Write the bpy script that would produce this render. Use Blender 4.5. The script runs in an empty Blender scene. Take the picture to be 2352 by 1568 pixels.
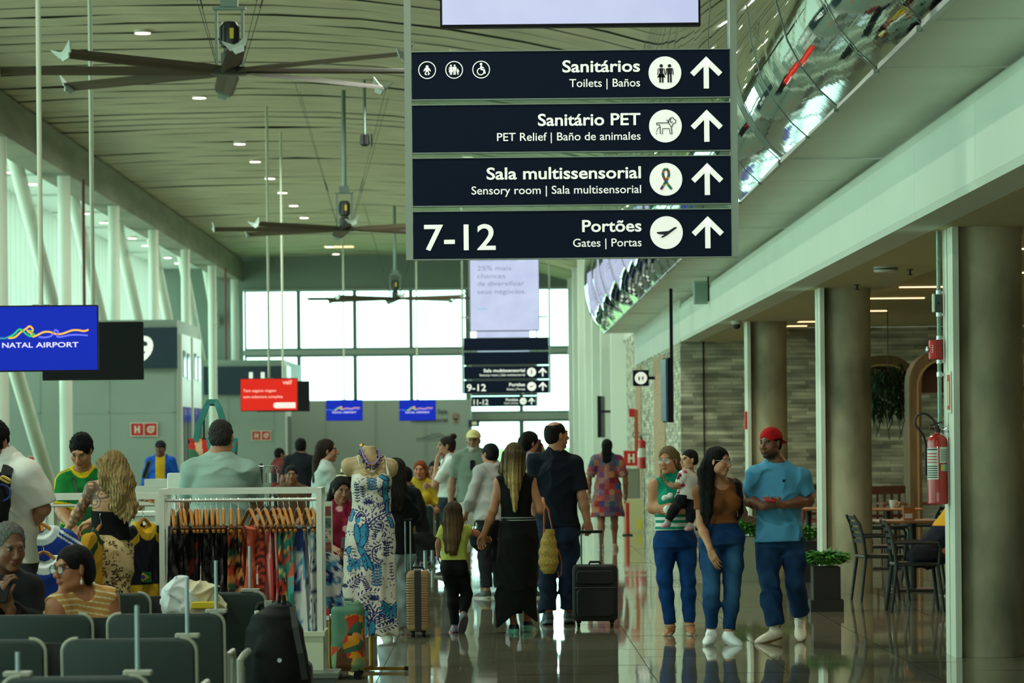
import bpy, bmesh, math, random
import numpy as np
from mathutils import Vector, Matrix
random.seed(7); np.random.seed(7)
C = bpy.context.scene.collection
SC = bpy.context.scene
PI = math.pi

# ------------------------------------------------------------------ camera
F = 8200.0; VX, VY = 1140.0, 1005.0; ZC = 1.66; ROLL = .0095
cam_d = bpy.data.cameras.new('camera'); cam = bpy.data.objects.new('camera', cam_d); C.objects.link(cam)
cam_d.sensor_width = 36.0; cam_d.lens = F/2352*36.0
cam_d.shift_x = (1176-VX)/2352; cam_d.shift_y = (VY-784)/2352
cam_d.clip_end = 1000
cam.matrix_world = Matrix.Translation((0, 0, ZC)) @ Matrix.Rotation(PI/2, 4, 'X') @ Matrix.Rotation(-ROLL, 4, 'Z')
cam_d.dof.use_dof = True; cam_d.dof.focus_distance = 25.0; cam_d.dof.aperture_fstop = 6.3
SC.camera = cam
SC.view_settings.view_transform = 'Standard'; SC.view_settings.look = 'None'
SC.view_settings.gamma = 1.0; SC.view_settings.use_curve_mapping = False
SC.view_settings.exposure = -0.18
SC.cycles.use_denoising = True
SC.cycles.max_bounces = 7; SC.cycles.diffuse_bounces = 4; SC.cycles.glossy_bounces = 4; SC.cycles.transparent_max_bounces = 8
SC.cycles.caustics_reflective = False; SC.cycles.caustics_refractive = False
SC.cycles.sample_clamp_indirect = 4.0

# ------------------------------------------------------------------ daylight
w = bpy.data.worlds.new('world'); SC.world = w; w.use_nodes = True
bg = w.node_tree.nodes['Background']
_N, _L = w.node_tree.nodes, w.node_tree.links
_tc = _N.new('ShaderNodeTexCoord'); _sp = _N.new('ShaderNodeSeparateXYZ'); _L.new(_tc.outputs['Generated'], _sp.inputs[0])
_mr = _N.new('ShaderNodeMapRange'); _mr.inputs['From Min'].default_value = -.03; _mr.inputs['From Max'].default_value = .0
_L.new(_sp.outputs['Z'], _mr.inputs['Value'])
_mx = _N.new('ShaderNodeMix'); _mx.data_type = 'RGBA'; _L.new(_mr.outputs['Result'], _mx.inputs[0])
_mx.inputs[6].default_value = (1.0, 1.16, .98, 1)      # added glow below the horizon, as if from sunlit ground, brightens the ceiling
_mx.inputs[7].default_value = (.73, 1.0, .93, 1)        # bright overcast sky
_L.new(_mx.outputs[2], bg.inputs['Color'])
bg.inputs['Strength'].default_value = 5.2

def area(name, loc, rot, sx, sy, power, col):
    d = bpy.data.lights.new(name, 'AREA'); d.shape = 'RECTANGLE'; d.size = sx; d.size_y = sy
    d.energy = power; d.color = col
    o = bpy.data.objects.new(name, d); C.objects.link(o); o.location = loc; o.rotation_euler = rot
    return o

for _x in (-6.05, -.62):                                # the rows of ceiling downlights
    for _k in range(13):
        _a = area('downlight_lamp', (_x, -2+11.7*_k, 8.2), (0, 0, 0), .24, .24, 260, (.93, 1, .84)); _a.data.shape = 'DISK'
for _x, _y in ((5.6, 31), (5.3, 43), (4.9, 53)):        # warm bars of the cafe
    area('cafe_lamp', (_x, _y, 3.36), (0, 0, 0), 2.4, .3, 70, (1, .74, .46))

# ------------------------------------------------------------------ helpers
def lin(c):
    return tuple(((v/255)/12.92 if v/255 <= .04045 else ((v/255+.055)/1.055)**2.4) for v in c)
def P(px, py, Y):
    'world point seen at photo pixel (px, py) at distance Y down the hall'
    dx, du = px-VX, VY-py
    c, s = math.cos(ROLL), math.sin(ROLL)
    return Vector((Y/F*(dx*c+du*s), Y, ZC+Y/F*(-dx*s+du*c)))
def scale_at(Y): return F/Y

MATS = {}
def nodes_of(m):
    m.use_nodes = True
    return m.node_tree.nodes, m.node_tree.links, m.node_tree.nodes['Principled BSDF']
def mat(key, col=(128, 128, 128), rough=.55, metal=0.0, vary=0.0, vscale=4.0, stretch=(1, 1, 1), bump=0.0, bscale=30.0, spec=.5,
        col2=None, emit=0.0, glow=False, sheen=0.0, alpha=1.0, vcol=False, coat=0.0, contrast=(.35, .65), bstretch=(1, 1, 1), detail=4.0):
    if key in MATS: return MATS[key]
    if col == (128, 128, 128) and not vcol: print('UNSET', key)
    m = bpy.data.materials.new(key); N, L, B = nodes_of(m)
    c = lin(col)
    B.inputs['Base Color'].default_value = (*c, 1)
    B.inputs['Roughness'].default_value = rough; B.inputs['Metallic'].default_value = metal
    B.inputs['Specular IOR Level'].default_value = spec
    if sheen: B.inputs['Sheen Weight'].default_value = sheen
    if coat: B.inputs['Coat Weight'].default_value = coat
    tc = N.new('ShaderNodeTexCoord')
    def noise(scale, st, det=detail):
        mp = N.new('ShaderNodeMapping'); mp.inputs['Scale'].default_value = st
        L.new(tc.outputs['Object'], mp.inputs['Vector'])
        n = N.new('ShaderNodeTexNoise'); n.inputs['Scale'].default_value = scale; n.inputs['Detail'].default_value = det
        L.new(mp.outputs['Vector'], n.inputs['Vector']); return n
    src = None
    if vcol:
        a = N.new('ShaderNodeAttribute'); a.attribute_name = 'Col'; src = a.outputs['Color']
    if vary or col2:
        n = noise(vscale, stretch)
        r = N.new('ShaderNodeMapRange'); r.inputs['From Min'].default_value = contrast[0]; r.inputs['From Max'].default_value = contrast[1]
        L.new(n.outputs['Fac'], r.inputs['Value'])
        mx = N.new('ShaderNodeMix'); mx.data_type = 'RGBA'
        L.new(r.outputs['Result'], mx.inputs['Factor'])
        if vcol:
            mx.blend_type = 'MULTIPLY'
            mx.inputs['Factor'].default_value = 1.0
            L.new(src, mx.inputs[6]); mx.inputs[7].default_value = (1-vary, 1-vary, 1-vary, 1)
        else:
            c2 = lin(col2) if col2 else tuple(v*(1-vary) for v in c)
            mx.inputs[6].default_value = (*c, 1); mx.inputs[7].default_value = (*c2, 1)
        src = mx.outputs[2]
    if src is not None: L.new(src, B.inputs['Base Color'])
    if bump:
        n = noise(bscale, bstretch)
        b = N.new('ShaderNodeBump'); b.inputs['Strength'].default_value = bump; b.inputs['Distance'].default_value = .02
        L.new(n.outputs['Fac'], b.inputs['Height']); L.new(b.outputs['Normal'], B.inputs['Normal'])
    if emit:
        if src is not None: L.new(src, B.inputs['Emission Color'])
        else: B.inputs['Emission Color'].default_value = (*c, 1)
        if glow:
            for l in list(B.inputs['Base Color'].links): L.remove(l)
            B.inputs['Base Color'].default_value = (.006, .006, .008, 1)
        B.inputs['Emission Strength'].default_value = emit; m.cycles.emission_sampling = 'NONE'
    MATS[key] = m
    return m
def vmat(key, rough=.6, **k): return mat(key, rough=rough, vcol=True, **k)

class MB:
    def __init__(s): s.v = []; s.f = []; s.m = []; s.mi = 0
    def add(s, vs, fs):
        o = len(s.v); s.v.extend([tuple(v) for v in vs])
        for f in fs: s.f.append(tuple(i+o for i in f)); s.m.append(s.mi)
        return s
    def box(s, c, d, rz=0, M=None):
        x, y, z = d[0]/2, d[1]/2, d[2]/2
        vs = [Vector((sx*x, sy*y, sz*z)) for sx in (-1, 1) for sy in (-1, 1) for sz in (-1, 1)]
        R = M if M is not None else Matrix.Rotation(rz, 3, 'Z')
        vs = [R @ v + Vector(c) for v in vs]
        return s.add(vs, [(0, 1, 3, 2), (4, 6, 7, 5), (0, 4, 5, 1), (2, 3, 7, 6), (0, 2, 6, 4), (1, 5, 7, 3)])
    def bx(s, x0, x1, y0, y1, z0, z1): return s.box(((x0+x1)/2, (y0+y1)/2, (z0+z1)/2), (x1-x0, y1-y0, z1-z0))
    def rbox(s, c, d, r=.02, M=None, seg=3, axis=1):
        'box with rounded corners in the plane across the given axis (0 x, 1 y, 2 z)'
        a = [i for i in range(3) if i != axis]
        hx, hy = d[a[0]]/2, d[a[1]]/2; r = min(r, hx*.99, hy*.99)
        ring = []
        for q, (cx, cy) in enumerate([(hx-r, hy-r), (-hx+r, hy-r), (-hx+r, -hy+r), (hx-r, -hy+r)]):
            for k in range(seg+1):
                t = PI/2*(q+k/seg); ring.append((cx+r*math.cos(t), cy+r*math.sin(t)))
        n = len(ring); e = min(r*.35, d[axis]*.3)
        vs = []
        for off, sh in ((-.5, e), (-.5, 0), (.5, 0), (.5, e)):
            for (u, w_) in ring:
                p = [0, 0, 0]
                fu = (abs(u)-sh)*(1 if u > 0 else -1); fw = (abs(w_)-sh)*(1 if w_ > 0 else -1)
                p[a[0]] = fu; p[a[1]] = fw
                dd = d[axis]*off
                if sh == 0: dd = (d[axis]/2-e)*(1 if off > 0 else -1)
                p[axis] = dd; vs.append(Vector(p))
        R = M if M is not None else Matrix.Identity(3)
        vs = [R @ v + Vector(c) for v in vs]
        fs = []
        for k in range(3):
            for i in range(n):
                j = (i+1) % n; fs.append((k*n+i, k*n+j, (k+1)*n+j, (k+1)*n+i))
        fs.append(tuple(reversed(range(n)))); fs.append(tuple(range(3*n, 4*n)))
        return s.add(vs, fs)
    def tube(s, pts, r, n=10, cap=True):
        pts = [Vector(p) for p in pts]; k = len(pts)
        rs = r if isinstance(r, (list, tuple)) else [r]*k
        vs = []; prev = None
        for i, p in enumerate(pts):
            t = (pts[min(i+1, k-1)]-pts[max(i-1, 0)]).normalized()
            if prev is None:
                u = t.cross(Vector((0, 0, 1)));
                if u.length < .1: u = t.cross(Vector((0, 1, 0)))
            else: u = prev-t*prev.dot(t)
            u.normalize(); prev = u; v = t.cross(u)
            for j in range(n):
                a = 2*PI*j/n; vs.append(p+(u*math.cos(a)+v*math.sin(a))*rs[i])
        fs = [(i*n+j, i*n+(j+1) % n, (i+1)*n+(j+1) % n, (i+1)*n+j) for i in range(k-1) for j in range(n)]
        if cap: fs += [tuple(reversed(range(n))), tuple(range((k-1)*n, k*n))]
        return s.add(vs, fs)
    def lathe(s, prof, c=(0, 0, 0), n=24, M=None):
        vs = []; k = len(prof)
        for (r, z) in prof:
            for j in range(n):
                a = 2*PI*j/n; v = Vector((r*math.cos(a), r*math.sin(a), z))
                vs.append((M @ v if M is not None else v)+Vector(c))
        fs = [(i*n+j, i*n+(j+1) % n, (i+1)*n+(j+1) % n, (i+1)*n+j) for i in range(k-1) for j in range(n)]
        fs += [tuple(reversed(range(n))), tuple(range((k-1)*n, k*n))]
        return s.add(vs, fs)
    def prism(s, poly, y0, y1, org=(0, 0, 0), ax=(Vector((1, 0, 0)), Vector((0, 0, 1)), Vector((0, 1, 0)))):
        'polygon in (u, v) extruded from y0 to y1 along the third axis'
        n = len(poly); O = Vector(org)
        vs = [O+ax[0]*u+ax[1]*v+ax[2]*y0 for u, v in poly]+[O+ax[0]*u+ax[1]*v+ax[2]*y1 for u, v in poly]
        fs = [tuple(range(n)), tuple(reversed(range(n, 2*n)))]+[(i, n+i, n+(i+1) % n, (i+1) % n) for i in range(n)]
        return s.add(vs, fs)
    def ribbon(s, pts, hw, up=(0, 1, 0), th=.004):
        'flat strip along pts, half width hw, thickness th along up'
        pts = [Vector(p) for p in pts]; up = Vector(up).normalized(); k = len(pts); vs = []
        for i, p in enumerate(pts):
            t = (pts[min(i+1, k-1)]-pts[max(i-1, 0)]).normalized(); sd = t.cross(up).normalized()
            h = hw[i] if isinstance(hw, (list, tuple)) else hw
            vs += [p+sd*h-up*th/2, p-sd*h-up*th/2, p-sd*h+up*th/2, p+sd*h+up*th/2]
        fs = []
        for i in range(k-1):
            for j in range(4): fs.append((i*4+j, i*4+(j+1) % 4, i*4+4+(j+1) % 4, i*4+4+j))
        fs += [(3, 2, 1, 0), (4*k-4, 4*k-3, 4*k-2, 4*k-1)]
        return s.add(vs, fs)
    def build(s, name, mats, parent=None, loc=None, smooth=False, rz=0):
        me = bpy.data.meshes.new(name); me.from_pydata(s.v, [], s.f)
        for m in (mats if isinstance(mats, (list, tuple)) else [mats]): me.materials.append(m)
        if len(me.materials) > 1: me.polygons.foreach_set('material_index', s.m)
        bm = bmesh.new(); bm.from_mesh(me); bmesh.ops.recalc_face_normals(bm, faces=bm.faces); bm.to_mesh(me); bm.free()
        if smooth:
            me.polygons.foreach_set('use_smooth', [True]*len(me.polygons))
            try: me.set_sharp_from_angle(angle=math.radians(40))
            except Exception: pass
        o = bpy.data.objects.new(name, me); C.objects.link(o)
        if parent: o.parent = parent
        if loc is not None: o.location = loc
        if rz: o.rotation_euler = (0, 0, rz)
        return o
def tag(o, label, cat, group=None, kind=None):
    o['label'] = label; o['category'] = cat
    if group: o['group'] = group
    if kind: o['kind'] = kind
    return o
def thing(name, label, cat, loc=(0, 0, 0), rz=0, group=None):
    o = bpy.data.objects.new(name, None); C.objects.link(o); o.location = loc; o.rotation_euler = (0, 0, rz)
    o.empty_display_size = .1
    return tag(o, label, cat, group)
def struct(o): o['kind'] = 'structure'; return o
def copy_tree(o, parent=None):
    c = o.copy(); C.objects.link(c)
    if parent: c.parent = parent
    for ch in list(o.children): copy_tree(ch, c)
    return c
def dup(o, loc, label, group=None, rz=None):
    c = copy_tree(o); c.location = loc; c['label'] = label
    if group: c['group'] = group
    if rz is not None: c.rotation_euler = (0, 0, rz)
    return c

_tc = {}
def text_mesh(s, bold=0.0):
    k = (s, bold)
    if k in _tc: return _tc[k]
    cu = bpy.data.curves.new('t', 'FONT'); cu.body = s; cu.size = 1.0; cu.offset = bold; cu.resolution_u = 4
    o = bpy.data.objects.new('t', cu); C.objects.link(o)
    dg = bpy.context.evaluated_depsgraph_get()
    me = o.evaluated_get(dg).to_mesh()
    vs = [tuple(v.co) for v in me.vertices]; fs = [tuple(p.vertices) for p in me.polygons]
    o.evaluated_get(dg).to_mesh_clear(); C.objects.unlink(o); bpy.data.objects.remove(o); bpy.data.curves.remove(cu)
    _tc[k] = (vs, fs); return _tc[k]
def put_text(mb, s, org, width, height=None, bold=0.0, ux=Vector((1, 0, 0)), uz=Vector((0, 0, 1)), align='l', cap=.729):
    'lettering, org = left (or right/centre) end of its base line, width across; height = cap height'
    vs, fs = text_mesh(s, bold)
    xs = [v[0] for v in vs]; x0, x1 = min(xs), max(xs)
    sx = width/(x1-x0); sz = height/cap if height else sx
    off = {'l': -x0, 'r': -x1, 'c': -(x0+x1)/2}[align]
    mb.add([Vector(org)+ux*((v[0]+off)*sx)+uz*(v[1]*sz) for v in vs], fs)

# ------------------------------------------------------------------ smooth bodies from blended rounded shapes
def smin(a, b, k):
    if k <= 0: return np.minimum(a, b)
    h = np.maximum(k-np.abs(a-b), 0)/k
    return np.minimum(a, b)-h*h*k*.25
def smax(a, b, k): return -smin(-a, -b, k)
def V(*a): return np.array(a, dtype=np.float64)
class RC:          # tapered limb with round ends
    def __init__(s, a, b, ra, rb, k=.02): s.a = np.array(a, float); s.b = np.array(b, float); s.ra = ra; s.rb = rb; s.k = k
    def bbox(s):
        return np.minimum(s.a-s.ra, s.b-s.rb), np.maximum(s.a+s.ra, s.b+s.rb)
    def d(s, p):
        ab = s.b-s.a; l2 = ab@ab+1e-9
        t = np.clip(((p-s.a)@ab)/l2, 0, 1)
        q = p-s.a-t[..., None]*ab
        return np.sqrt((q*q).sum(-1))-(s.ra+(s.rb-s.ra)*t)
    def grow(s, g, k=None): return RC(s.a, s.b, s.ra+g, s.rb+g, s.k if k is None else k)
class EL:          # ellipsoid; M rows = local axes in world
    def __init__(s, c, r, M=None, k=.02): s.c = np.array(c, float); s.r = np.array(r, float); s.M = np.eye(3) if M is None else np.array(M, float); s.k = k
    def bbox(s):
        e = np.sqrt((((s.M.T)*s.r)**2).sum(1)); return s.c-e, s.c+e
    def d(s, p):
        q = (p-s.c)@s.M.T
        k0 = np.sqrt(((q/s.r)**2).sum(-1)); k1 = np.sqrt(((q/s.r**2)**2).sum(-1))+1e-9
        return k0*(k0-1)/k1
    def grow(s, g, k=None): return EL(s.c, s.r+g, s.M, s.k if k is None else k)
class LOFT:        # trunk: half widths along an axis. rows (t, rx, ry, ox, oy); M rows = right, forward, up
    def __init__(s, o, M, rows, k=.02, top=True, pw=2.0):
        s.o = np.array(o, float); s.M = np.array(M, float); s.rows = np.array([tuple(r)+(0,)*(5-len(r)) for r in rows], float); s.k = k; s.pw = pw
    def bbox(s):
        R = s.rows; mx = max(R[:, 1].max(), R[:, 2].max())+np.abs(R[:, 3:]).max()
        pts = [s.o+s.M[2]*R[0, 0], s.o+s.M[2]*R[-1, 0]]
        return np.min(pts, 0)-mx, np.max(pts, 0)+mx
    def d(s, p):
        q = (p-s.o)@s.M.T; R = s.rows; z = q[..., 2]
        zz = np.clip(z, R[0, 0], R[-1, 0])
        # smooth interpolation between rows
        i = np.clip(np.searchsorted(R[:, 0], zz)-1, 0, len(R)-2)
        t = (zz-R[i, 0])/(R[i+1, 0]-R[i, 0]); t = t*t*(3-2*t)*.6+t*.4
        g = lambda c: R[i, c]+(R[i+1, c]-R[i, c])*t
        rx, ry, ox, oy = g(1), g(2), g(3), g(4)
        x = np.abs(q[..., 0]-ox)/rx; y = np.abs(q[..., 1]-oy)/ry
        r = (x**s.pw+y**s.pw)**(1/s.pw)
        d = (r-1)*np.minimum(rx, ry)
        dz = np.maximum(R[0, 0]-z, z-R[-1, 0])
        return np.maximum(d, dz)
    def grow(s, g, k=None):
        R = s.rows.copy(); R[:, 1:3] += g
        return LOFT(s.o, s.M, R, s.k if k is None else k, pw=s.pw)
class CUT:         # a shape ended by a flat plane (sleeve cuff, trouser hem)
    def __init__(s, p, c, n): s.p = p; s.c = np.array(c, float); s.n = np.array(n, float); s.k = p.k
    def bbox(s): return s.p.bbox()
    def d(s, q): return np.maximum(s.p.d(q), (q-s.c)@s.n)
def surface(prims, h, cut=None, noise=None, pad=.02, subs=()):
    'one continuous skin over the blended shapes, as (verts, quads)'
    bb = [p.bbox() for p in prims]
    lo = np.min([b[0] for b in bb], 0)-pad; hi = np.max([b[1] for b in bb], 0)+pad
    n = np.ceil((hi-lo)/h).astype(int)+1
    D = np.full(n, .5, np.float32)
    ax = [lo[i]+h*np.arange(n[i]) for i in range(3)]
    def sub(b, m):
        i0 = np.clip(np.floor((b[0]-m-lo)/h).astype(int), 0, n); i1 = np.clip(np.ceil((b[1]+m-lo)/h).astype(int)+1, 0, n)
        sl = tuple(slice(a, c) for a, c in zip(i0, i1))
        g = np.stack(np.meshgrid(*[ax[i][sl[i]] for i in range(3)], indexing='ij'), -1)
        return sl, g
    for p, b in zip(prims, bb):
        sl, g = sub(b, max(p.k, 2*h)+h)
        if 0 in g.shape: continue
        D[sl] = smin(D[sl], p.d(g), p.k)
    for p in subs:
        sl, g = sub(p.bbox(), max(p.k, 2*h)+h)
        if 0 in g.shape: continue
        D[sl] = smax(D[sl], -p.d(g), p.k)
    if cut is not None or noise is not None:
        idx = np.argwhere(np.abs(D) < .12)
        g = lo+h*idx
        d = D[tuple(idx.T)]
        if noise is not None: d = d+noise(g)
        if cut is not None: d = np.maximum(d, cut(g))
        D[tuple(idx.T)] = d
    # surface nets
    S = D < 0
    c = np.zeros(tuple(n-1), np.int8)
    for i in (0, 1):
        for j in (0, 1):
            for k in (0, 1): c += S[i:n[0]-1+i, j:n[1]-1+j, k:n[2]-1+k]
    act = (c > 0) & (c < 8)
    cells = np.argwhere(act)
    if len(cells) == 0: return np.zeros((0, 3)), np.zeros((0, 4), int)
    vid = np.full(tuple(n-1), -1, np.int64); vid[tuple(cells.T)] = np.arange(len(cells))
    corners = [(i, j, k) for i in (0, 1) for j in (0, 1) for k in (0, 1)]
    acc = np.zeros((len(cells), 3)); cnt = np.zeros(len(cells))
    for a in range(8):
        for b_ in range(a+1, 8):
            A, B = corners[a], corners[b_]
            if sum(abs(A[i]-B[i]) for i in range(3)) != 1: continue
            da = D[tuple((cells+A).T)]; db = D[tuple((cells+B).T)]
            m = (da < 0) != (db < 0)
            t = np.where(m, da/(da-db+1e-20), 0)
            pt = np.array(A)+t[:, None]*(np.array(B)-np.array(A))
            acc += pt*m[:, None]; cnt += m
    V_ = lo+h*(cells+acc/cnt[:, None])
    quads = []
    for axn in range(3):
        sl0 = [slice(None)]*3; sl1 = [slice(None)]*3
        sl0[axn] = slice(0, n[axn]-1); sl1[axn] = slice(1, n[axn])
        e = np.argwhere(S[tuple(sl0)] != S[tuple(sl1)])
        o1, o2 = [i for i in range(3) if i != axn]
        ok = (e[:, o1] > 0) & (e[:, o2] > 0) & (e[:, o1] < n[o1]-1) & (e[:, o2] < n[o2]-1)
        e = e[ok]; flip = S[tuple(e.T)]
        def q(a, b_):
            x = e.copy(); x[:, o1] -= a; x[:, o2] -= b_; return vid[tuple(x.T)]
        Q = np.stack([q(0, 0), q(1, 0), q(1, 1), q(0, 1)], 1)
        if axn == 1: flip = ~flip
        Q[~flip] = Q[~flip][:, ::-1]
        quads.append(Q)
    return V_, np.concatenate(quads)
def sdf_obj(name, prims, h, material, parent=None, loc=(0, 0, 0), color=None, cut=None, noise=None, subs=(), extra=None, smooth_it=1):
    vs, qs = surface(prims, h, cut, noise, subs=subs)
    for it in range(smooth_it):       # light smoothing
        a = np.zeros_like(vs); c = np.zeros(len(vs))
        for k in range(4):
            i, j = qs[:, k], qs[:, (k+1) % 4]
            np.add.at(a, i, vs[j]); np.add.at(c, i, 1); np.add.at(a, j, vs[i]); np.add.at(c, j, 1)
        vs = vs*.6+.4*a/np.maximum(c, 1)[:, None]
    if extra is not None:             # more skins in the same mesh (finer hands)
        for (v2, q2) in extra:
            qs = np.concatenate([qs, q2+len(vs)]); vs = np.concatenate([vs, v2])
    me = bpy.data.meshes.new(name)
    me.vertices.add(len(vs)); me.vertices.foreach_set('co', vs.astype(np.float32).ravel())
    me.loops.add(len(qs)*4); me.loops.foreach_set('vertex_index', qs.astype(np.int32).ravel())
    me.polygons.add(len(qs)); me.polygons.foreach_set('loop_start', np.arange(0, len(qs)*4, 4, dtype=np.int32))
    me.polygons.foreach_set('use_smooth', np.ones(len(qs), bool))
    me.update(calc_edges=True); me.validate()
    me.materials.append(material)
    if color is not None:
        c = np.ones((len(vs), 4), np.float32); col = color(vs)
        c[:, :3] = col
        at = me.color_attributes.new('Col', 'FLOAT_COLOR', 'POINT'); at.data.foreach_set('color', c.ravel())
    o = bpy.data.objects.new(name, me); C.objects.link(o); o.location = loc
    if parent: o.parent = parent
    return o
def paint(base): return lambda p: np.tile(np.array(lin(base)), (len(p), 1))
def folds(amp=.004, f=28, seed=0, vert=.0):
    'creases: warped soft ridges, mostly running across (vert 0) or down (vert 1) the cloth'
    r = np.random.RandomState(seed+11); K = []
    for i in range(4):
        k = r.normal(size=3)*(V(.55, .55, 1) if vert < .5 else V(1, 1, .25)); K.append(k/np.linalg.norm(k)*f*r.uniform(.7, 1.6))
    ph = r.uniform(0, 6, 8)
    def n(p):
        wq = p+.045*np.sin(p[:, [2, 0, 1]]*13+ph[:3])+.02*np.sin(p[:, [1, 2, 0]]*31+ph[3:6])
        d = 0
        for i in range(4):
            m = .5+.5*np.sin(p@V(9, 7, 6)[[i % 3, (i+1) % 3, (i+2) % 3]]+ph[i+2])
            d = d+m*(1-np.abs(np.sin(wq@K[i]*.5+ph[i])))**2
        return -amp*(d-.5)
    return n
# ------------------------------------------------------------------ people
def unit(v): v = np.array(v, float); return v/(np.linalg.norm(v)+1e-12)
def head_frame(yaw, pitch=0, roll=0):
    'rows right, forward, up. yaw 0 looks down the hall, 180 to the camera, 90 to +X'
    y, p, r = map(math.radians, (yaw, pitch, roll))
    f = V(math.sin(y)*math.cos(p), math.cos(y)*math.cos(p), math.sin(p))
    rt = unit(np.cross(f, V(0, 0, 1))); u = np.cross(rt, f)
    rt, u = rt*math.cos(r)+u*math.sin(r), u*math.cos(r)-rt*math.sin(r)
    return np.array([rt, f, u])
class Frame:
    def __init__(s, c, M, k=1.0): s.c = np.array(c, float); s.M = M; s.k = k
    def w(s, x, y, z): return s.c+s.k*(V(x, y, z)@s.M)
    def el(s, c, r, k=.02, rot=None): return EL(s.w(*c), V(*r)*s.k, s.M if rot is None else rot@s.M, k*s.k)
    def rc(s, a, b, ra, rb, k=.02): return RC(s.w(*a), s.w(*b), ra*s.k, rb*s.k, k*s.k)
    def loc(s, p): return (p-s.c)@s.M.T/s.k
def rotz3(a): c, s_ = math.cos(a), math.sin(a); return np.array([[c, s_, 0], [-s_, c, 0], [0, 0, 1]])

def head_prims(h, fem=False, nose=1.0, jaw=1.0, baby=False):
    P_ = [h.el((0, -.018, .032), (.074, .094, .084), .02),
          h.el((0, .026, -.03), (.061*jaw, .062, .080), .03),
          h.el((0, .066, -.098), (.026*jaw, .022, .019), .03)]
    for s in (-1, 1):
        P_ += [h.el((s*.043*jaw, .014, -.070), (.025, .032, .026), .03),
               h.el((s*.036, .058, -.026), (.025, .024, .024), .025),
               h.el((s*.012, .100, -.034), (.009, .010, .008), .008),
               h.el((s*.0745, -.008, -.006), (.009, .019, .031), .006, rotz3(-s*.45))]
    P_ += [h.rc((-.034, .082, .030), (.034, .082, .030), .010, .010, .02),
           h.rc((0, .090, .014), (0, .112*.99, -.027), .008*nose, .0125*nose, .014),
           h.el((0, .0900, -.0575), (.021, .009, .0065), .012),
           h.el((0, .0890, -.0675), (.018, .0095, .0075), .012)]
    S = [h.el((s*.031, .102, .010), (.017, .014, .0105), .012) for s in (-1, 1)]
    E_ = [h.el((s*.031, .079, .009), (.0125, .0125, .0115), .002) for s in (-1, 1)]
    return P_, S, E_
def head_color(h, skin, hair, lips=None, beard=0.0, stubble=None):
    sk = np.array(lin(skin)); hr = np.array(lin(hair)); lp = np.array(lin(lips)) if lips else sk*V(.8, .5, .5)
    def f(p, c):
        q = h.loc(p)
        near = (np.abs(q) < .16).all(1)
        x, y, z = q.T; ax = np.abs(x)
        def mix(m, col, a=1.0):
            m = m & near; av = a[m][:, None] if hasattr(a, '__len__') else a; c[m] = c[m]*(1-av)+np.array(col)*av
        mix((ax < .05) & (y > .07) & (z > -.06) & (z < -.0), sk*V(1.06, .94, .9), .5)
        if beard: mix((y > .01) & ((z < -.075) | ((z < -.05) & (ax > .026)) | ((z < -.04) & (z > -.052) & (ax < .028) & (y > .08))) & (z > -.145), hr, beard*np.clip((-.045-z+.0)/.03, .25, 1)*np.clip((z+.145)/.03, 0, 1))
        mix(((x/.023)**2+((z+.0625)/.0115)**2 < 1) & (y > .075), lp, .75)
        mix((np.abs(z+.0625) < .0016) & (ax < .020) & (y > .08), lp*.45)
        ex = ax-.031
        mix(((ex/.0165)**2+((z-.009)/.0085)**2 < 1) & (y > .07), sk*.6)
        mix(((ex/.0135)**2+((z-.0075)/.0052)**2 < 1) & (y > .07), (.36, .34, .31))
        mix((ex**2+(z-.0085)**2 < .0058**2) & (y > .07), (.02, .012, .008))
        mix(((ex/.016)**2+((z-.0165)/.0028)**2 < 1) & (y > .07), (.03, .02, .015))
        mix((((ex-.002)/.020)**2+((z-.0315+.25*np.maximum(ex, 0))/.0048)**2 < 1) & (y > .05), hr*.6+sk*.15)
        return c
    return f
def hand_prims(wr, d, n, side, curl=.35, k=1.0, spread=1.0, thumb=.6):
    '''wr wrist, d pointing direction, n direction the palm faces, side +1 when the thumb sits on cross(d, n)'''
    d = unit(d); n = unit(np.array(n)-d*np.dot(n, d)); t = np.cross(d, n)*side
    w = np.array(wr, float); K = k; out = []
    W = lambda a, b, c: w+(d*a+t*b+n*c)*K
    out += [RC(W(-.02, 0, 0), W(.03, .004, 0), .024*K, .022*K, .015),
            RC(W(.028, .024, 0), W(.085, .026, 0), .014*K, .0125*K, .014), RC(W(.028, .006, 0), W(.088, .008, 0), .014*K, .0125*K, .014),
            RC(W(.028, -.010, 0), W(.085, -.010, 0), .014*K, .012*K, .014), RC(W(.03, -.022, 0), W(.076, -.027, 0), .0125*K, .011*K, .014)]
    L = [(.086, .028, .044, .027, .020), (.090, .009, .049, .031, .021), (.087, -.011, .045, .028, .020), (.078, -.029, .034, .021, .018)]
    for i, (a, b, l1, l2, l3) in enumerate(L):
        c = curl*(1+.14*i); p = W(a, b, 0); sp = (b-.0)*1.8*spread
        an = 0; r = .0086 if i < 3 else .0076
        for j, l in enumerate((l1, l2, l3)):
            an += c*(1.0 if j else .75)
            q = p+(d*math.cos(an)+t*sp*.35*math.cos(an)+n*math.sin(an))*l*K
            out.append(RC(p, q, (r-.0007*j)*K, (r-.0007*(j+1))*K, .003 if j else .005)); p = q
    b0 = W(.022, .026, .006); b1 = W(.050, .026+.026*thumb+.006, .014+.012*(1-thumb)); b2 = W(.078, .030+.034*thumb, .022+.02*(1-thumb)); b3 = W(.102, .030+.034*thumb, .026+.03*(1-thumb))
    out += [RC(b0, b1, .015*K, .0115*K, .012), RC(b1, b2, .0108*K, .0095*K, .004), RC(b2, b3, .0095*K, .0078*K, .003)]
    return out

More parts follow.
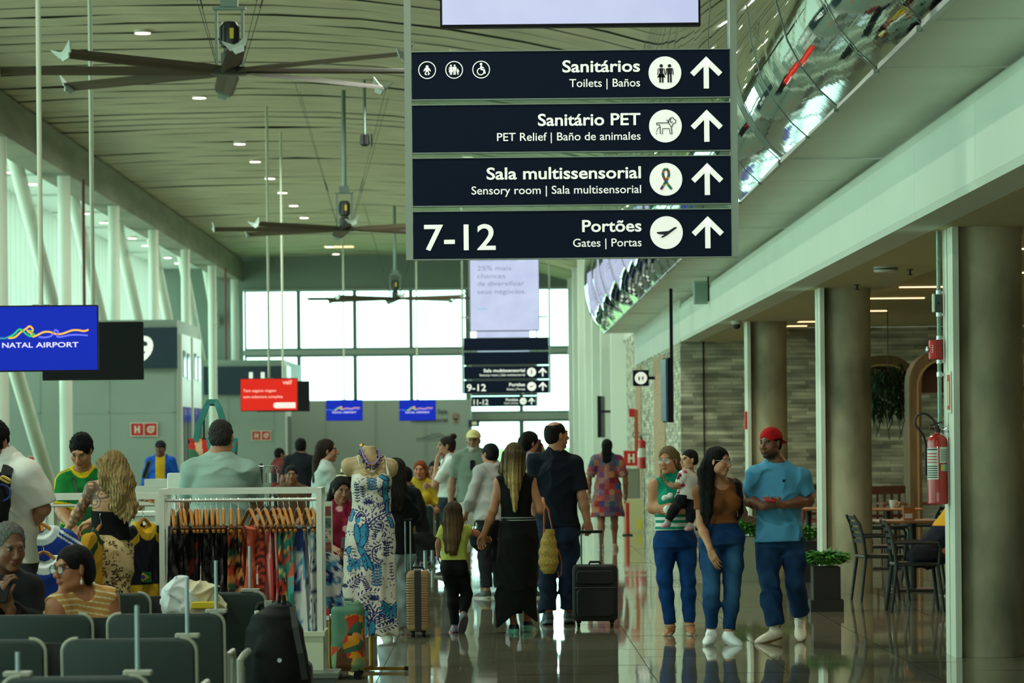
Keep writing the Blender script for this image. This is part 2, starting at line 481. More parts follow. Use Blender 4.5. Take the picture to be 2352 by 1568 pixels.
class Person:
    '''joints are world points (metres). keys: head neck sL sR eL eR wL wR hL hR kL kR aL aR tL tR (L/R = the person's own)'''
    def __init__(s, name, label, J, face, k=1.0, fem=False, skin=(176, 124, 92), hair=(30, 22, 18), group=None, girth=1.0, hk=None, base=None, cat='person'):
        s.fem = fem; s.k = k; s.g = girth; s.skin = skin; s.hair = hair
        pelvis = (J['hL']+J['hR'])*.5
        s.org = np.array(base if base is not None else (pelvis[0], pelvis[1], 0.0), float)
        s.J = {a: np.array(b, float)-s.org for a, b in J.items()}
        s.root = thing(name, label, cat, tuple(s.org), 0, group)
        J = s.J
        s.hd = Frame(J['head'], head_frame(*face), (hk or k))
        hm = (J['hL']+J['hR'])/2; sm = (J['sL']+J['sR'])/2
        up = unit(J['neck']-hm); rt = J['sR']-J['sL']; rt2 = J['hR']-J['hL']
        r = unit(unit(rt)+unit(rt2)*.7); r = unit(r-up*(r@up)); fw = np.cross(up, r)
        s.T = np.array([r, fw, up]); s.hm = hm; s.len = np.linalg.norm(J['neck']-hm)
        rs = unit(rt-up*(rt@up)); s.TS = np.array([rs, np.cross(up, rs), up])
    def trunk(s, g=0.0, rows=None, hipw=1.0, waist=1.0, bust=1.0, belly=0.0):
        J, k, L, G = s.J, s.k, s.len, s.g
        if s.fem:
            R = [(-.17, .085, .075), (-.08, .165*hipw, .122*hipw), (.03, .172*hipw, .122), (.20, .150*hipw, .108), (.38, .124*waist, .096*waist), (.52, .128*waist, .100), (.70, .142, .108), (.82, .148, .100), (.93, .105, .075), (1.0, .05, .055)]
        else:
            R = [(-.17, .085, .075), (-.08, .155*hipw, .115), (.03, .162*hipw, .118), (.20, .155*hipw, .112), (.38, .150*waist, .108*waist), (.55, .158*waist, .116*waist), (.70, .170, .122), (.82, .172, .112), (.93, .125, .082), (1.0, .055, .058)]
        R = [(t*L, rx*k*G+g, ry*k*G+g, 0, belly*math.exp(-((t-.3)/.25)**2)) for t, rx, ry in R]
        out = [LOFT(s.hm, s.T, R, .035*k)]
        sh = .050 if not s.fem else .044
        out += [RC(J['sL'], J['sR'], sh*k*G+g, sh*k*G+g, .05*k),
                RC(J['neck']+s.T[2]*.03*k, J['sL'], .038*k+g, .040*k+g, .05*k), RC(J['neck']+s.T[2]*.03*k, J['sR'], .038*k+g, .040*k+g, .05*k)]
        fr = Frame(s.hm, s.TS, 1)
        if s.fem and bust:
            for e in (-1, 1): out.append(EL(s.hm+s.TS.T@V(e*.072*k, .088*k*G, .66*L), V(.062, .055, .062)*k*bust+g, s.TS, .04*k))
        for e in (-1, 1): out.append(EL(s.hm+s.T.T@V(e*.078*k*hipw, -.055*k, -.10*L), V(.085, .085, .095)*k*G*(1 if not s.fem else hipw)+g, s.T, .04*k))
        return out
    def neckp(s, g=0): return [RC(s.hd.w(0, -.020, -.065), s.J['neck'], (.050 if s.fem else .058)*s.k+g, (.054 if s.fem else .064)*s.k+g, .03*s.k)]
    def arm(s, side, g=0, upto=1.0, fat=1.0):
        'upto 1 = whole arm; below .5 only that part of the upper arm'
        J, k = s.J, s.k*fat; S, E_, W_ = J['s'+side], J['e'+side], J['w'+side]
        r = (.045, .037, .038, .026) if s.fem else (.050, .041, .043, .030)
        if upto <= .5:
            t = upto/.5; return [RC(S, S+(E_-S)*t, r[0]*k+g, (r[0]+(r[1]-r[0])*t)*k+g, .03*k)]
        out = [RC(S, E_, r[0]*k+g, r[1]*k+g, .03*k)]
        t = (upto-.5)/.5; m = E_+(W_-E_)*min(.35, t)
        out += [RC(E_, m, r[1]*.96*k+g, r[2]*k+g, .03*k)]
        if t > .35: out += [RC(m, E_+(W_-E_)*t, r[2]*k+g, (r[2]+(r[3]-r[2])*(t-.35)/.65)*k+g, .03*k)]
        return out
    def leg(s, side, g=0, upto=1.0, fat=1.0, ank=0.0):
        J, k = s.J, s.k*fat; H, K, A = J['h'+side], J['k'+side], J['a'+side]
        r = (.086, .058, .057, .038) if s.fem else (.084, .058, .058, .040)
        m = H+(K-H)*.45
        out = [RC(H, m, r[0]*k+g, .076*k+g, .04*k), RC(m, K, .076*k+g, r[1]*k+g, .04*k)]
        if upto > .5:
            bk = -np.cross(unit(A-K), s.T[0])*(-.012*k)
            m2 = K+(A-K)*.32-bk*0; out += [RC(K, m2, r[1]*.97*k+g, r[2]*k+g, .04*k)]
            t = (upto-.5)/.5; out += [RC(m2, K+(A-K)*t, r[2]*k+g, (r[2]+(r[3]+ank-r[2])*min(1, max(0, (t-.32)/.68)))*k+g, .04*k)]
        return out
    def foot(s, side, g=0, shod=False):
        if shod: A, T = s.J['a'+side], s.J['t'+side]; k = s.k; he = A+V(0, 0, -.03*k); return [RC(A, he+(T-he)*.12, .030*k, .022*k, .03)]
        J, k = s.J, s.k; A, T = J['a'+side], J['t'+side]
        he = A+V(0, 0, -.035*k); return [RC(A, he+(T-he)*.05, .036*k+g, .034*k+g, .03), RC(he, he+(T-he)*.6, .034*k+g, .034*k+g, .03), RC(he+(T-he)*.55, T, .036*k+g, .024*k+g, .02)]
    def body(s, h=.006, hands=None, feet=True, arms='LR', legs='LR', tint=None, headkw={}, ckw={}, trunkkw={}, fat=1.0, name='body', legfat=1.0, trunk=True):
        P1, S1, E1 = head_prims(s.hd, s.fem, **headkw)
        pr = P1+s.neckp()+(s.trunk(-.005, **trunkkw) if trunk else [])
        for a in arms: pr += s.arm(a, 0, fat=fat)
        for l in legs:
            pr += s.leg(l, -.004, fat=legfat)
            pr += s.foot(l, 0, feet != 'bare')
        for a, kw in (hands or {}).items():
            kw = dict(kw); d = kw.pop('d', None); d = unit(s.J['w'+a]-s.J['e'+a]) if d is None else d
            pr += hand_prims(s.J['w'+a], d, kw.pop('n'), kw.pop('side'), k=s.k*kw.pop('sc', 1.0), **kw)
        hc = head_color(s.hd, s.skin, s.hair, **ckw); base = np.array(lin(s.skin))
        def col(p):
            c = np.tile(base, (len(p), 1)); c = hc(p, c)
            return tint(p, c) if tint else c
        vs, qs = surface(pr, h, subs=S1)
        ev, eq = surface(E1, min(h, .004), pad=.008)
        return sdf_obj(name, pr, h, vmat('skin', .5, spec=.35), s.root, color=col, subs=S1, extra=[(ev, eq)])
    def cloth(s, name, prims, h, rgb, cut=None, amp=.004, f=26, seed=0, color=None, rough=.85, subs=(), m=None, **k):
        return sdf_obj(name, prims, h, m or vmat('cloth', .85, spec=.2), s.root, color=color or paint(rgb), cut=cut, noise=folds(amp, f, seed) if amp else None, subs=subs, **k)
    def above(s, t):        # keep what lies above fraction t of the trunk
        z0 = s.hm+s.T[2]*t*s.len; u = s.T[2]; return lambda p: -((p-z0)@u)
    def below(s, t):
        z0 = s.hm+s.T[2]*t*s.len; u = s.T[2]; return lambda p: (p-z0)@u
    def tpos(s, p): return ((p-s.hm)@s.T[2])/s.len
    def neckhole(s, r=.075, dz=.02, fwd=.015, deep=.05):
        c = s.J['neck']+s.T[2]*dz+s.TS[1]*fwd; return [RC(c+s.T[2]*.14*s.k, c-s.T[2]*0, r*s.k, r*s.k*.9, .01), EL(c+s.TS[1]*.03*s.k, V(r*.8, r*.7, deep)*s.k, s.TS, .01)]
    def shirt(s, name, rgb, h=.008, g=.014, sleeve=.32, hem=-.12, neck=(.07, .02, .01, .045), sg=.018, trunkkw={}, color=None, flare=.0, amp=.010, seed=0, arms='LR', fat=1.0, hemfn=None, m=None, f=26):
        pr = s.trunk(g, **trunkkw)
        if sleeve:
            for a in arms:
                S, E_, W_ = s.J['s'+a], s.J['e'+a], s.J['w'+a]
                c0, dr = (S+(E_-S)*sleeve/.5, unit(E_-S)) if sleeve <= .5 else (E_+(W_-E_)*(sleeve-.5)/.5, unit(W_-E_))
                ap = s.arm(a, sg, sleeve, fat); pr += ap[:-1]+[CUT(ap[-1], c0, dr)]
        if flare: pr.append(LOFT(s.hm, s.T, [(hem*s.len-.03, .165*s.k*s.g+flare, .125*s.k*s.g+flare), (.3*s.len, .150*s.k*s.g+flare*.8, .115*s.k*s.g+flare*.8), (.62*s.len, .150*s.k*s.g, .11*s.k*s.g)], .04))
        cut = s.above(hem)
        subs = s.neckhole(*neck) if neck else []
        if not sleeve:
            for a in 'LR':
                S = s.J['s'+a]; o = unit(S-s.J['neck']); subs = list(subs)+[EL(S+o*.055*s.k-s.T[2]*.02*s.k, V(.058, .09, .085)*s.k, s.TS, .015)]
        return s.cloth(name, pr, h, rgb, cut, amp, f, seed, color, subs=subs, m=m)
    def trousers(s, name, rgb, h=.008, g=.008, upto=.97, top=.2, ank=.008, color=None, amp=.009, seed=1, fat=1.0, legs='LR', hipw=1.0, f=30, m=None, trunkkw={}):
        pr = s.trunk(g, hipw=hipw, bust=0, **trunkkw)
        for l in legs:
            K, A = s.J['k'+l], s.J['a'+l]; lp = s.leg(l, g, upto, fat, ank); pr += lp[:-1]+[CUT(lp[-1], K+(A-K)*(upto-.5)/.5, unit(A-K))]
        cut = s.below(top)
        return s.cloth(name, pr, h, rgb, cut, amp, f, seed, color, m=m)
    def shoe(s, side, rgb, sole=(230, 230, 220), h=.006, name='shoe', color=None, soleh=.028, w=1.0, high=0.0, laces=None):
        A, T = s.J['a'+side], s.J['t'+side]; k = s.k
        hz = V(0, 0, 1.); fd = T-(A+V(0, 0, -.045*k)); fd = unit(fd); rt = unit(np.cross(fd, hz)); up = np.cross(rt, fd)
        M = np.array([rt, fd, up]); he = A+up*(-.048*k)-fd*.025*k
        L = np.linalg.norm(T-he)
        fr = Frame(he, M, 1)
        W = lambda x, y, z: fr.w(x, y, z)
        pr = [EL(W(0, L*.20, .0), V(.039*w, .070, .045)*k, M, .03), EL(W(0, L*.50, -.004), V(.040*w, .085, .036)*k, M, .03), EL(W(0, L*.78, -.012*k), V(.046*w, .085, .030)*k, M, .03),
              RC(A+up*high*k, W(0, L*.18, .02*k), .042*k, .042*k, .03),
              LOFT(W(0, L*.5, -.045*k), np.array([M[0], M[1], M[2]]), [(0, .045*w*k, L*.57), (soleh*k*.9, .046*w*k, L*.58)], .003, pw=2.6)]
        c0 = W(0, 0, -.044*k)
        cut = lambda p: np.maximum(-((p-c0)@up), (p-(A+up*(.012+high)*k))@unit(up-fd*.25))
        sc, uc = np.array(lin(sole)), np.array(lin(rgb))
        def cf(p):
            t = np.clip(((p-c0)@up-soleh*k)/.006+.5, 0, 1)[:, None]; return sc*(1-t)+uc*t
        o = sdf_obj(name, pr, h, vmat('shoe', .5), s.root, color=color or cf, cut=cut)
        if laces:
            mb = MB()
            for i in range(5):
                t = .30+.085*i; zt = (.047-.045*(t-.25))*k
                mb.tube([W(-.020*k, L*t, zt-.004), W(-.008*k, L*(t+.01), zt+.003), W(.008*k, L*(t-.01), zt+.003), W(.020*k, L*t, zt-.004)], .0036, 6)
            mb.rbox(W(0, L*.22, .058*k+high*k*.6), (.044*k, .012, .05), .015, axis=1, M=Matrix(M.T)); mb.build('laces', mat('laces_%d_%d_%d' % laces, laces, .8), o)
        return o
    def sandal(s, side, rgb=(205, 190, 165)):
        A, T = s.J['a'+side], s.J['t'+side]; k = s.k; he = A+V(0, 0, -.05*k); fd = unit(T-he); fd[2] = 0; fd = unit(fd); rt = np.cross(fd, V(0, 0, 1))
        mb = MB(); L = np.linalg.norm(T-he)+.03
        pts = [Vector(he-fd*.035)+Vector(fd)*(L+.02)*t for t in (0, .15, .4, .6, .8, .95, 1)]
        for p, t in zip(pts, (0, .15, .4, .6, .8, .95, 1)): p.z = .012+.02*(1-t)
        mb.ribbon(pts, [.026, .034, .03, .038, .042, .034, .018], (0, 0, 1), .018)
        c = T*.8+he*.2
        for fr_, hh, ww in ((.80, .050, .037), (.66, .058, .037)):
            q = he+(T-he)*fr_; mb.ribbon([q+rt*ww*math.cos(a)+V(0, 0, 1)*(-.035+hh*math.sin(a)) for a in np.linspace(0, PI, 9)], .007, tuple(fd), .004)
        mb.ribbon([A+rt*.043*math.cos(a)+fd*.045*math.sin(a)+V(0, 0, .012*math.sin(a)) for a in np.linspace(0, 2*PI, 15)], .006, (0, 0, 1), .004)
        return mb.build('sandal', mat('sandal_leather', rgb, .5), s.root)
    def hair_cap(s, rgb=None, h=.007, g=.011, face=(.0, .108, -.025), fr=(.074, .080, .094), bottom=-.05, back=-.075, extra=(), amp=.003, f=70, name='hair', m=None, color=None, cutfn=None, fy=.02):
        hd = s.hd; rgb = rgb or s.hair
        pr = [hd.el((0, -.020, .034), (.074+g, .094+g, .084+g), .02), hd.el((0, -.045, -.02), (.066+g*.7, .062+g*.6, .06), .03)]+list(extra)
        sub = [hd.el(face, fr, .012)]+[hd.el((e*.088, -.004, -.010), (.030, .026, .040), .004) for e in (-1, 1)]
        nx = len(extra) > 0
        def cut(p):
            q = hd.loc(p); z0 = np.where(q[:, 1] < -.03, back, bottom)
            d = (z0-q[:, 2])*hd.k
            if nx: d = np.where((np.abs(q[:, 0]) < .1) & (q[:, 1] > -.03) & (q[:, 2] > -.12), d, -1)
            if cutfn is not None: d = np.maximum(d, cutfn(q))
            return d
        return sdf_obj(name, pr, h, m or vmat('hair', .6, spec=.12, bump=1.0, bscale=120, bstretch=(1, 1, .25)), s.root, color=color or paint(rgb), cut=cut, noise=(lambda q: amp*(np.sin(q[:, 0]*f+2*np.sin(q[:, 2]*f*.4))*np.sin(q[:, 1]*f*.9+1.5*np.sin(q[:, 0]*f*.5))+.5*np.sin(q[:, 2]*f*.7+q[:, 0]*f))) if amp else None, subs=sub)
    def locks(s, chains, h=.008, rgb=None, color=None, name='hair', amp=.004, cap=True, capkw={}, flat=.55, streak=None):
        'long hair: chains of (world point, radius)'
        hd = s.hd; rgb = rgb or s.hair; pr = []
        for ch in chains:
            pts = [(np.array(p, float)-s.org, r) for p, r in ch]
            for (a, ra), (b, rb) in zip(pts[:-1], pts[1:]): pr.append(RC(a, b, ra, rb, min(.02, 1.2*max(ra, rb))))
        base = []
        if cap:
            base = [hd.el((0, -.020, .034), (.086, .106, .096), .02), hd.el((0, -.050, -.03), (.074, .06, .075), .03)]
        sub = [hd.el((0, .108, -.018), (.071, .082, .100), .012)]
        if capkw.get('face'): sub = [hd.el(capkw['face'], capkw['fr'], .012)]
        c1 = np.array(lin(rgb)); c2 = np.array(lin(streak)) if streak else c1*1.5
        def cf(p):
            t = .5+.5*np.sin(p[:, 0]*330+4*np.sin(p[:, 2]*7+p[:, 0]*40)+3*np.sin(p[:, 1]*60))
            t = np.clip(t*.7+.3*np.sin(p[:, 0]*900+p[:, 2]*12), 0, 1)
            low = np.clip((hd.loc(p)[:, 2]*-1+.02)/.35, 0.12, 1)
            return c1+(c2-c1)*(t*low)[:, None]
        def nz(p): return amp*(np.sin(p[:, 0]*310+3*np.sin(p[:, 2]*11))+.6*np.sin(p[:, 0]*520+p[:, 1]*300+2*np.sin(p[:, 2]*19)))
        return sdf_obj(name, base+pr, h, vmat('hair', .6, spec=.12, bump=1.0, bscale=120, bstretch=(1, 1, .25)), s.root, color=color or cf, noise=nz, subs=sub)
    def glasses(s, rgb=(40, 40, 42), lens=True, r=.0235, th=.0016, name='glasses'):
        mb = MB(); hd = s.hd
        w_ = lambda x, y, z: Vector(hd.w(x, y, z))
        for e in (-1, 1):
            pts = [w_(e*.033+r*math.cos(a)*1.08, .108-.006*abs(math.cos(a)), .004+r*.86*math.sin(a)) for a in np.linspace(0, 2*PI, 17)]
            mb.tube(pts, th*hd.k, 6)
            mb.tube([w_(e*.057, .102, .010), w_(e*.074, .085, .010), w_(e*.078, 0, .008), w_(e*.076, -.02, -.01)], th*hd.k, 6)
        mb.tube([w_(-.011, .110, .008), w_(0, .113, .011), w_(.011, .110, .008)], th*hd.k, 6)
        o = mb.build(name, mat('frame_%d_%d_%d' % rgb, rgb, .3, .4), s.root)
        if lens:
            mb = MB()
            for e in (-1, 1):
                pts = [w_(e*.033+r*math.cos(a)*1.05, .106-.006*abs(math.cos(a)), .004+r*.83*math.sin(a)) for a in np.linspace(0, 2*PI, 17)[:-1]]
                mb.add(pts, [tuple(range(16))])
            m = mat('lens_glass', (235, 245, 240), .05); B = m.node_tree.nodes['Principled BSDF']; B.inputs['Alpha'].default_value = .25
            mb.build('lens', m, o)
        return o

def joints(Y, **kw):
    'pixel joints (px, py, depth offset) on the photograph to world points'
    return {k: P(v[0], v[1], Y+(v[2] if len(v) > 2 else 0)) for k, v in kw.items()}
def lerp(a, b, t): return a+(b-a)*t
# ---- walker with red cap
def build_red_cap_man():
    Y = 28.6
    J = joints(Y, head=(1769, 1018, -.02), neck=(1784, 1064, .02), sR=(1734, 1096), sL=(1839, 1097, .03), eR=(1720, 1150, .10), eL=(1857, 1150, .06), wR=(1755, 1163, -.20), wL=(1797, 1160, -.22),
               hR=(1762, 1240), hL=(1818, 1240, .02), kR=(1768, 1338, -.05), kL=(1827, 1340, .02), aR=(1782, 1442, -.02), aL=(1838, 1412, .22), tR=(1742, 1468, -.10), tL=(1839, 1462, .02))
    p = Person('person', 'man in a red backwards cap and blue T-shirt walking with a red phone', J, (218, -3), 1.0, skin=(128, 84, 62), hair=(18, 14, 12))
    n = .0055
    p.body(n, hands={'R': dict(d=(.9, -.35, .08), n=(.1, .5, .8), side=1, curl=.75, thumb=.3), 'L': dict(d=(-.9, -.3, .05), n=(0, .5, .8), side=-1, curl=.75, thumb=.3)}, ckw=dict(beard=.8), fat=1.05, trunkkw=dict(waist=1.05))
    def dots(q):
        c = np.tile(np.array(lin((84, 156, 196))), (len(q), 1)); m = P(1798, 1104, Y)-p.root.location
        c[(np.abs(q[:, 0]-m[0]) < .012) & (np.abs(q[:, 2]-m[2]) < .012) & (q[:, 1] < 0)] = (.01, .01, .012); return c
    p.shirt('shirt', (84, 156, 196), .007, .016, .36, -.02, (.072, .03, .01, .03), .030, color=dots, flare=.034, amp=.014, seed=3, trunkkw=dict(waist=1.05))
    p.trousers('jeans', (44, 66, 96), .007, .014, .96, .15, .022, amp=.013, seed=4, fat=1.05, color=denim((26, 58, 98)))
    for sd in 'RL': p.shoe(sd, (222, 214, 194), (120, 88, 52), soleh=.022, w=1.08, high=.035, laces=(190, 182, 160))
    # cap worn back to front
    hd = p.hd
    pr = [hd.el((0, -.018, .042), (.086, .107, .090), .01)]
    bill = [EL(hd.w(0, -.125, .010), V(.070, .075, .012)*hd.k, np.array([hd.M[0], unit(hd.M[1]+hd.M[2]*.28), unit(hd.M[2]-hd.M[1]*.28)]), .01)]
    def cut(q):
        l = hd.loc(q); return np.where(l[:, 1] > -.09, (.036-l[:, 2]-.18*np.clip(l[:, 1], 0, 1)), -1)
    p.cloth('cap', pr+bill, .006, (176, 18, 24), cut, .001, 30, 2, subs=[hd.el((0, -.02, .020), (.076, .096, .070), .004), hd.el((0, .105, .036), (.030, .05, .022), .004)])
    p.hair_cap(h=.007, g=.003, amp=0, face=(0, .10, -.03), fr=(.076, .085, .088), bottom=-.02)
    mb = MB(); mb.tube([hd.w(-.008, .094, .052), hd.w(-.009, .098, .040), hd.w(.004, .099, .040), hd.w(.004, .095, .052)], .0025, 6); mb.build('cap_buckle', mat('steel', (190, 195, 195), .3, 1), p.root)
    ph = MB(); c = P(1766, 1147, Y-.25); ph.rbox((0, 0, 0), (.095, .15, .011), .012, axis=2, M=Matrix.Rotation(.15, 3, 'X')@Matrix.Rotation(.08, 3, 'Y'))
    tag(ph.build('phone', mat('red_phone', (190, 20, 28), .35), None, c), 'red phone held in the hands of the man in the red cap', 'phone')
def denim(rgb, fade=None):
    c = np.array(lin(rgb))
    def f(p):
        n = np.sin(p[:, 0]*43+np.sin(p[:, 2]*17))*np.sin(p[:, 2]*31+p[:, 1]*23)
        return c*(1+.22*n[:, None])
    return f
def zpx(py, Y, px=1140): return P(px, py, Y).z
def set_tiptoe(p): pass
# ---- woman in brown top, looking at the man
def build_brown_top_woman():
    Y = 28.4
    J = joints(Y, head=(1651, 1060, -.05), neck=(1652, 1110, .02), sR=(1609, 1132, -.04), sL=(1688, 1116, .06), eR=(1609, 1203, -.05), wR=(1632, 1262, -.21), eL=(1703, 1172, .16), wL=(1712, 1190, .30),
               hR=(1632, 1238, .02), hL=(1684, 1238, .02), kR=(1634, 1360, -.05), kL=(1681, 1362, .0), aR=(1634, 1447, .02), aL=(1674, 1452, -.05), tR=(1624, 1472, -.16), tL=(1697, 1474, -.14))
    p = Person('person', 'woman in a brown T-shirt and high-waisted jeans with long black hair, turning her head', J, (124, -5, 4), .94, True, skin=(186, 132, 98), hair=(14, 12, 12))
    p.body(.0055, hands={'R': dict(d=(.35, -.3, -.9), n=(.6, .8, -.1), side=-1, curl=.3, thumb=.5), 'L': dict(d=(.6, .6, -.1), n=(0, -.6, -.6), side=-1, curl=.3)}, ckw=dict(lips=(150, 80, 72)), trunkkw=dict(bust=1.1))
    p.shirt('shirt', (122, 74, 40), .006, .009, .26, .28, (.082, .02, .045, .075), .010, amp=.008, seed=6, trunkkw=dict(bust=1.15))
    p.trousers('jeans', (34, 66, 104), .006, .007, .965, .37, .002, amp=.007, seed=8, hipw=1.04, fat=1.03, color=fade_denim(p, (14, 52, 98), (62, 112, 152)))
    for sd in 'RL': p.shoe(sd, (240, 243, 242), (214, 218, 216), w=1.05, laces=(206, 210, 208))
    hw = lambda px, py, dy: P(px, py, Y+dy)
    p.locks([[(hw(1634, 1042, -.02), .045), (hw(1614, 1085, -.06), .045), (hw(1616, 1130, -.13), .036), (hw(1617, 1175, -.15), .028), (hw(1619, 1200, -.15), .012)],
             [(hw(1642, 1045, -.03), .04), (hw(1630, 1090, -.08), .042), (hw(1630, 1135, -.15), .034), (hw(1629, 1180, -.17), .024), (hw(1626, 1203, -.17), .010)],
             [(hw(1636, 1050, .06), .05), (hw(1620, 1110, .10), .05), (hw(1606, 1160, .10), .03), (hw(1600, 1215, .06), .012)]], .006, amp=.0013, streak=(30, 27, 27))
    p.glasses((196, 190, 176), r=.025)
    # backpack worn on her back, its strap over one shoulder
    b = thing('backpack', 'dark backpack on the back of the woman in the brown T-shirt', 'backpack', hw(1668, 1200, .22))
    o = np.array(b.location)
    pk = lambda px, py, dy: np.array(hw(px, py, dy))-o
    sdf_obj('bag_body', [EL(pk(1662, 1160, .24), (.12, .085, .17), None, .02), EL(pk(1662, 1195, .27), (.115, .08, .12), None, .02)], .008, mat('black_nylon', (26, 27, 26), .6), b)
    mb = MB(); mb.ribbon([pk(1672, 1118, .12), pk(1684, 1100, .05), pk(1694, 1108, -.03), pk(1700, 1140, -.05), pk(1702, 1180, .02), pk(1692, 1200, .16)], .024, (.5, -.8, 0), .012); mb.build('strap', mat('black_nylon'), b)
    mb = MB(); mb.tube([pk(1606, 1235, .1), pk(1607, 1290, .08), pk(1610, 1308, .08)], .006); mb.build('loose_strap', mat('black_nylon'), b)
def fade_denim(p, a, b):
    a, b = np.array(lin(a)), np.array(lin(b)); K = [p.J['kL'], p.J['kR']]; Hs = [p.J['hL'], p.J['hR']]
    def f(q):
        w_ = np.zeros(len(q))
        for k, h in zip(K, Hs):
            for t, r in ((.15, .10), (.55, .08)):
                c = k+(h-k)*t+p.T[1]*.07; w_ = np.maximum(w_, np.exp(-(((q-c)/V(r*.7, r, r*1.9))**2).sum(1)))
        n = .1*np.sin(q[:, 0]*60+q[:, 2]*25)*np.sin(q[:, 2]*44)
        return (a+(b-a)*(.75*w_)[:, None])*(1+n[:, None])
    return f

# ---- woman carrying a baby
def build_green_top_woman():
    Y = 29.8
    J = joints(Y, head=(1534, 1057, -.02), neck=(1545, 1098, .02), sR=(1504, 1116), sL=(1582, 1114, .04), eR=(1499, 1166, .02), wR=(1556, 1166, -.22), eL=(1598, 1165, .05), wL=(1560, 1172, -.20),
               hR=(1526, 1243), hL=(1575, 1243, .02), kR=(1527, 1332, -.04), kL=(1580, 1332, -.02), aR=(1540, 1438, 0), aL=(1584, 1436, -.02), tR=(1531, 1456, -.12), tL=(1590, 1453, -.13))
    p = Person('person', 'woman in glasses and a green striped sleeveless turtleneck carrying a baby', J, (206, -4, 0), .94, True, skin=(186, 128, 92), hair=(112, 92, 64))
    p.body(.0055, hands={'R': dict(d=(.9, -.25, -.15), n=(.1, .9, .2), side=1, curl=.45, thumb=.5), 'L': dict(d=(-.9, -.2, -.1), n=(.1, .9, .2), side=-1, curl=.45)}, feet='bare', fat=1.30, ckw=dict(lips=(150, 84, 76)), trunkkw=dict(bust=1.25, waist=1.15))
    zs = [zpx(y, Y, 1530) for y in (1168, 1208)]
    g1, g2 = np.array(lin((10, 132, 106))), np.array(lin((222, 230, 220)))
    def stripes(q):
        z = q[:, 2]; m = (z < zs[0]) & (np.sin((z-zs[1])*2*PI/.051) > -.1); c = np.tile(g1, (len(q), 1)); c[m] = g2; return c
    p.shirt('striped_top', (10, 132, 106), .006, .010, 0, .18, None, color=stripes, amp=.008, seed=2, trunkkw=dict(bust=1.25, waist=1.15), flare=.006)
    p.cloth('turtleneck_collar', [RC(J2 := p.J['neck']+V(0, 0, .0), p.hd.w(0, -.01, -.105), .066*.94, .060*.94, .02)], .006, (10, 132, 106), lambda q: (q[:, 2]-(p.hd.w(0, 0, -.115)[2])), .003, 60, 3)
    p.trousers('jeans', (10, 58, 112), .006, .007, .965, .30, .004, amp=.006, seed=5, hipw=1.05, color=denim((10, 56, 110)))
    for sd in 'RL': p.sandal(sd)
    hw = lambda px, py, dy: P(px, py, Y+dy)
    p.locks([[(hw(1550, 1046, .05), .045), (hw(1556, 1075, .08), .04), (hw(1556, 1105, .10), .03)], [(hw(1519, 1076, -.05), .012), (hw(1522, 1092, -.10), .011), (hw(1530, 1108, -.135), .008), (hw(1537, 1122, -.145), .003)], [(hw(1518, 1080, -.05), .010), (hw(1517, 1096, -.10), .008), (hw(1522, 1114, -.14), .003)]], .006, amp=.0015, streak=(176, 150, 104))
    p.glasses((206, 206, 200), r=.026)
    # ---- the baby
    Yb = Y-.26
    B = joints(Yb, head=(1582, 1056, .02), neck=(1584, 1083, .02), sR=(1569, 1092, -.05), sL=(1592, 1090, .08), eR=(1556, 1116, -.08), wR=(1546, 1116, -.12), eL=(1598, 1112, .10), wL=(1594, 1128, .05),
               hR=(1566, 1146, -.04), hL=(1586, 1146, .04), kR=(1549, 1168, -.16), kL=(1586, 1178, -.10), aR=(1533, 1198, -.16), aL=(1585, 1204, -.12), tR=(1524, 1206, -.22), tL=(1578, 1213, -.18))
    b = Person('person', 'baby in a white flowered top held on the arm of the woman in green', B, (240, -2, 0), .47, False, skin=(200, 150, 116), hair=(28, 22, 20), hk=.72, girth=1.25, base=np.array(P(1578, 1160, Yb)))
    b.body(.005, hands={'R': dict(d=(-.9, -.2, .35), n=(0, -.9, .3), side=1, curl=.2, spread=1.6), 'L': dict(d=(-.6, 0, -.6), n=(-1, 0, 0), side=1, curl=.5)}, fat=1.25, headkw=dict(nose=.75, jaw=1.12))
    r = np.random.RandomState(5); pts = r.uniform(-1, 1, (60, 3))*V(.11, .10, .16)+b.hm+V(0, 0, .10)
    cw, cp, ck = np.array(lin((226, 218, 208))), np.array(lin((186, 60, 96))), np.array(lin((60, 36, 44)))
    def flowers(q):
        d = np.linalg.norm(q[:, None]-pts[None], axis=2); i = d.argmin(1); m = d.min(1)+.004*np.sin(q[:, 0]*400)+.004*np.sin(q[:, 2]*390)
        c = np.tile(cw, (len(q), 1)); c[m < .021] = cp; c[(m < .018) & (i % 3 == 0)] = ck; return c
    b.shirt('flowered_top', (226, 218, 208), .005, .010, .40, -.02, (.075, .02, .01, .03), .014, color=flowers, amp=.006, seed=2, fat=1.25)
    b.trousers('leggings', (18, 20, 28), .005, .008, .93, .12, .004, amp=.003, fat=1.1)
    for sd in 'RL': b.shoe(sd, (150, 152, 148), (214, 150, 164), .005, w=1.15, color=baby_shoe(b, sd))
    b.hair_cap(h=.005, g=.006, amp=.0015, bottom=-.02, back=-.06)
    tag(sdf_obj('hair_bow', [EL((-.012, 0, 0), (.034, .02, .022), None, .012), EL((.024, -.005, .012), (.028, .018, .026), None, .012), EL((-.03, 0, -.012), (.02, .018, .016), None, .012), EL((.0, .01, -.10), (.034, .022, .036), None, .01)], .005, mat('white_towelling', (222, 224, 216), .9), None, P(1533, 1142, Yb-.06), noise=folds(.004, 90, 3)), 'white cloth hanging over the forearm of the woman in green', 'cloth').name = 'cloth'
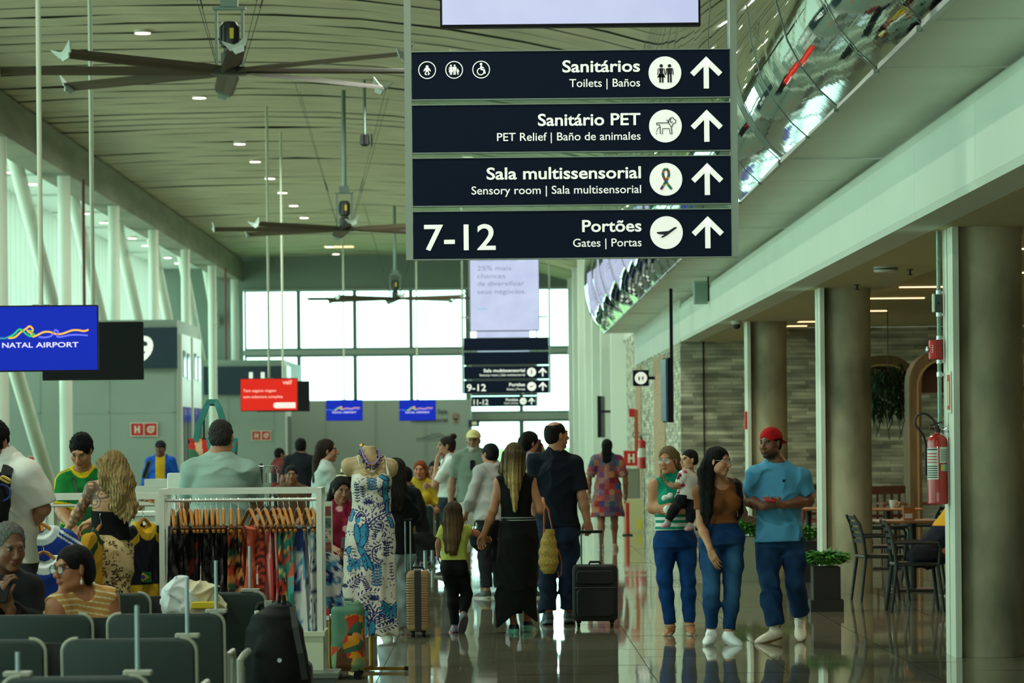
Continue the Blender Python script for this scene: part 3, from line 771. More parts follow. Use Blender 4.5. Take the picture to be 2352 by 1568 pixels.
def baby_shoe(b, sd):
    A, T = b.J['a'+sd], b.J['t'+sd]; g, pk = np.array(lin((150, 156, 152))), np.array(lin((216, 150, 162)))
    def f(q):
        t = ((q-A)@unit(T-A))/np.linalg.norm(T-A); c = np.tile(g, (len(q), 1)); c[(t < .0) | (t > .85) | (q[:, 2] > A[2]+.014)] = pk; return c
    return f

# ---- woman in black from behind, and the girl at her hand
def build_black_outfit_woman():
    Y = 30.4
    J = joints(Y, head=(1180, 1048, .02), neck=(1182, 1092, 0), sL=(1147, 1108), sR=(1219, 1106), eL=(1133, 1172, -.02), wL=(1112, 1226, .06), eR=(1241, 1170, -.03), wR=(1246, 1158, .24),
               hL=(1164, 1240), hR=(1212, 1240), kL=(1166, 1335, .03), kR=(1211, 1335, .04), aL=(1181, 1436, -.02), aR=(1211, 1428, .12), tL=(1170, 1452, .14), tR=(1226, 1444, .28))
    p = Person('person', 'woman with long blond-streaked hair in a black sleeveless top and long black skirt', J, (-8, 0, 0), .95, True, skin=(178, 122, 88), hair=(52, 40, 28))
    p.body(.006, hands={'L': dict(d=(-.25, .15, -.95), n=(.3, -.9, 0), side=1, curl=.7), 'R': dict(d=(.1, .9, .35), n=(-1, 0, 0), side=-1, curl=.9)}, fat=1.02, legfat=.86)
    p.shirt('sleeveless_top', (12, 13, 14), .006, .008, 0, .345, (.060, .04, -.005, .03), amp=.005, seed=2)
    # long skirt with a slit
    o = p.org; W = lambda px, py, dy=0: np.array(P(px, py, Y+dy))-o
    zt, zb = W(1187, 1184)[2], W(1187, 1440)[2]; c = W(1187, 1300)
    rows = [(y, hw/270., rr+.02, W(cx, y)[0]-c[0]) for y, hw, rr, cx in ((1184, 37, .105, 1188), (1200, 42, .125, 1188), (1235, 47, .155, 1189), (1300, 47, .15, 1188), (1360, 47, .15, 1187), (1400, 48, .155, 1185), (1440, 49, .16, 1185))]
    R = sorted([(W(1187, y)[2]-c[2], a, b, ox, 0) for y, a, b, ox in rows])
    def cut(q):
        x = (q[:, 0]-W(1140, 1400)[0])*270; low = np.interp(x, [0, 8, 46, 58, 64, 92], [1441, 1436, 1403, 1397, 1404, 1428])
        return (1005+.0-(q[:, 2]+o[2]-ZC)*F/Y-0)*0 + ((zb+(1440-low)/270.)-q[:, 2])
    p.cloth('skirt', [LOFT(c, np.eye(3), R, .02)], .007, (12, 13, 14), lambda q: np.maximum(cut(q), q[:, 2]-zt), .012, 30, 4, m=vmat('cloth'))
    mb = MB(); ring = lambda y, g: [Vector((W(1188, y)[0]+(37.5+g)/270*math.cos(a), c[1]+(.130+g/270)*math.sin(a), W(1188, y)[2])) for a in np.linspace(0, 2*PI, 33)]
    for y in (1188, 1193): mb.ribbon(ring(y, 1+(y-1188)*.45), .0045, (0, 0, 1), .001)
    mb2 = MB()
    for y in (1188, 1193.5):
        a = ring(y-1.1, 2+(y-1188)*.4); b = ring(y+1.1, 2+(y-1188)*.4); n = len(a); mb2.add(a+b, [(i, i+1, n+i+1, n+i) for i in range(n-1)])
    mb2.build('waist_stripe', mat('grey_webbing', (150, 158, 152), .7), p.root)
    for sd in 'LR': p.shoe(sd, (22, 24, 26), (214, 224, 214), color=running_shoe(p, sd))
    hw = lambda px, py, dy: P(px, py, Y+dy)
    ch = []
    for (x0, x1, x2, d, r0) in ((1160, 1158, 1172, -.03, .028), (1168, 1168, 1178, -.07, .032), (1180, 1181, 1183, -.09, .034), (1192, 1192, 1187, -.08, .032), (1200, 1200, 1190, -.04, .028), (1180, 1180, 1183, -.05, .045)):
        ch.append([(hw(x0, 1042, d), r0), (hw(x1, 1074, d-.03), r0*1.05), (hw(lerp(x1, x2, .65), 1105, d-.045), r0*.85), (hw(x2, 1140, d-.045), r0*.5), (hw(lerp(x2, 1183, .5), 1174, d-.04), r0*.2)])
    ch.append([(hw(1160, 1050, -.02), .03), (hw(1152, 1080, -.03), .028), (hw(1152, 1098, .0), .012)])
    p.locks(ch, .006, amp=.0022, color=streaked(p, (58, 44, 30), (206, 172, 108), P(1178, 1100, Y).x-o[0], .055, P(1180, 1050, Y).z))
    p.cloth('bracelet', [EL(p.J['wL'], (.03, .03, .008), None, .002)], .004, (40, 36, 34), None, 0)
def streaked(p, a, b, x0, wd, zt):
    a, b = np.array(lin(a)), np.array(lin(b))
    def f(q):
        z = zt-(q[:, 2]+p.org[2]); e = np.clip(z/.16, 0, 1)
        s_ = .5+.5*np.sin(q[:, 0]*420+3*np.sin(q[:, 2]*9)+q[:, 1]*90); s2 = .5+.5*np.sin(q[:, 0]*190+2*np.sin(q[:, 2]*6))
        t = np.clip((.35*s_+.5*s2+.55*np.exp(-((q[:, 0]-x0)/wd)**2)-.25), 0, 1)*(.15+.85*e)
        return a+(b-a)*t[:, None]
    return f
def running_shoe(p, sd):
    A, T = p.J['a'+sd], p.J['t'+sd]; L = np.linalg.norm(T-A); d = unit(T-A)
    k, wh, te = np.array(lin((24, 26, 28))), np.array(lin((206, 214, 206))), np.array(lin((110, 196, 166)))
    def f(q):
        t = ((q-A)@d)/L; z = q[:, 2]-A[2]; c = np.tile(k, (len(q), 1)); low = z < -.035-.045*np.clip(t, 0, 1)*(1 if T[2] > A[2]-.2 else 1)
        m = z < (-.028+(T[2]-A[2]+.03)*np.clip(t, 0, 1)); c[m] = wh; c[m & (t < .18)] = te; c[m & (t > .62)] = te; return c
    return f
def build_girl():
    Y = 30.5
    J = joints(Y, head=(1044, 1180, .0), neck=(1042, 1207, 0), sL=(1020, 1217), sR=(1063, 1216), eL=(1007, 1246, .0), wL=(1006, 1268, .02), eR=(1090, 1222, .03), wR=(1107, 1231, .05),
               hL=(1030, 1300), hR=(1056, 1300), kL=(1040, 1362, .02), kR=(1072, 1364, .05), aL=(1045, 1436, .0), aR=(1064, 1410, -.10), tL=(1038, 1452, .10), tR=(1057, 1448, -.02))
    p = Person('person', 'small girl with long brown hair in a lime T-shirt and black leggings', J, (30, 0, 0), .68, False, skin=(170, 112, 82), hair=(58, 44, 30), hk=.86, girth=.9)
    p.body(.006, hands={'R': dict(d=(.8, .1, -.5), n=(.2, .9, .2), side=-1, curl=.6), 'L': dict(d=(0, .1, -1), n=(1, 0, 0), side=-1, curl=.4)}, fat=.85)
    p.shirt('shirt', (186, 196, 92), .006, .012, .34, .16, (.075, .03, 0, .03), .018, amp=.009, seed=3, flare=.006, fat=.85)
    p.trousers('leggings', (16, 18, 20), .006, .007, .98, .22, .0, amp=.005, seed=4, fat=1.05, legs='LR')
    p.shoe('L', (130, 120, 130), (92, 84, 96), w=1.1, color=patch_shoe())
    p.shoe('R', (130, 120, 130), (98, 88, 102), soleh=.04, w=1.2)
    hw = lambda px, py, dy: P(px, py, Y+dy); ch = []
    for (x0, x1, x2, d) in ((1028, 1024, 1026, -.02), (1036, 1034, 1034, -.06), (1046, 1046, 1040, -.07), (1054, 1056, 1046, -.05), (1042, 1042, 1036, -.03)):
        ch.append([(hw(x0, 1172, d), .03), (hw(x1, 1200, d-.02), .032), (hw(lerp(x1, x2, .6), 1235, d-.05), .030), (hw(x2, 1262, d-.05), .02), (hw(x2+1, 1274, d-.04), .008)])
    p.locks(ch, .006, amp=.0018, color=streaked(p, (62, 47, 31), (124, 100, 66), P(1036, 1200, Y).x-p.org[0], .08, P(1040, 1170, Y).z))
def patch_shoe():
    cs = [np.array(lin(c)) for c in ((70, 120, 170), (200, 90, 60), (190, 180, 190), (90, 80, 100))]
    def f(q):
        i = (np.floor(q[:, 0]*60)+np.floor(q[:, 2]*55)*2+np.floor(q[:, 1]*50)).astype(int) % 4; return np.array(cs)[i]
    return f
def build_navy_man():
    Y = 31.6
    J = joints(Y, head=(1279, 1000, .02), neck=(1276, 1044, 0), sL=(1231, 1064), sR=(1320, 1064), eL=(1226, 1136, -.02), wL=(1232, 1195, .08), eR=(1338, 1142, -.06), wR=(1349, 1196, -.08),
               hL=(1254, 1210), hR=(1305, 1210), kL=(1258, 1315, .02), kR=(1303, 1312, .02), aL=(1259, 1408, .0), aR=(1307, 1404, .10), tL=(1252, 1430, .20), tR=(1309, 1424, .30))
    p = Person('person', 'balding man in a navy polo shirt and jeans pulling a black suitcase, seen from behind', J, (58, 2, 0), 1.04, skin=(168, 116, 86), hair=(24, 20, 18))
    p.body(.006, hands={'R': dict(d=(.2, .0, -1), n=(-.2, .9, 0), side=-1, curl=1.0), 'L': dict(d=(0, .2, -1), n=(1, 0, 0), side=1, curl=.4)}, ckw=dict(beard=.25), tint=None)
    p.shirt('polo_shirt', (17, 22, 34), .007, .016, .40, .0, (.066, .04, 0, .03), .026, amp=.012, seed=12, flare=.016)
    p.cloth('collar', [RC(p.J['neck']+V(0, .0, -.005), p.J['neck']+V(.0, .01, .03), .085, .073, .01)], .007, (17, 22, 34), None, .002)
    p.trousers('jeans', (26, 38, 58), .007, .016, .965, .12, .022, amp=.014, seed=14, color=denim((26, 38, 60)))
    for sd in 'LR': p.shoe(sd, (44, 54, 62), (90, 104, 110), w=1.1, high=.01)
    p.hair_cap(h=.006, g=.005, amp=.001, bottom=-.03, back=-.07, cutfn=lambda q: .068-np.sqrt(q[:, 0]**2+(q[:, 1]+.035)**2+((q[:, 2]-.13)*1.0)**2)*1.0)
# ------------------------------------------------------------------ the hall
END, LX, RX = 138.0, -9.9, 3.0
def ceil_z(x): return 8.78-.0195*max(0.0, x+4.6)**2-.004*max(0, -5-x)**2
def stone_mat():
    m = bpy.data.materials.new('stacked_stone'); N, L, B = nodes_of(m)
    tc = N.new('ShaderNodeTexCoord'); sx = N.new('ShaderNodeSeparateXYZ'); L.new(tc.outputs['Object'], sx.inputs[0])
    ad = N.new('ShaderNodeMath'); ad.operation = 'ADD'; L.new(sx.outputs['X'], ad.inputs[0]); L.new(sx.outputs['Y'], ad.inputs[1])
    cb = N.new('ShaderNodeCombineXYZ'); L.new(ad.outputs[0], cb.inputs[0]); L.new(sx.outputs['Z'], cb.inputs[1])
    b = N.new('ShaderNodeTexBrick'); L.new(cb.outputs[0], b.inputs['Vector'])
    b.inputs['Scale'].default_value = 1.0; b.inputs['Brick Width'].default_value = .40; b.inputs['Row Height'].default_value = .062
    b.inputs['Mortar Size'].default_value = .003; b.offset = .41; b.squash = 1.9; b.squash_frequency = 3
    b.inputs['Color1'].default_value = (*lin((206, 206, 180)), 1); b.inputs['Color2'].default_value = (*lin((118, 122, 106)), 1); b.inputs['Mortar'].default_value = (*lin((124, 126, 108)), 1)
    b.inputs['Bias'].default_value = -.25
    n = N.new('ShaderNodeTexNoise'); n.inputs['Scale'].default_value = 1.6; n.inputs['Detail'].default_value = 1.5; vm = N.new('ShaderNodeVectorMath'); vm.operation = 'MULTIPLY'; vm.inputs[1].default_value = (1, 4.5, 1); L.new(cb.outputs[0], vm.inputs[0]); L.new(vm.outputs[0], n.inputs['Vector']); rm = N.new('ShaderNodeMapRange'); rm.inputs['From Min'].default_value = .35; rm.inputs['From Max'].default_value = .65; rm.inputs['To Min'].default_value = .45; rm.inputs['To Max'].default_value = 1.1; L.new(n.outputs['Fac'], rm.inputs[0])
    mx = N.new('ShaderNodeMix'); mx.data_type = 'RGBA'; mx.blend_type = 'MULTIPLY'; mx.inputs[0].default_value = .9
    L.new(b.outputs['Color'], mx.inputs[6]); L.new(rm.outputs[0], mx.inputs[7]); L.new(mx.outputs[2], B.inputs['Base Color'])
    bp = N.new('ShaderNodeBump'); bp.inputs['Strength'].default_value = .8; bp.inputs['Distance'].default_value = .03; L.new(b.outputs['Color'], bp.inputs['Height']); L.new(bp.outputs['Normal'], B.inputs['Normal'])
    B.inputs['Roughness'].default_value = .8
    return m
def glass_mat(key='clear_pane', tint=(235, 250, 245), refl=.10):
    if key in MATS: return MATS[key]
    m = bpy.data.materials.new(key); m.use_nodes = True; N, L = m.node_tree.nodes, m.node_tree.links
    for n in list(N):
        if n.type != 'OUTPUT_MATERIAL': N.remove(n)
    t = N.new('ShaderNodeBsdfTransparent'); t.inputs[0].default_value = (*lin(tint), 1)
    g = N.new('ShaderNodeBsdfGlossy'); g.inputs['Roughness'].default_value = .02
    mx = N.new('ShaderNodeMixShader'); fr = N.new('ShaderNodeFresnel'); fr.inputs[0].default_value = 1.25
    L.new(fr.outputs[0], mx.inputs[0]); L.new(t.outputs[0], mx.inputs[1]); L.new(g.outputs[0], mx.inputs[2])
    L.new(mx.outputs[0], N['Material Output'].inputs[0]); MATS[key] = m; return m
def floor_mat():
    m = mat('polished_granite', (150, 144, 120), .04, col2=(108, 104, 86), vscale=55, contrast=(.3, .7), spec=.55, detail=3)
    N, L, B = m.node_tree.nodes, m.node_tree.links, m.node_tree.nodes['Principled BSDF']
    g = N.new('ShaderNodeNewGeometry')
    base = B.inputs['Base Color'].links[0].from_socket
    mx = N.new('ShaderNodeMix'); mx.data_type = 'RGBA'; mx.blend_type = 'MULTIPLY'; mx.inputs[0].default_value = .22
    L.new(base, mx.inputs[6]); L.new(g.outputs['Random Per Island'], mx.inputs[7]); L.new(mx.outputs[2], B.inputs['Base Color'])
    return m
def build_shell():
    WHITE = mat('white_paint', (206, 212, 200), .6, vary=.06, vscale=1.2)
    GREYP = mat('grey_panel', (150, 162, 150), .55, vary=.08, vscale=.8)
    # floor tiles with grout
    t = .955; mb = MB(); rr = random.Random(3)
    for i in range(-15, 12):
        for j in range(-2, 120):
            x0, y0 = .12+i*t, 26.9+(j-16)*t
            cx, cy = x0+t/2, y0+t/2; a, b = rr.gauss(0, .0011), rr.gauss(0, .0007); g = .003
            q = [(x, y, a*(x-cx)*1+b*(y-cy)-.0008) for x, y in ((x0+g, y0+g), (x0+t-g, y0+g), (x0+t-g, y0+t-g), (x0+g, y0+t-g))]
            mb.add(q, [(0, 1, 2, 3)])
    struct(mb.build('floor', floor_mat()))
    mb = MB(); mb.bx(-16, 12, -12, END+2, -.3, -.004); struct(mb.build('floor_screed', mat('grout', (52, 50, 42), .8)))
    # slatted ceiling
    mb = MB(); rr = random.Random(5); y = -12.0; pitch = 1.28
    xs = [-9.95, -8.6, -7.4, -6.2, -5.0, -3.6, -2.2, -.8, .5, 1.8, 3.4]
    while y < END:
        k = [rr.gauss(0, .009) for _ in xs]; tl = rr.gauss(0, .005)
        lo = [(x, y, ceil_z(x)+d) for x, d in zip(xs, k)]; hi = [(x, y+pitch-.30, ceil_z(x)+d+tl-.02) for x, d in zip(xs, k)]
        n = len(xs); up = .06
        mb.mi = 1; mb.add(lo+[(x, yy+.001, z+up) for x, yy, z in lo], [(n+i, n+i+1, i+1, i) for i in range(n-1)]); mb.mi = 0  # near faces coloured dark, standing for the shade between slats
        mb.add(lo+hi+[(x, yy+.001, z+up) for x, yy, z in lo]+[(x, yy, z+up) for x, yy, z in hi],
               [(i, i+1, n+i+1, n+i) for i in range(n-1)]+[(n+i, n+i+1, 3*n+i+1, 3*n+i) for i in range(n-1)]+[(3*n+i, 3*n+i+1, 2*n+i+1, 2*n+i) for i in range(n-1)])
        y += pitch
    struct(mb.build('ceiling', [mat('ceiling_slats', (200, 192, 160), .55, vary=.2, vscale=.9, stretch=(1, 2.2, 1)), mat('slat_edge_shade', (34, 36, 30), .8)]))
    mb = MB(); mb.add([(x, yy, ceil_z(x)+.32) for yy in (-12, END) for x in xs], [(i, i+1, len(xs)+i+1, len(xs)+i) for i in range(len(xs)-1)])
    mb.bx(-16, 12, -12, END, 9.4, 9.6); struct(mb.build('ceiling_void', mat('dark_void', (14, 17, 15), .9)))  # near-black backing sheet, its colour stands for shade in the slat gaps
    # long edge beam and outer canopy
    mb = MB(); mb.bx(-10.5, LX+.15, -12, END, 7.78, 8.62)
    for k in range(60):
        yy = 20+k*2.0; mb.bx(-10.3, LX+.05, yy, yy+.9, 8.62, 8.78)
    struct(mb.build('ceiling_beam', mat('beam_concrete', (140, 142, 122), .75, vary=.25, vscale=1.5, stretch=(1, .3, 2))))
    mb = MB()
    for k in range(62): mb.bx(-14.2, -10.5, -12+k*2.45, -12+k*2.45+2.4, 8.28+.03*math.sin(k*2.1), 8.34+.03*math.sin(k*2.1))
    struct(mb.build('ceiling_canopy', mat('canopy_metal', (232, 240, 232), .35, .1, bump=.6, bscale=2.2)))
    # side wall of glass with white fins
    mb = MB()
    for k in range(150): mb.bx(-13.25, -12.75, -12+k*1.0, -11.94+k*1.0, 0, 8.3)
    struct(mb.build('wall_left_fin', mat('fin_white', (246, 250, 244), .5)))
    mb = MB()
    for z0, z1 in ((0, .25), (3.2, 3.4), (8.1, 8.3)): mb.bx(-13.4, -13.2, -12, END, z0, z1)
    struct(mb.build('wall_left', GREYP))
    mb = MB(); mb.bx(-13.32, -13.3, -12, END, .25, 8.1); struct(mb.build('window_side', glass_mat()))
    # far wall: header, mullions, panes, door glazing
    mb = MB(); mb.bx(-16, 12, END, END+.4, 7.45, 9.4); mb.bx(-16, -9.75, END, END+.4, 0, 7.45); mb.bx(3.07, 12, END, END+.4, 0, 7.45)
    mb.bx(-9.75, -1.1, END, END+.4, 0, 3.05)
    struct(mb.build('wall_far', mat('far_wall_paint', (136, 150, 138), .6)))
    xs = [-9.7, -7.6, -5.43, -3.26, -1.08, .98, 3.07]; n = 0
    for i in range(6):
        for z0, z1 in ((5.12, 7.45), (3.05 if i < 4 else 2.62, 4.92)):
            n += 1; mb = MB(); a, b = xs[i], xs[i+1]; y0, y1 = END-.06, END+.12; f = .075
            mb.bx(a, a+f, y0, y1, z0, z1); mb.bx(b-f, b, y0, y1, z0, z1); mb.bx(a+f, b-f, y0, y1, z0, z0+f); mb.bx(a+f, b-f, y0, y1, z1-f, z1)
            o = struct(mb.build('window_%d' % n, mat('mullion_grey', (120, 138, 126), .5)))
            g = MB(); g.bx(a+f, b-f, END+.02, END+.04, z0+f, z1-f); g.build('pane', glass_mat(), o)
    mb = MB(); mb.bx(-9.75, 3.07, END-.12, END+.2, 4.92, 5.12); mb.bx(-1.1, 3.07, END-.12, END+.2, 2.35, 2.62); mb.bx(-9.75, 3.07, END-.1, END+.2, 7.40, 7.47); struct(mb.build('trim_1', mat('transom_grey', (176, 188, 176), .5)))
    for i, (a, b) in enumerate(((-1.08, .98), (.98, 3.07))):
        mb = MB(); f = .09; y0, y1 = END-.05, END+.1
        mb.bx(a, a+f, y0, y1, 0, 2.35); mb.bx(b-f, b, y0, y1, 0, 2.35); mb.bx(a+f, b-f, y0, y1, 0, .2); mb.bx(a+f, b-f, y0, y1, 2.27, 2.35)
        o = struct(mb.build('door_%d' % (i+1), mat('mullion_grey'))); g = MB(); g.bx(a+f, b-f, END, END+.02, .2, 2.27); g.build('pane', glass_mat(), o)
    # grey partition in front of the far windows
    mb = MB(); mb.bx(-8.0, -.93, 130.5, 131, 0, 3.08); mb.bx(-1.0, -.93, 131, END, 0, 3.08)
    for x in (-6.2, -4.4, -2.6): mb.bx(x, x+.04, 130.46, 130.5, .1, 3.05)
    struct(mb.build('wall_partition', mat('partition_grey', (132, 146, 134), .6, vary=.08, vscale=.5)))
    # gate porches along the glass side
    PGREY = mat('porch_panel', (146, 160, 148), .5, vary=.07, vscale=.6)
    for (y0, y1, nm, xr, zt) in ((87.5, 94, 'wall_gate_porch', -7.8, 4.51), (126.5, END, 'wall_gate_porch', -7.5, 4.38)):
        mb = MB(); mb.bx(-13, xr, y0, y0+.2, 0, zt); mb.bx(xr-.2, xr, y0+.2, y1, 0, zt); mb.bx(-13, xr, y0, y1, zt, zt+.12)
        for x in (-11.2, -9.5, -7.9): mb.bx(x, x+.03, y0-.012, y0, 0, 3.3)
        mb.bx(-13, xr, y0-.012, y0, 2.35, 2.38)
        struct(mb.build(nm, PGREY))
        mb = MB()
        for k in range(2 if y0 < 100 else 1):
            yy = y0+.6+k*3.2
            mb.bx(xr, xr+.06, yy, yy+2.6, 0, 4.3)
        struct(mb.build('trim_gate_side', mat('gate_white', (226, 236, 228), .35)))
        mb = MB()
        for k in range(2 if y0 < 100 else 1):
            yy = y0+.6+k*3.2
            for a, b, z0, z1 in ((.35, .95, 3.25, 3.9), (1.5, 2.1, 3.2, 3.85), (.2, 1.2, .1, 2.5), (1.4, 2.4, .1, 2.5)): mb.bx(xr+.05, xr+.08, yy+a, yy+b, z0, z1)
        struct(mb.build('window_gate_side', mat('dark_glass', (40, 52, 52), .1)))
    # outside
    mb = MB(); mb.bx(-400, 400, END+3, 900, -1.2, -1.0); o = mb.build('ground_outside', mat('field', (118, 138, 78), .9, vary=.35, vscale=.05)); struct(o)
    # unseen wall added behind the viewer, its slot set to limit front light
    mb = MB(); mb.bx(-16, 12, -12.4, -12, 0, .7); mb.bx(-16, 12, -12.4, -12, 2.3, 9.4); struct(mb.build('wall_rear_baffle', GREYP))
    # ---- right side: fascia, soffit, lower ceiling, walls
    mb = MB(); prof = [(3.02, 3.19), (3.0, 3.24), (3.0, 3.72), (3.03, 3.80), (3.10, 3.86), (3.3, 3.88), (3.3, 3.19)]
    ys = [-12]+[6+i*3.25 for i in range(17)]; 
    for a, b in zip(ys[:-1], ys[1:]): mb.prism(prof, a, b-.006)
    struct(mb.build('wall_fascia', mat('fascia_white', (214, 222, 208), .6, vary=.04, vscale=.7)))
    mb = MB(); k = 0; yy = -11.8
    while yy < 77: mb.bx(2.36, 3.27, yy, yy+2.38, 3.90+.012*math.sin(k*1.7), 3.96); yy += 2.4; k += 1
    struct(mb.build('ceiling_soffit', mat('soffit_tile', (226, 232, 220), .5, vary=.08, vscale=.8)))
    mb = MB(); mb.bx(2.42, 3.3, -12, 77, 3.98, 4.05); struct(mb.build('ceiling_soffit_void', mat('dark_void')))
    mb = MB(); k = 0; yy = -11.8
    while yy < 76.6: mb.box((2.345, yy+1.2, 3.89), (.035, 2.0 if k % 2 else 2.37, .05)); yy += 2.4; k += 1
    struct(mb.build('trim_soffit_edge', mat('edge_steel', (150, 156, 148), .25, .9)))
    # bulging mirror-polished cladding
    prof = [(2.34, 3.88), (2.22, 3.99), (2.10, 4.14), (2.00, 4.33), (1.93, 4.58), (1.90, 4.85), (1.90, 5.2), (1.93, 5.6), (2.0, 6.1), (2.12, 6.7), (2.28, 7.3), (2.4, 7.95)]
    mb = MB(); rr = random.Random(11); yy = -11.8; n = len(prof)
    e = [0, 0]
    while yy < 76.6:
        e = [e[1], rr.gauss(0, .009)]; nn = 9; vs = []
        for i in range(nn):
            t = i/(nn-1); y_ = yy+t*2.4
            for j, (x, z) in enumerate(prof):
                pb = .004*math.sin(PI*t)*(1+.4*math.sin(j*1.3+yy)); vs.append((x+e[0]*(1-t)+e[1]*t-pb, y_, z))
        mb.add(vs, [(i*n+j, i*n+j+1, (i+1)*n+j+1, (i+1)*n+j) for i in range(nn-1) for j in range(n-1)])
        yy += 2.4
    m = mat('polished_cladding', (160, 174, 166), .02, 1.0, bump=.035, bscale=2.2, bstretch=(1, 1, .35))
    o = mb.build('wall_mirror_cladding', m, smooth=True); struct(o)
    mb = MB(); yy = -9.4
    while yy < 76.6: mb.ribbon([(x-.004, yy, z) for x, z in prof], .007, (1, 0, .3), .006); yy += 2.4
    struct(mb.build('trim_cladding_joint', mat('joint_grey', (120, 134, 126), .4, .5)))
    mb = MB(); mb.prism([(x+.02, z) for x, z in prof[1:]]+[(3.3, 7.9), (3.3, 3.99)], -12, 76.9); struct(mb.build('wall_upper', mat('dark_cladding', (96, 108, 98), .6)))
    mb = MB(); mb.bx(3.0, 3.3, 58, 77, 3.19, 3.98); mb.bx(3.0, 3.3, 77, END, 3.9, 8.9); mb.bx(2.95, 3.4, 76.8, 77.0, 3.9, 8.8); struct(mb.build('wall_right_upper', WHITE))
    mb = MB(); mb.bx(3.3, 4.1, -12, 58, 3.19, 3.4); mb.bx(3.3, 12, -12, 58, 3.4, 3.5); struct(mb.build('ceiling_cafe', mat('cafe_soffit', (186, 178, 138), .7)))
    st = stone_mat()
    mb = MB(); mb.bx(3.0, 10, 58, 58.4, 0, 3.19); mb.bx(3.31, 10, 58.01, 58.4, 3.19, 3.4); struct(mb.build('wall_stone', st))
    mb = MB(); mb.bx(3.0, 3.3, 58.4, 77, 0, 3.19); mb.bx(3.0, 3.3, 77, 82, 0, 3.9); struct(mb.build('wall_right', st))
    mb = MB(); mb.bx(2.985, 3.0, 63.2, 67.6, .9, 3.12); mb.bx(2.985, 3.0, 73.6, 76.6, .3, 3.12); struct(mb.build('wall_right_cladding', mat('wood_slat', (150, 116, 78), .55, col2=(176, 150, 112), vscale=3, stretch=(1, 1, 9))))
    mb = MB(); mb.bx(3.08, 3.3, 82, END, 0, 3.9)
    for k in range(7): mb.bx(2.72, 3.08, 84+k*8.2, 84.7+k*8.2, 0, 7.6)
    struct(mb.build('wall_right_far', mat('pilaster_white', (216, 226, 214), .5)))
    mb = MB(); mb.bx(9.6, 9.8, -12, 58, 0, 3.4); struct(mb.build('wall_cafe', mat('cafe_wall', (110, 96, 70), .7)))
    mb = MB(); mb.bx(3.365, 3.385, 57.985, 58, 0, 3.19); struct(mb.build('trim_2', mat('dark_void')))
    # concrete columns of the lower level
    CONC = mat('cast_concrete', (190, 182, 150), .75, col2=(122, 120, 100), vscale=1.9, stretch=(1, 1, .55), contrast=(.36, .66), bump=.15, bscale=7)
    PL = mat('plaster_light', (214, 220, 202), .6, vary=.05)
    for Y0 in (26.4, 37.2, 48.0, -4):
        mb = MB(); mb.lathe([(.272, 0), (.272, 3.13), (.277, 3.14), (.277, 3.19)], (3.665, Y0+.28, 0), 48)
        o = struct(mb.build('column_concrete', CONC, smooth=True))
        mb = MB(); mb.bx(3.385, 3.43, Y0+.0, Y0+.30, .0, 3.19); mb.bx(3.385, 3.43, Y0+.34, Y0+.58, 0, 3.19); mb.build('side_panel', PL, o)
        mb = MB(); mb.bx(3.395, 3.43, Y0+.30, Y0+.34, 0, 3.19); mb.build('groove', mat('dark_void'), o)
    # round steel columns along the glass side and slanted struts
    for k in range(7):
        mb = MB(); mb.lathe([(.15, 0), (.15, 7.8)], (LX, 71.5+10.7*k, 0), 20)
        struct(mb.build('column_steel', mat('column_white', (218, 226, 212), .45), smooth=True))
    for k in range(-3, 7):
        y0 = 69.4+10.7*k; mb = MB(); mb.tube([(-10.8, y0, 8.2), (-10.8, y0+18, 0.1)], .17, 16)
        struct(mb.build('column_strut', mat('column_white'), smooth=True))
# ------------------------------------------------------------------ signs, screens, fans, fittings
class Ink:
    'flat marks on a face looking back up the hall; u to the right, v up'
    def __init__(s, o, y=0.0, th=.002): s.mb = MB(); s.o = Vector(o); s.y = y; s.th = th
    def poly(s, pts): s.mb.prism(pts, -s.th, 0, s.o+Vector((0, s.y, 0))); return s
    def disc(s, u, v, r, n=28): return s.poly([(u+r*math.cos(2*PI*i/n), v+r*math.sin(2*PI*i/n)) for i in range(n)])
    def rect(s, u0, u1, v0, v1): return s.poly([(u0, v0), (u1, v0), (u1, v1), (u0, v1)])
    def stroke(s, pts, w_, closed=False):
        s.mb.ribbon([s.o+Vector((u, s.y-s.th/2, v)) for u, v in (pts+[pts[0]] if closed else pts)], w_/2, (0, 1, 0), s.th); return s
    def ring(s, u, v, r, w_, a0=0, a1=2*PI, n=28): return s.stroke([(u+r*math.cos(a0+(a1-a0)*i/n), v+r*math.sin(a0+(a1-a0)*i/n)) for i in range(n+1)], w_)
    def text(s, t, u, v, width, height=None, bold=0, align='l'):
        put_text(s.mb, t, s.o+Vector((u, s.y-s.th, v)), width, height, bold, align=align); return s
    def build(s, name, m, parent): return s.mb.build(name, m, parent)
def man(i, u, v, k, fem=False):
    i.disc(u, v+.9*k, .105*k, 16)
    if fem: i.poly([(u-.14*k, v+.76*k), (u+.14*k, v+.76*k), (u+.10*k, v+.5*k), (u+.26*k, v+.2*k), (u-.26*k, v+.2*k), (u-.10*k, v+.5*k)])
    else: i.poly([(u-.16*k, v+.76*k), (u+.16*k, v+.76*k), (u+.14*k, v+.38*k), (u-.14*k, v+.38*k)])
    for e in (-1, 1):
        i.stroke([(u+e*.18*k, v+.74*k), (u+e*.22*k, v+.36*k)], .055*k); i.stroke([(u+e*.075*k, v+.40*k), (u+e*.075*k, v-.1*k)], .105*k)
def arrow(i, u, v, h, w_=.033):
    i.rect(u-w_/2, u+w_/2, v-h/2, v+h/2-w_*.6)
    a = h*.5; t = v+h/2
    i.poly([(u, t), (u-a, t-a), (u-a+w_*.72, t-a-w_*.72), (u, t-w_*1.45), (u+a-w_*.72, t-a-w_*.72), (u+a, t-a)])
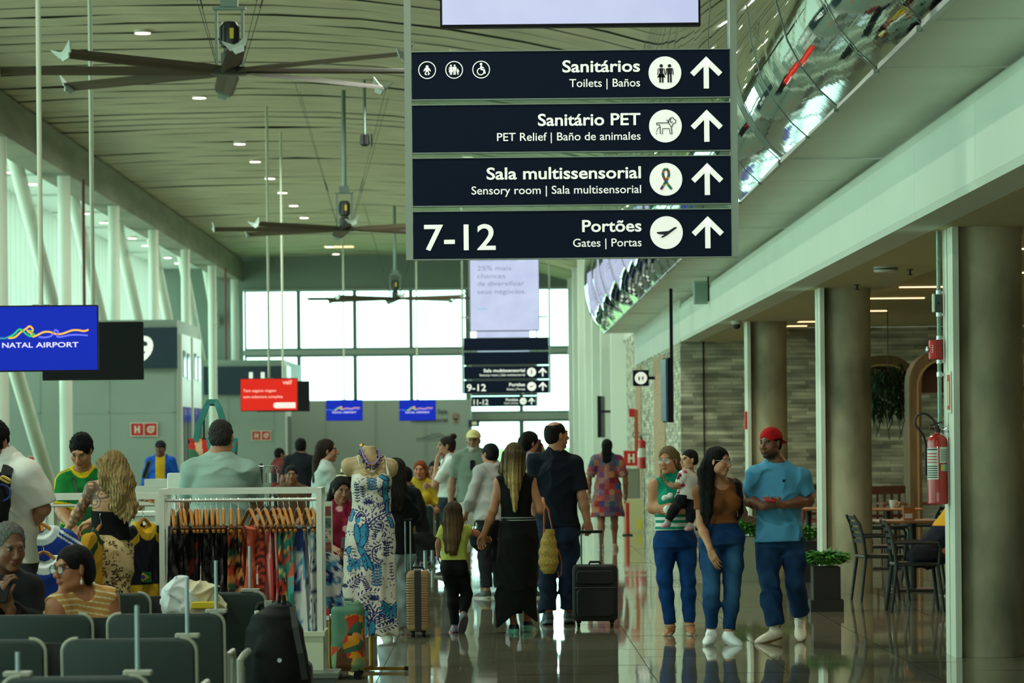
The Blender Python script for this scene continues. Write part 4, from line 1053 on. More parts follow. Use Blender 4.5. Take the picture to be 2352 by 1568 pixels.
def plane_icon(i, u, v, k):
    i.poly([(u-.95*k, v+.02*k), (u+.2*k, v+.12*k), (u+.75*k, v+.46*k), (u+.98*k, v+.50*k), (u+1.0*k, v+.40*k), (u+.1*k, v-.28*k), (u-.35*k, v-.52*k), (u-.55*k, v-.48*k), (u-.2*k, v-.22*k), (u-.62*k, v-.2*k), (u-.85*k, v-.12*k)])
def build_direction_sign(Y, cx, by, label, rows, detail=True, top=8.2):
    NAVY = mat('sign_navy', (13, 24, 46), .6, spec=.12); WHITE = mat('sign_white', (238, 240, 232), .5, emit=.62); BLACK = mat('sign_black', (14, 18, 24), .5)
    ALU = mat('brushed_aluminium', (146, 158, 146), .35, .6)
    b = P(cx, by, Y); t = thing('direction_sign', label, 'sign', b)
    rz = -ROLL*0
    for e in (-1, 1):
        mb = MB(); mb.bx(e*1.025-.022, e*1.025+.022, -.03, .03, 0, top-b.z); mb.build('post', ALU, t)
    n = len(rows)
    for k, row in enumerate(rows):
        z1 = 1.306-.335*k; z0 = z1-.297
        mb = MB(); mb.bx(-1.0, 1.0, -.035, .035, z0, z1); pn = mb.build('sign_panel', NAVY, t)
        mb = MB(); mb.bx(-1.003, 1.003, -.038, .038, z0-.006, z0); mb.bx(-1.003, 1.003, -.038, .038, z1, z1+.006); mb.build('edge_rail', ALU, pn)
        if k < n-1:
            mb = MB(); mb.bx(-1.0, 1.0, -.004, .004, z0-.032, z0-.006); mb.build('clear_strip', glass_mat(), pn)
        if not row: continue
        N_ = lambda: Ink((-1.0, -.0355, z1))
        if row.get('title'):
            tw, sw = row['w']; N_().text(row['title'], 1.436, -.134, tw, .077, .018, 'r').build('title_lettering', WHITE, pn); N_().text(row['sub'], 1.436, -.228, sw, .053, .004, 'r').build('subtitle_lettering', WHITE, pn)
        if row.get('num'): N_().text(row['num'], .068, -.240, .45, .167, .012).build('number_lettering', WHITE, pn)
        if row.get('title'):
            A = Ink((-1.0, -.0355, z1)); arrow(A, 1.853, -.144, .202); A.build('arrow', WHITE, pn)
            D = Ink((-1.0, -.0355, z1)); D.disc(1.593, -.144, .103, 40); D.build('disc', WHITE, pn)
            I = Ink((-1.0, -.0378, z1)); ic = row.get('icon')
            if ic == 'people': man(I, 1.57, -.195, .105, True); I.build('pictogram', BLACK, pn); I = Ink((-1.0, -.0378, z1)); man(I, 1.622, -.195, .105)
            if ic == 'plane': plane_icon(I, 1.592, -.142, .066)
            if ic == 'dog':
                w_ = .0055; I.stroke([(1.537, -.124), (1.612, -.124), (1.630, -.150), (1.634, -.193)], w_)
                I.stroke([(1.634, -.193), (1.622, -.193), (1.618, -.160), (1.575, -.160), (1.573, -.193), (1.560, -.193), (1.560, -.150), (1.555, -.136), (1.537, -.136), (1.537, -.124)], w_)
                I.stroke([(1.612, -.124), (1.616, -.104), (1.628, -.092), (1.642, -.092), (1.648, -.104), (1.660, -.108), (1.656, -.124), (1.640, -.132), (1.634, -.150)], w_)
                I.stroke([(1.628, -.098), (1.622, -.112), (1.630, -.124), (1.638, -.116)], w_); I.stroke([(1.600, -.104), (1.616, -.124)], w_)
                I.stroke([(1.556, -.150), (1.542, -.162), (1.537, -.178)], .004); I.rect(1.535, 1.539, -.196, -.186)
            if ic == 'ribbon':
                cs = [(176, 40, 36), (196, 150, 40), (36, 120, 90), (40, 70, 140)]
                pts = [(1.560, -.208), (1.580, -.178), (1.600, -.145), (1.613, -.115), (1.608, -.088), (1.593, -.078), (1.578, -.088), (1.573, -.115), (1.586, -.145), (1.606, -.178), (1.628, -.206)]
                for q in range(4):
                    R_ = Ink((-1.0, -.0375-.0004*q, z1), th=.0016)
                    for i in range(len(pts)-1):
                        for h in range(4):
                            if (i*2+h*3+i*h) % 4 == q:
                                a, c = pts[i], pts[i+1]; R_.stroke([(lerp(a[0], c[0], h/4), lerp(a[1], c[1], h/4)), (lerp(a[0], c[0], (h+1.1)/4), lerp(a[1], c[1], (h+1.1)/4))], .017)
                    R_.build('ribbon_mark', mat('ribbon_%d' % q, cs[q], .5, emit=.25), pn)
            if I.mb.v: I.build('pictogram', BLACK, pn)
            else: pass
        if row.get('small'):
            for x in (.097, .267, .437): N_().ring(x, -.113, .053, .0055).build('icon_ring', WHITE, pn)
            S = N_(); S.disc(.097, -.092, .009); S.poly([(.085, -.100), (.109, -.100), (.106, -.124), (.088, -.124)])
            for e in (-1, 1): S.stroke([(.097+e*.010, -.101), (.097+e*.021, -.120)], .007); S.stroke([(.097+e*.007, -.126), (.097+e*.013, -.136), (.097+e*.004, -.143)], .008)
            S.build('pictogram', WHITE, pn); S = N_()
            man(S, .247, -.138, .058, True); man(S, .270, -.138, .058); man(S, .290, -.140, .034)
            S.build('pictogram', WHITE, pn); S = N_()
            S.disc(.437, -.078, .008); S.stroke([(.437, -.088), (.438, -.112), (.455, -.114), (.460, -.138)], .012); S.ring(.434, -.125, .021, .006, PI*.55, PI*2.1); S.stroke([(.438, -.098), (.455, -.102)], .007)
            S.build('pictogram', WHITE, pn)
    return t
def build_led(Y, cx, by, label):
    b = P(cx, by, Y); t = thing('led_screen', label, 'screen', b+Vector((0, 0, 1.471)), 0, 'hanging advertising screens')
    LED = mat('led_pale', (200, 212, 238), .5, emit=1.18, glow=True, spec=.1, col2=(190, 200, 230), vscale=2.0, stretch=(1, 1, 1))
    mb = MB(); mb.bx(-.82, .82, -.02, .06, -.012, 2.6); mb.build('casing', mat('screen_black', (14, 17, 22), .5, spec=.15), t)
    mb = MB(); mb.bx(-.806, .806, -.026, -.02, .008, 2.58); mb.build('display', LED, t)
    for s_, v, w_ in (('25% mais', 1.42, .80), ('chances', 1.24, .66), ('de diversificar', 1.06, 1.10), ('seus negócios.', .87, 1.14), ('Empreendedores com crédito', 1.64, .95)): I = Ink((-.806, -.0265, 0)); I.text(s_, .17, v, w_, .115, 0) if v < 1.6 else I.text(s_, .17, v, w_, .045); I.build('text_line', mat('led_ink', (140, 152, 184), .5, emit=.9, glow=True), t)
    I = Ink((-.806, -.0265, 0)); I.text('saiba', .18, .50, .22, .05, .01); I.build('small_lettering', mat('led_ink_blue', (120, 176, 220), .5, emit=.5), t)
    for e in (-1, 1):
        mb = MB(); mb.bx(e*.82-.0, e*.82+e*.19, -.01, .03, .3, .34); mb.bx(e*.82, e*.82+e*.19, -.01, .03, 2.2, 2.24); mb.build('bracket', mat('brushed_aluminium'), t)
    return t
def screen(Y, px, py, label, kind, group=None, pole=True):
    c = P(px, py, Y); t = thing('flight_screen', label, 'screen', c, 0, group)
    mb = MB(); mb.rbox((0, .03, 0), (1.22, .07, .70), .012, axis=1); mb.build('casing', mat('screen_black'), t)
    if pole:
        mb = MB(); mb.lathe([(.027, .33), (.027, ceil_z(c.x)-c.z-.004)], (0, .06, 0), 12); mb.build('pole', mat('pole_white', (190, 196, 176), .45), t, smooth=True)
        mb = MB(); mb.bx(-.09, .09, .04, .09, -.1, .36); mb.build('bracket', mat('brushed_aluminium'), t)
    if kind == 'off': return t
    col = {'blue': (12, 44, 196), 'red': (240, 44, 26)}[kind]
    mb = MB(); mb.bx(-.60, .60, -.008, -.004, -.335, .335); mb.build('display', mat('display_'+kind, col, .3, emit=.95, glow=True, spec=.1), t)
    if kind == 'blue':
        def wave(pts, w_, m, nm):
            q = []
            for i in range(len(pts)-1):          # Catmull-Rom through the points
                p0, p1, p2, p3 = [Vector(pts[max(0, min(len(pts)-1, j))]) for j in (i-1, i, i+1, i+2)]
                for k in range(8):
                    u = k/8; q.append(tuple(.5*((2*p1)+(p2-p0)*u+(2*p0-5*p1+4*p2-p3)*u*u+(3*p1-p0-3*p2+p3)*u**3)))
            q.append(tuple(pts[-1])); I = Ink((0, -.0085, 0)); I.stroke(q, w_); I.build(nm, m, t)
        g = lambda x, y: ((x/5.6-93)/217, -(y/5.6+690-777)/217)
        OR = mat('logo_orange', (236, 168, 60), .5, emit=.8); GR = mat('logo_green', (20, 178, 92), .5, emit=.8); VI = mat('logo_violet', (96, 100, 246), .5, emit=.8)
        wave([g(*p) for p in ((-70, 455), (0, 478), (80, 478), (170, 440), (240, 375), (280, 375), (330, 420), (385, 455), (440, 440), (420, 420), (380, 380))], .020, GR, 'logo_wave')
        wave([g(*p) for p in ((110, 480), (190, 470), (270, 405), (340, 360), (385, 330), (425, 370), (395, 415), (355, 385), (400, 410), (420, 460), (470, 450), (560, 408), (640, 405), (720, 432), (800, 430), (920, 390), (1000, 385), (1080, 398), (1140, 382))], .020, OR, 'logo_wave')
        wave([g(*p) for p in ((-240, 470), (-120, 460), (0, 478), (100, 478))], .017, VI, 'logo_wave')
        wave([g(*p) for p in ((500, 468), (580, 475), (660, 455), (700, 400), (720, 380), (750, 410), (735, 460), (780, 470), (900, 448), (1010, 445), (1130, 455))], .018, VI, 'logo_wave')
        I = Ink((0, -.0085, 0)); z = g(0, 602)[1]
        for ch, x0, x1 in (('NATAL', 30, 425), ('AIRPORT', 462, 1010)): I.text(ch, g(x0, 0)[0], z, (x1-x0)/5.6/217, .055, .015)
        I.build('lettering', mat('logo_text', (214, 206, 240), .5, emit=.75), t)
    else:
        I = Ink((0, -.0085, 0)); I.text('Tem seguro viagem', -.55, .06, .70, .06, .01); I.text('com cobertura completa', -.55, -.07, .84, .06, .01); I.text('vai?', .29, .22, .2, .09, .02); I.build('lettering', mat('red_ad_text', (255, 190, 180), .5, emit=.8), t)
        I = Ink((0, -.0085, 0)); I.poly([(.15+.06*math.sin(a)*(-1), -.23-.06*math.cos(a)) for a in np.linspace(0, PI, 9)][::-1]+[(.56, -.17), (.56, -.29)][::-1]); I.build('button_mark', mat('ad_white', (255, 226, 222), .5, emit=.8), t)
    return t
def gate_sign(Y, x1, y0, num, label):
    c = P(x1, y0, Y); t = thing('gate_sign', label, 'sign', (c.x-1.4, Y, c.z))
    mb = MB(); mb.bx(-1.4, 1.4, 0, .16, 0, 1.0); mb.build('sign_box', mat('gate_navy', (16, 46, 62), .4), t)
    I = Ink((0, -.001, 0)); I.text(num, .48 if len(num) > 1 else .60, .2, .55 if len(num) > 1 else .42, .60, .03, 'c'); I.build('numeral', mat('sign_white'), t)
def safety_sign(loc, label, kind, size=.3, name='safety_sign'):
    t = thing(name, label, 'sign', loc)
    mb = MB(); mb.bx(-size/2-.02, size/2+.02, 0, .012, -size/2-.02, size/2+.02); mb.build('sign_plate', mat('plate_pale', (214, 214, 190), .5), t)
    I = Ink((0, 0, 0)); I.rect(-size/2, size/2, -size/2, size/2); I.build('red_field', mat('safety_red', (190, 26, 30), .5), t)
    I = Ink((0, -.002, 0)); q = size
    if kind == 'H': I.rect(-.22*q, -.09*q, -.3*q, .3*q); I.rect(.09*q, .22*q, -.3*q, .3*q); I.rect(-.1*q, .1*q, -.07*q, .07*q)
    if kind == 'hose': I.ring(0, 0, .24*q, .1*q); I.ring(0, 0, .1*q, .06*q); I.rect(.18*q, .32*q, .12*q, .3*q)
    if kind == 'ext': I.rect(-.12*q, .12*q, -.32*q, .14*q); I.rect(-.05*q, .05*q, .12*q, .26*q); I.stroke([(0, .24*q), (.2*q, .24*q), (.24*q, .05*q)], .05*q)
    I.build('mark', mat('plate_pale'), t)
    if abs(loc[0]) < 5: mb = MB(); mb.bx(size/2, 3.0-loc[0], .0, .012, -.02, .02); mb.build('bracket', mat('plate_pale'), t)
    return t
def build_fan(Y, label, first=[None]):
    z, X = 5.9, -3.02
    if first[0]: return dup(first[0], (X, Y, z), label, 'ceiling fans')
    t = thing('ceiling_fan', label, 'fan', (X, Y, z), 0, 'ceiling fans'); first[0] = t
    BL = mat('fan_blade', (92, 82, 68), .65, spec=.2); DK = mat('fan_motor', (30, 36, 36), .45); ST = mat('fan_steel', (110, 130, 122), .35, .7)
    mb = MB(); mb.lathe([(.05, -.05), (.20, -.045), (.24, -.01), (.24, .03), (.10, .05)], n=28); mb.build('hub', DK, t, smooth=True)
    mb = MB(); mb.lathe([(.06, .04), (.10, .06), (.10, .20), (.07, .22), (.07, .26), (.105, .28), (.105, .52), (.08, .56), (.02, .57)], n=24)
    for k in range(12): a = k*PI/6; mb.box((.105*math.cos(a), .105*math.sin(a), .41), (.02, .012, .2), a)
    mt = mb.build('motor', DK, t, smooth=True)
    mb = MB(); mb.bx(.01, .055, -.118, -.108, .36, .48); mb.build('sticker', mat('yellow_sticker', (206, 186, 40), .5), mt)
    for e in (-1, 1):
        mb = MB(); mb.bx(e*.15-.017, e*.15+.017, -.017, .017, .04, .72); mb.build('frame_rod', ST, t)
    mb = MB(); mb.bx(-.19, .19, -.05, .05, .70, .73); mb.bx(-.10, .10, -.08, .08, .73, .86); mb.lathe([(.045, .86), (.045, ceil_z(X)-z)], n=16); mb.build('down_rod', ST, t)
    for k in range(4):
        a = PI/4+k*PI/2; mb = MB(); d = Vector((math.cos(a), math.sin(a), 0)); mb.tube([d*.2+Vector((0, 0, .05)), d*1.3+Vector((0, 0, ceil_z(X)-z+.02))], .004, 6)
        mb.tube([d*.47+Vector((0, 0, .76)), d*.56+Vector((0, 0, .98))], .009, 6); mb.build('guy_wire', mat('wire_dark', (60, 66, 60), .4, .6), t)
    for k in range(8):
        a = math.radians(6)+k*PI/4; R = Matrix.Rotation(a, 3, 'Z')@Matrix.Rotation(math.radians(20), 3, 'X')
        mb = MB(); n = 10
        for i, (x, c) in enumerate(((.18, .075), (.5, .085), (2.66, .075))): pass
        prof = [(-.13, .0), (-.09, .016), (0, .024), (.09, .013), (.13, -.004), (.09, -.004), (0, .005), (-.09, -.004)]
        vs = []
        for x, f in ((.16, .8), (.45, 1.0), (2.62, .9)): vs += [R@Vector((x, y*f, zz)) for y, zz in prof]
        m_ = len(prof); mb.add(vs, [(i*m_+j, i*m_+(j+1) % m_, (i+1)*m_+(j+1) % m_, (i+1)*m_+j) for i in range(2) for j in range(m_)]+[tuple(range(m_)), tuple(range(2*m_, 3*m_))])
        bl = mb.build('blade', BL, t)
        mb = MB(); mb.prism([(-.09, -.02), (.09, -.02), (.16, .10), (.03, .04), (-.03, .03), (-.15, .12)], 0, .02, R@Vector((2.62, 0, -.01)), (R@Vector((0, 1, 0)), (R@Vector((.35, 0, 1))).normalized(), R@Vector((1, 0, 0))))
        mb.prism([(-.08, .02), (.08, .02), (.05, -.07), (-.05, -.07)], 0, .02, R@Vector((2.62, 0, -.01)), (R@Vector((0, 1, 0)), R@Vector((0, 0, 1)), R@Vector((1, 0, 0)))); mb.build('winglet', mat('winglet_grey', (170, 186, 176), .4), bl)
    return t
def downlight(loc, label, group, first=[None]):
    if first[0]: return dup(first[0], loc, label, group)
    t = thing('ceiling_downlight', label, 'light', loc, 0, group); first[0] = t
    mb = MB(); mb.lathe([(.135, -.035), (.150, -.03), (.150, .04), (.12, .04)], n=24); mb.build('trim_ring', mat('lamp_ring', (220, 220, 205), .4), t, smooth=True)
    mb = MB(); mb.lathe([(.02, -.04), (.132, -.04), (.132, -.02)], n=24); mb.build('diffuser', mat('lamp_glow', (255, 246, 224), .4, emit=9), t)
    return t
def build_fittings():
    S = dict
    big = [S(title='Sanitários', sub='Toilets | Baños', w=(.488, .445), icon='people', small=1), S(title='Sanitário PET', sub='PET Relief | Baño de animales', w=(.645, .903), icon='dog'),
           S(title='Sala multissensorial', sub='Sensory room | Sala multisensorial', w=(.971, 1.067), icon='ribbon'), S(title='Portões', sub='Gates | Portas', w=(.373, .431), icon='plane', num='7-12')]
    build_direction_sign(22.5, 1314.5, 594, 'large navy hanging sign with four rows of directions and 7-12 at the bottom', big)
    b2 = [None, None, big[2], S(big[3], num='9-12')]
    build_direction_sign(84, 1163.5, 903, 'smaller navy hanging sign further down the hall reading 9-12', b2)
    b3 = [None, None, big[2], S(big[3], num='11-12')]
    build_direction_sign(110, 1157.5, 933, 'farthest navy hanging sign with only its lowest row 11-12 showing', b3)
    build_led(22.5, 1315, 594, 'pale advertising screen above the large navy sign, cut by the top of the photo')
    build_led(84, 1161, 903, 'pale blue advertising screen hanging above the navy sign reading 9-12')
    build_led(110, 1157, 933, 'pale advertising screen mostly hidden behind the middle hanging sign')
    screen(37.7, 93, 777, 'large blue screen with airport logo hanging on a white pole, nearest of the blue screens', 'blue')
    screen(43, 213, 806, 'switched-off black screen hanging behind the large blue screen', 'off')
    screen(76, 618, 906, 'red advertising screen hanging on a white pole below gate sign 11', 'red')
    screen(82, 650, 910, 'dark screen whose edge shows behind the red screen', 'off')
    screen(119, 791, 942, 'small distant blue logo screen, the one closer to the red screen', 'blue')
    screen(119, 959, 942, 'small distant blue logo screen, the one closer to the hanging navy signs', 'blue')
    gate_sign(87.3, 408, 845, '9', 'navy gate sign with a white 9, half behind the black screen')
    gate_sign(126.3, 650, 905, '11', 'navy gate sign with a white 11 above the red screen')
    safety_sign(P(315, 986, 87.45), 'red and white H sign on the porch under gate sign 9', 'H')
    safety_sign(P(346, 986, 87.45), 'red fire hose sign next to the H sign under gate sign 9', 'hose')
    safety_sign(P(589, 1000, 126.45), 'small faded red H sign on the wall below the red screen', 'H')
    safety_sign(P(611, 1000, 126.45), 'small faded red fire hose sign below the red screen', 'hose')
    safety_sign(P(80, 1063, 87.45), 'red fire extinguisher sign low on the wall behind the man in white', 'ext')
    safety_sign(P(1450, 1052, 71.5), 'red H sign sticking out from the corridor wall beside the far extinguisher', 'H')
    build_fan(41, 'large nearest ceiling fan with long grey blades under the slatted ceiling')
    build_fan(72, 'second ceiling fan down the hall, just beside the large navy sign')
    build_fan(108, 'farthest ceiling fan, dark against the far windows')
    px = [(328, 68), (452, 218), (549, 325), (588, 366), (620, 405), (641, 438), (670, 468), (689, 496), (749, 563), (765, 580), (1053, 115), (1079, 357)]
    for i, (x, y) in enumerate(px):
        X = -6.05 if i < 10 else -.62; zc = ceil_z(X); Y = F*(zc-ZC)/((VY-y)*math.cos(ROLL)-(x-VX)*math.sin(ROLL))
        lab = 'round downlight in the long row along the slatted ceiling' if i < 10 else ('round downlight just above the top panel of the large sign' if i == 10 else 'round downlight seen through the gap in the large sign')
        downlight((X, Y, zc-.03), lab, 'ceiling downlights' if i < 10 else None)
    for (x, y) in ((40, 393), (78, 420), (92, 421), (202, 488), (241, 509), (301, 545), (330, 562), (379, 590), (404, 603), (447, 625)):
        X = -11.75; zc = 8.27; Y = F*(zc-ZC)/((VY-y)*math.cos(ROLL)-(x-VX)*math.sin(ROLL))
        downlight((X, Y, zc-.0), 'round downlight in the outer canopy above the glass side', 'canopy downlights')
    for (x, y, w_) in ((785, 596, 1.1), (1027, 606, .9)):
        X = (x-VX)/62.; t = thing('ceiling_light_bar', 'warm light bar on the ceiling near the far windows, ' + ('over the dark header' if x < 900 else 'beside the large sign corner'), 'light', (X, 131.5, ceil_z(X)-.03))
        mb = MB(); mb.bx(-w_/2, w_/2, -.45, .45, 0, .04); mb.build('housing', mat('lamp_ring'), t); mb = MB(); mb.bx(-w_/2+.02, w_/2-.02, -.43, .43, -.012, 0); mb.build('diffuser', mat('warm_glow', (255, 214, 160), .4, emit=2.2), t)
    # warm light bars of the cafe
    for (x0, x1, Y, lab) in ((4.75, 5.9, 42, 'brightest warm light bar in the cafe ceiling'), (4.3, 5.47, 45.4, 'warm light bar in the cafe ceiling right behind the brightest one'), (4.35, 5.5, 50, 'third warm light bar in the cafe ceiling'), (3.9, 5.0, 54.5, 'warm cafe light bar between the two far columns, the nearer one'),
                             (3.9, 4.95, 56.6, 'warm cafe light bar between the two far columns, the farther one'), (5.15, 6.3, 38.5, 'short end of a warm light bar beside the conduit of the near column'), (4.6, 5.7, 30, 'warm light bar beyond the near column, the upper one'), (4.6, 5.7, 33.5, 'warm light bar beyond the near column, the lower one')):
        t = thing('cafe_light_bar', lab, 'light', ((x0+x1)/2, Y, 3.39), 0, 'cafe light bars'); l = (x1-x0)/2
        mb = MB(); mb.bx(-l, l, -.04, .04, 0, .03); mb.build('housing', mat('lamp_ring'), t); mb = MB(); mb.bx(-l+.01, l-.01, -.032, .032, -.012, 0); mb.build('diffuser', mat('bar_glow', (255, 206, 150), .4, emit=3.5), t)
    # small fittings under the cafe soffit
    t = thing('smoke_detector', 'round white smoke detector on the cafe soffit', 'detector', (3.58, 32.7, 3.19)); mb = MB(); mb.lathe([(.11, 0), (.11, -.035), (.095, -.05), (.02, -.052)], n=28); mb.build('body', mat('plastic_white', (206, 212, 200), .5), t, smooth=True); mb = MB(); mb.lathe([(.112, -.012), (.113, -.02), (.112, -.028)], n=28); mb.build('grille_ring', mat('plastic_grey', (90, 96, 90), .5), t)
    for x, Y, lab in ((3.86, 33.2, 'sprinkler head on the cafe soffit near the light bar'), (3.70, 36.5, 'sprinkler head on the cafe soffit behind the smoke detector')):
        t = thing('sprinkler_head', lab, 'sprinkler', (x, Y, 3.19)); mb = MB(); mb.lathe([(.035, 0), (.035, -.006), (.012, -.01), (.012, -.045), (.026, -.05), (.026, -.056), (.004, -.056)], n=14); mb.build('body', mat('sprinkler_dark', (50, 46, 40), .4, .7), t)
    t = thing('dome_camera', 'dark dome camera under the fascia by the farthest column', 'camera', (3.22, 47.6, 3.19)); mb = MB(); mb.lathe([(.07, 0), (.075, -.03), (.06, -.05)], n=20); mb.build('mount', mat('plastic_white'), t, smooth=True); mb = MB(); mb.lathe([(.058, -.05), (.05, -.09), (.03, -.112), (.004, -.118)], n=20); mb.build('dome', mat('dark_glass'), t, smooth=True)
    t = thing('loudspeaker', 'grey box loudspeaker hanging below the mirror cladding at the fascia', 'loudspeaker', P(1609, 672, 50)); mb = MB(); mb.rbox((0, 0, 0), (.20, .16, .32), .02, axis=2); mb.build('cabinet', mat('speaker_grey', (146, 168, 158), .5), t); mb = MB(); mb.bx(-.08, .08, -.084, -.08, -.13, .13); mb.build('grille', mat('speaker_mesh', (128, 150, 140), .7), t); mb = MB(); mb.bx(.1, .125, -.03, .03, -.12, .12); mb.tube([(.11, 0, .1), (.11, 0, .28)], .012); mb.build('bracket', mat('wire_dark'), t)
    t = thing('hanging_beacon', 'small black device hanging on a rod from the slatted ceiling beside the large sign', 'fixture', P(838, 322, 70)); mb = MB(); mb.lathe([(.03, .12), (.09, .10), (.1, -.08), (.05, -.12)], n=16); mb.bx(.12, .15, -.02, .02, -.12, .12); mb.build('body', mat('fan_motor'), t); mb = MB(); mb.tube([(0, 0, .1), (0, 0, ceil_z(-2.6)-t.location.z+.02)], .03, 8); mb.build('rod', mat('fan_steel'), t)
    # red risers
    for x, y, lab in ((-9.62, 83.6, 'thin red-brown riser pipe beside the second steel column'), (-9.62, 127.5, 'thin red-brown riser pipe beside the far steel column')):
        mb = MB(); mb.lathe([(.04, 4.5), (.04, 7.8)], (x, y, 0), 12); mb.bx(-.15, 0, -.02, .02, 5.2, 5.26); mb.bx(-.15, 0, -.02, .02, 7.2, 7.26); mb.bx(-.2, -.1, -1.35, .02, 5.2, 5.26) if y < 100 else None; tag(mb.build('riser_pipe', mat('riser_red', (96, 38, 32), .5), smooth=True), lab, 'pipe')
    # lettering on the far partition and the exit sign
    t = thing('wall_lettering', 'dark lettering and small emblem on the grey far partition', 'lettering', P(1002, 958, 130.45)); I = Ink((0, 0, 0)); I.text('Sala', .42, .14, .36, .15, .015, 'r'); I.text('multissensorial', .42, -.16, 1.35, .15, .015, 'r'); I.build('letters', mat('sign_black'), t); I = Ink((0, 0, 0)); I.ring(.72, .03, .10, .05); I.stroke([(.66, -.02), (.8, -.22)], .05); I.stroke([(.78, -.02), (.64, -.22)], .05); I.build('emblem', mat('emblem_red', (150, 90, 80), .5), t)
    t = thing('wall_logo', 'faint dark wave logo low on the grey far partition', 'logo', P(1000, 1006, 130.45)); I = Ink((0, 0, 0)); I.stroke([(-.7, -.02), (-.4, .02), (-.1, .14), (.15, .16), (.35, .06), (.6, .1)], .04); I.stroke([(-.3, -.06), (.1, .04), (.3, .0)], .03); I.build('logo_lines', mat('logo_grey', (84, 100, 92), .5), t)
    t = thing('exit_sign', 'small black exit sign at the corner of the far doors', 'sign', P(1089, 972, 130.46)); mb = MB(); mb.bx(-.2, .2, -.03, .03, -.12, .12); mb.build('sign_box', mat('sign_black'), t); I = Ink((0, -.031, 0)); I.rect(-.08, .1, -.06, .06); I.build('mark', mat('plate_pale'), t)
    # corridor wall fittings
    t = thing('toilet_sign', 'square navy sign with a white disc projecting from the corridor wall', 'sign', P(1472, 868, 67)); mb = MB(); mb.bx(-.15, .15, -.03, .03, -.15, .15); mb.bx(.15, .29, -.01, .01, -.03, .03); mb.build('sign_panel', mat('sign_navy'), t); I = Ink((0, -.031, 0)); I.disc(0, 0, .115); I.build('disc', mat('sign_white'), t); I = Ink((0, -.033, 0)); man(I, -.035, -.045, .085, True); man(I, .035, -.045, .085); I.build('pictogram', mat('sign_black'), t)
    t = thing('menu_screen', 'thin dark screen seen edge-on, hanging on a black pole by the corridor wall', 'screen', (2.62, 54.5, 1.66)); mb = MB(); a = P(1533, 970, 54.5).z-1.66; b_ = P(1533, 822, 54.5).z-1.66; mb.box((0, 0, (a+b_)/2), (.07, .75, b_-a), .06); mb.build('screen_body', mat('screen_black'), t); mb = MB(); mb.box((-.05, 0, (a+b_)/2), (.03, .72, b_-a-.05), .06); mb.build('display', mat('menu_blue', (70, 92, 120), .2), t); mb = MB(); mb.bx(.04, .09, -.03, .03, a, 3.92-1.66); mb.build('pole', mat('screen_black'), t)
    t = thing('wall_screen', 'dark monitor seen edge-on on an arm from a white pilaster', 'screen', P(1381, 957, 88)); mb = MB(); mb.box((0, 0, 0), (.09, .9, 1.02), -.14); mb.build('monitor', mat('screen_black'), t); mb = MB(); mb.bx(0.04, .32, -.04, .04, .1, .16); mb.build('arm', mat('wire_dark'), t)
# ------------------------------------------------------------------ people at the stalls and further down the hall
def stand(Y, px, H, yaw, lean=0.0, stride=.0, armout=.05, arms=None):
    'joints of a person standing at that distance; yaw 0 away, 180 to the camera'
    k = H/1.72; a = math.radians(yaw); f = Vector((math.sin(a), math.cos(a), 0)); r = Vector((f.y, -f.x, 0)); z = Vector((0, 0, 1)); b = P(px, 1005, Y); b.z = 0
    W = lambda x, y, h: b+r*x*k+f*(y*k+lean*h/1.5)+z*h*k
    J = dict(head=W(0, .03, 1.60), neck=W(0, -.01, 1.465), sR=W(.175, 0, 1.40), sL=W(-.175, 0, 1.40), eR=W(.21+armout, -.02, 1.12), eL=W(-.21-armout, -.02, 1.12), wR=W(.22+armout, .06, .88), wL=W(-.22-armout, .06, .88),
             hR=W(.09, 0, .90), hL=W(-.09, 0, .90), kR=W(.10, .02+stride*.5, .48), kL=W(-.10, .02-stride*.3, .48), aR=W(.10, stride-.02, .085), aL=W(-.10, -stride-.02, .085), tR=W(.115, stride+.15, .03), tL=W(-.115, -stride+.15, .03))
    return J, W, k
def sit(Y, px, H, yaw, seat=.44, leanf=.0):
    k = H/1.72; a = math.radians(yaw); f = Vector((math.sin(a), math.cos(a), 0)); r = Vector((f.y, -f.x, 0)); z = Vector((0, 0, 1)); b = P(px, 1005, Y); b.z = 0
    s0 = seat+.09
    W = lambda x, y, h: b+r*x*k+f*y*k+z*h
    T = lambda x, y, h: W(x, y+leanf*h/.55, s0+h*k)
    J = dict(head=T(0, .05, .72), neck=T(0, 0, .575), sR=T(.175, .01, .51), sL=T(-.175, .01, .51), eR=T(.23, .06, .24), eL=T(-.23, .06, .24), wR=W(.10, .32, s0+.16), wL=W(-.10, .32, s0+.16),
             hR=W(.09, 0, s0), hL=W(-.09, 0, s0), kR=W(.11, .44, s0+.02), kL=W(-.11, .44, s0+.02), aR=W(.11, .44, .085), aL=W(-.11, .44, .085), tR=W(.12, .60, .03), tL=W(-.12, .60, .03))
    return J, W, k
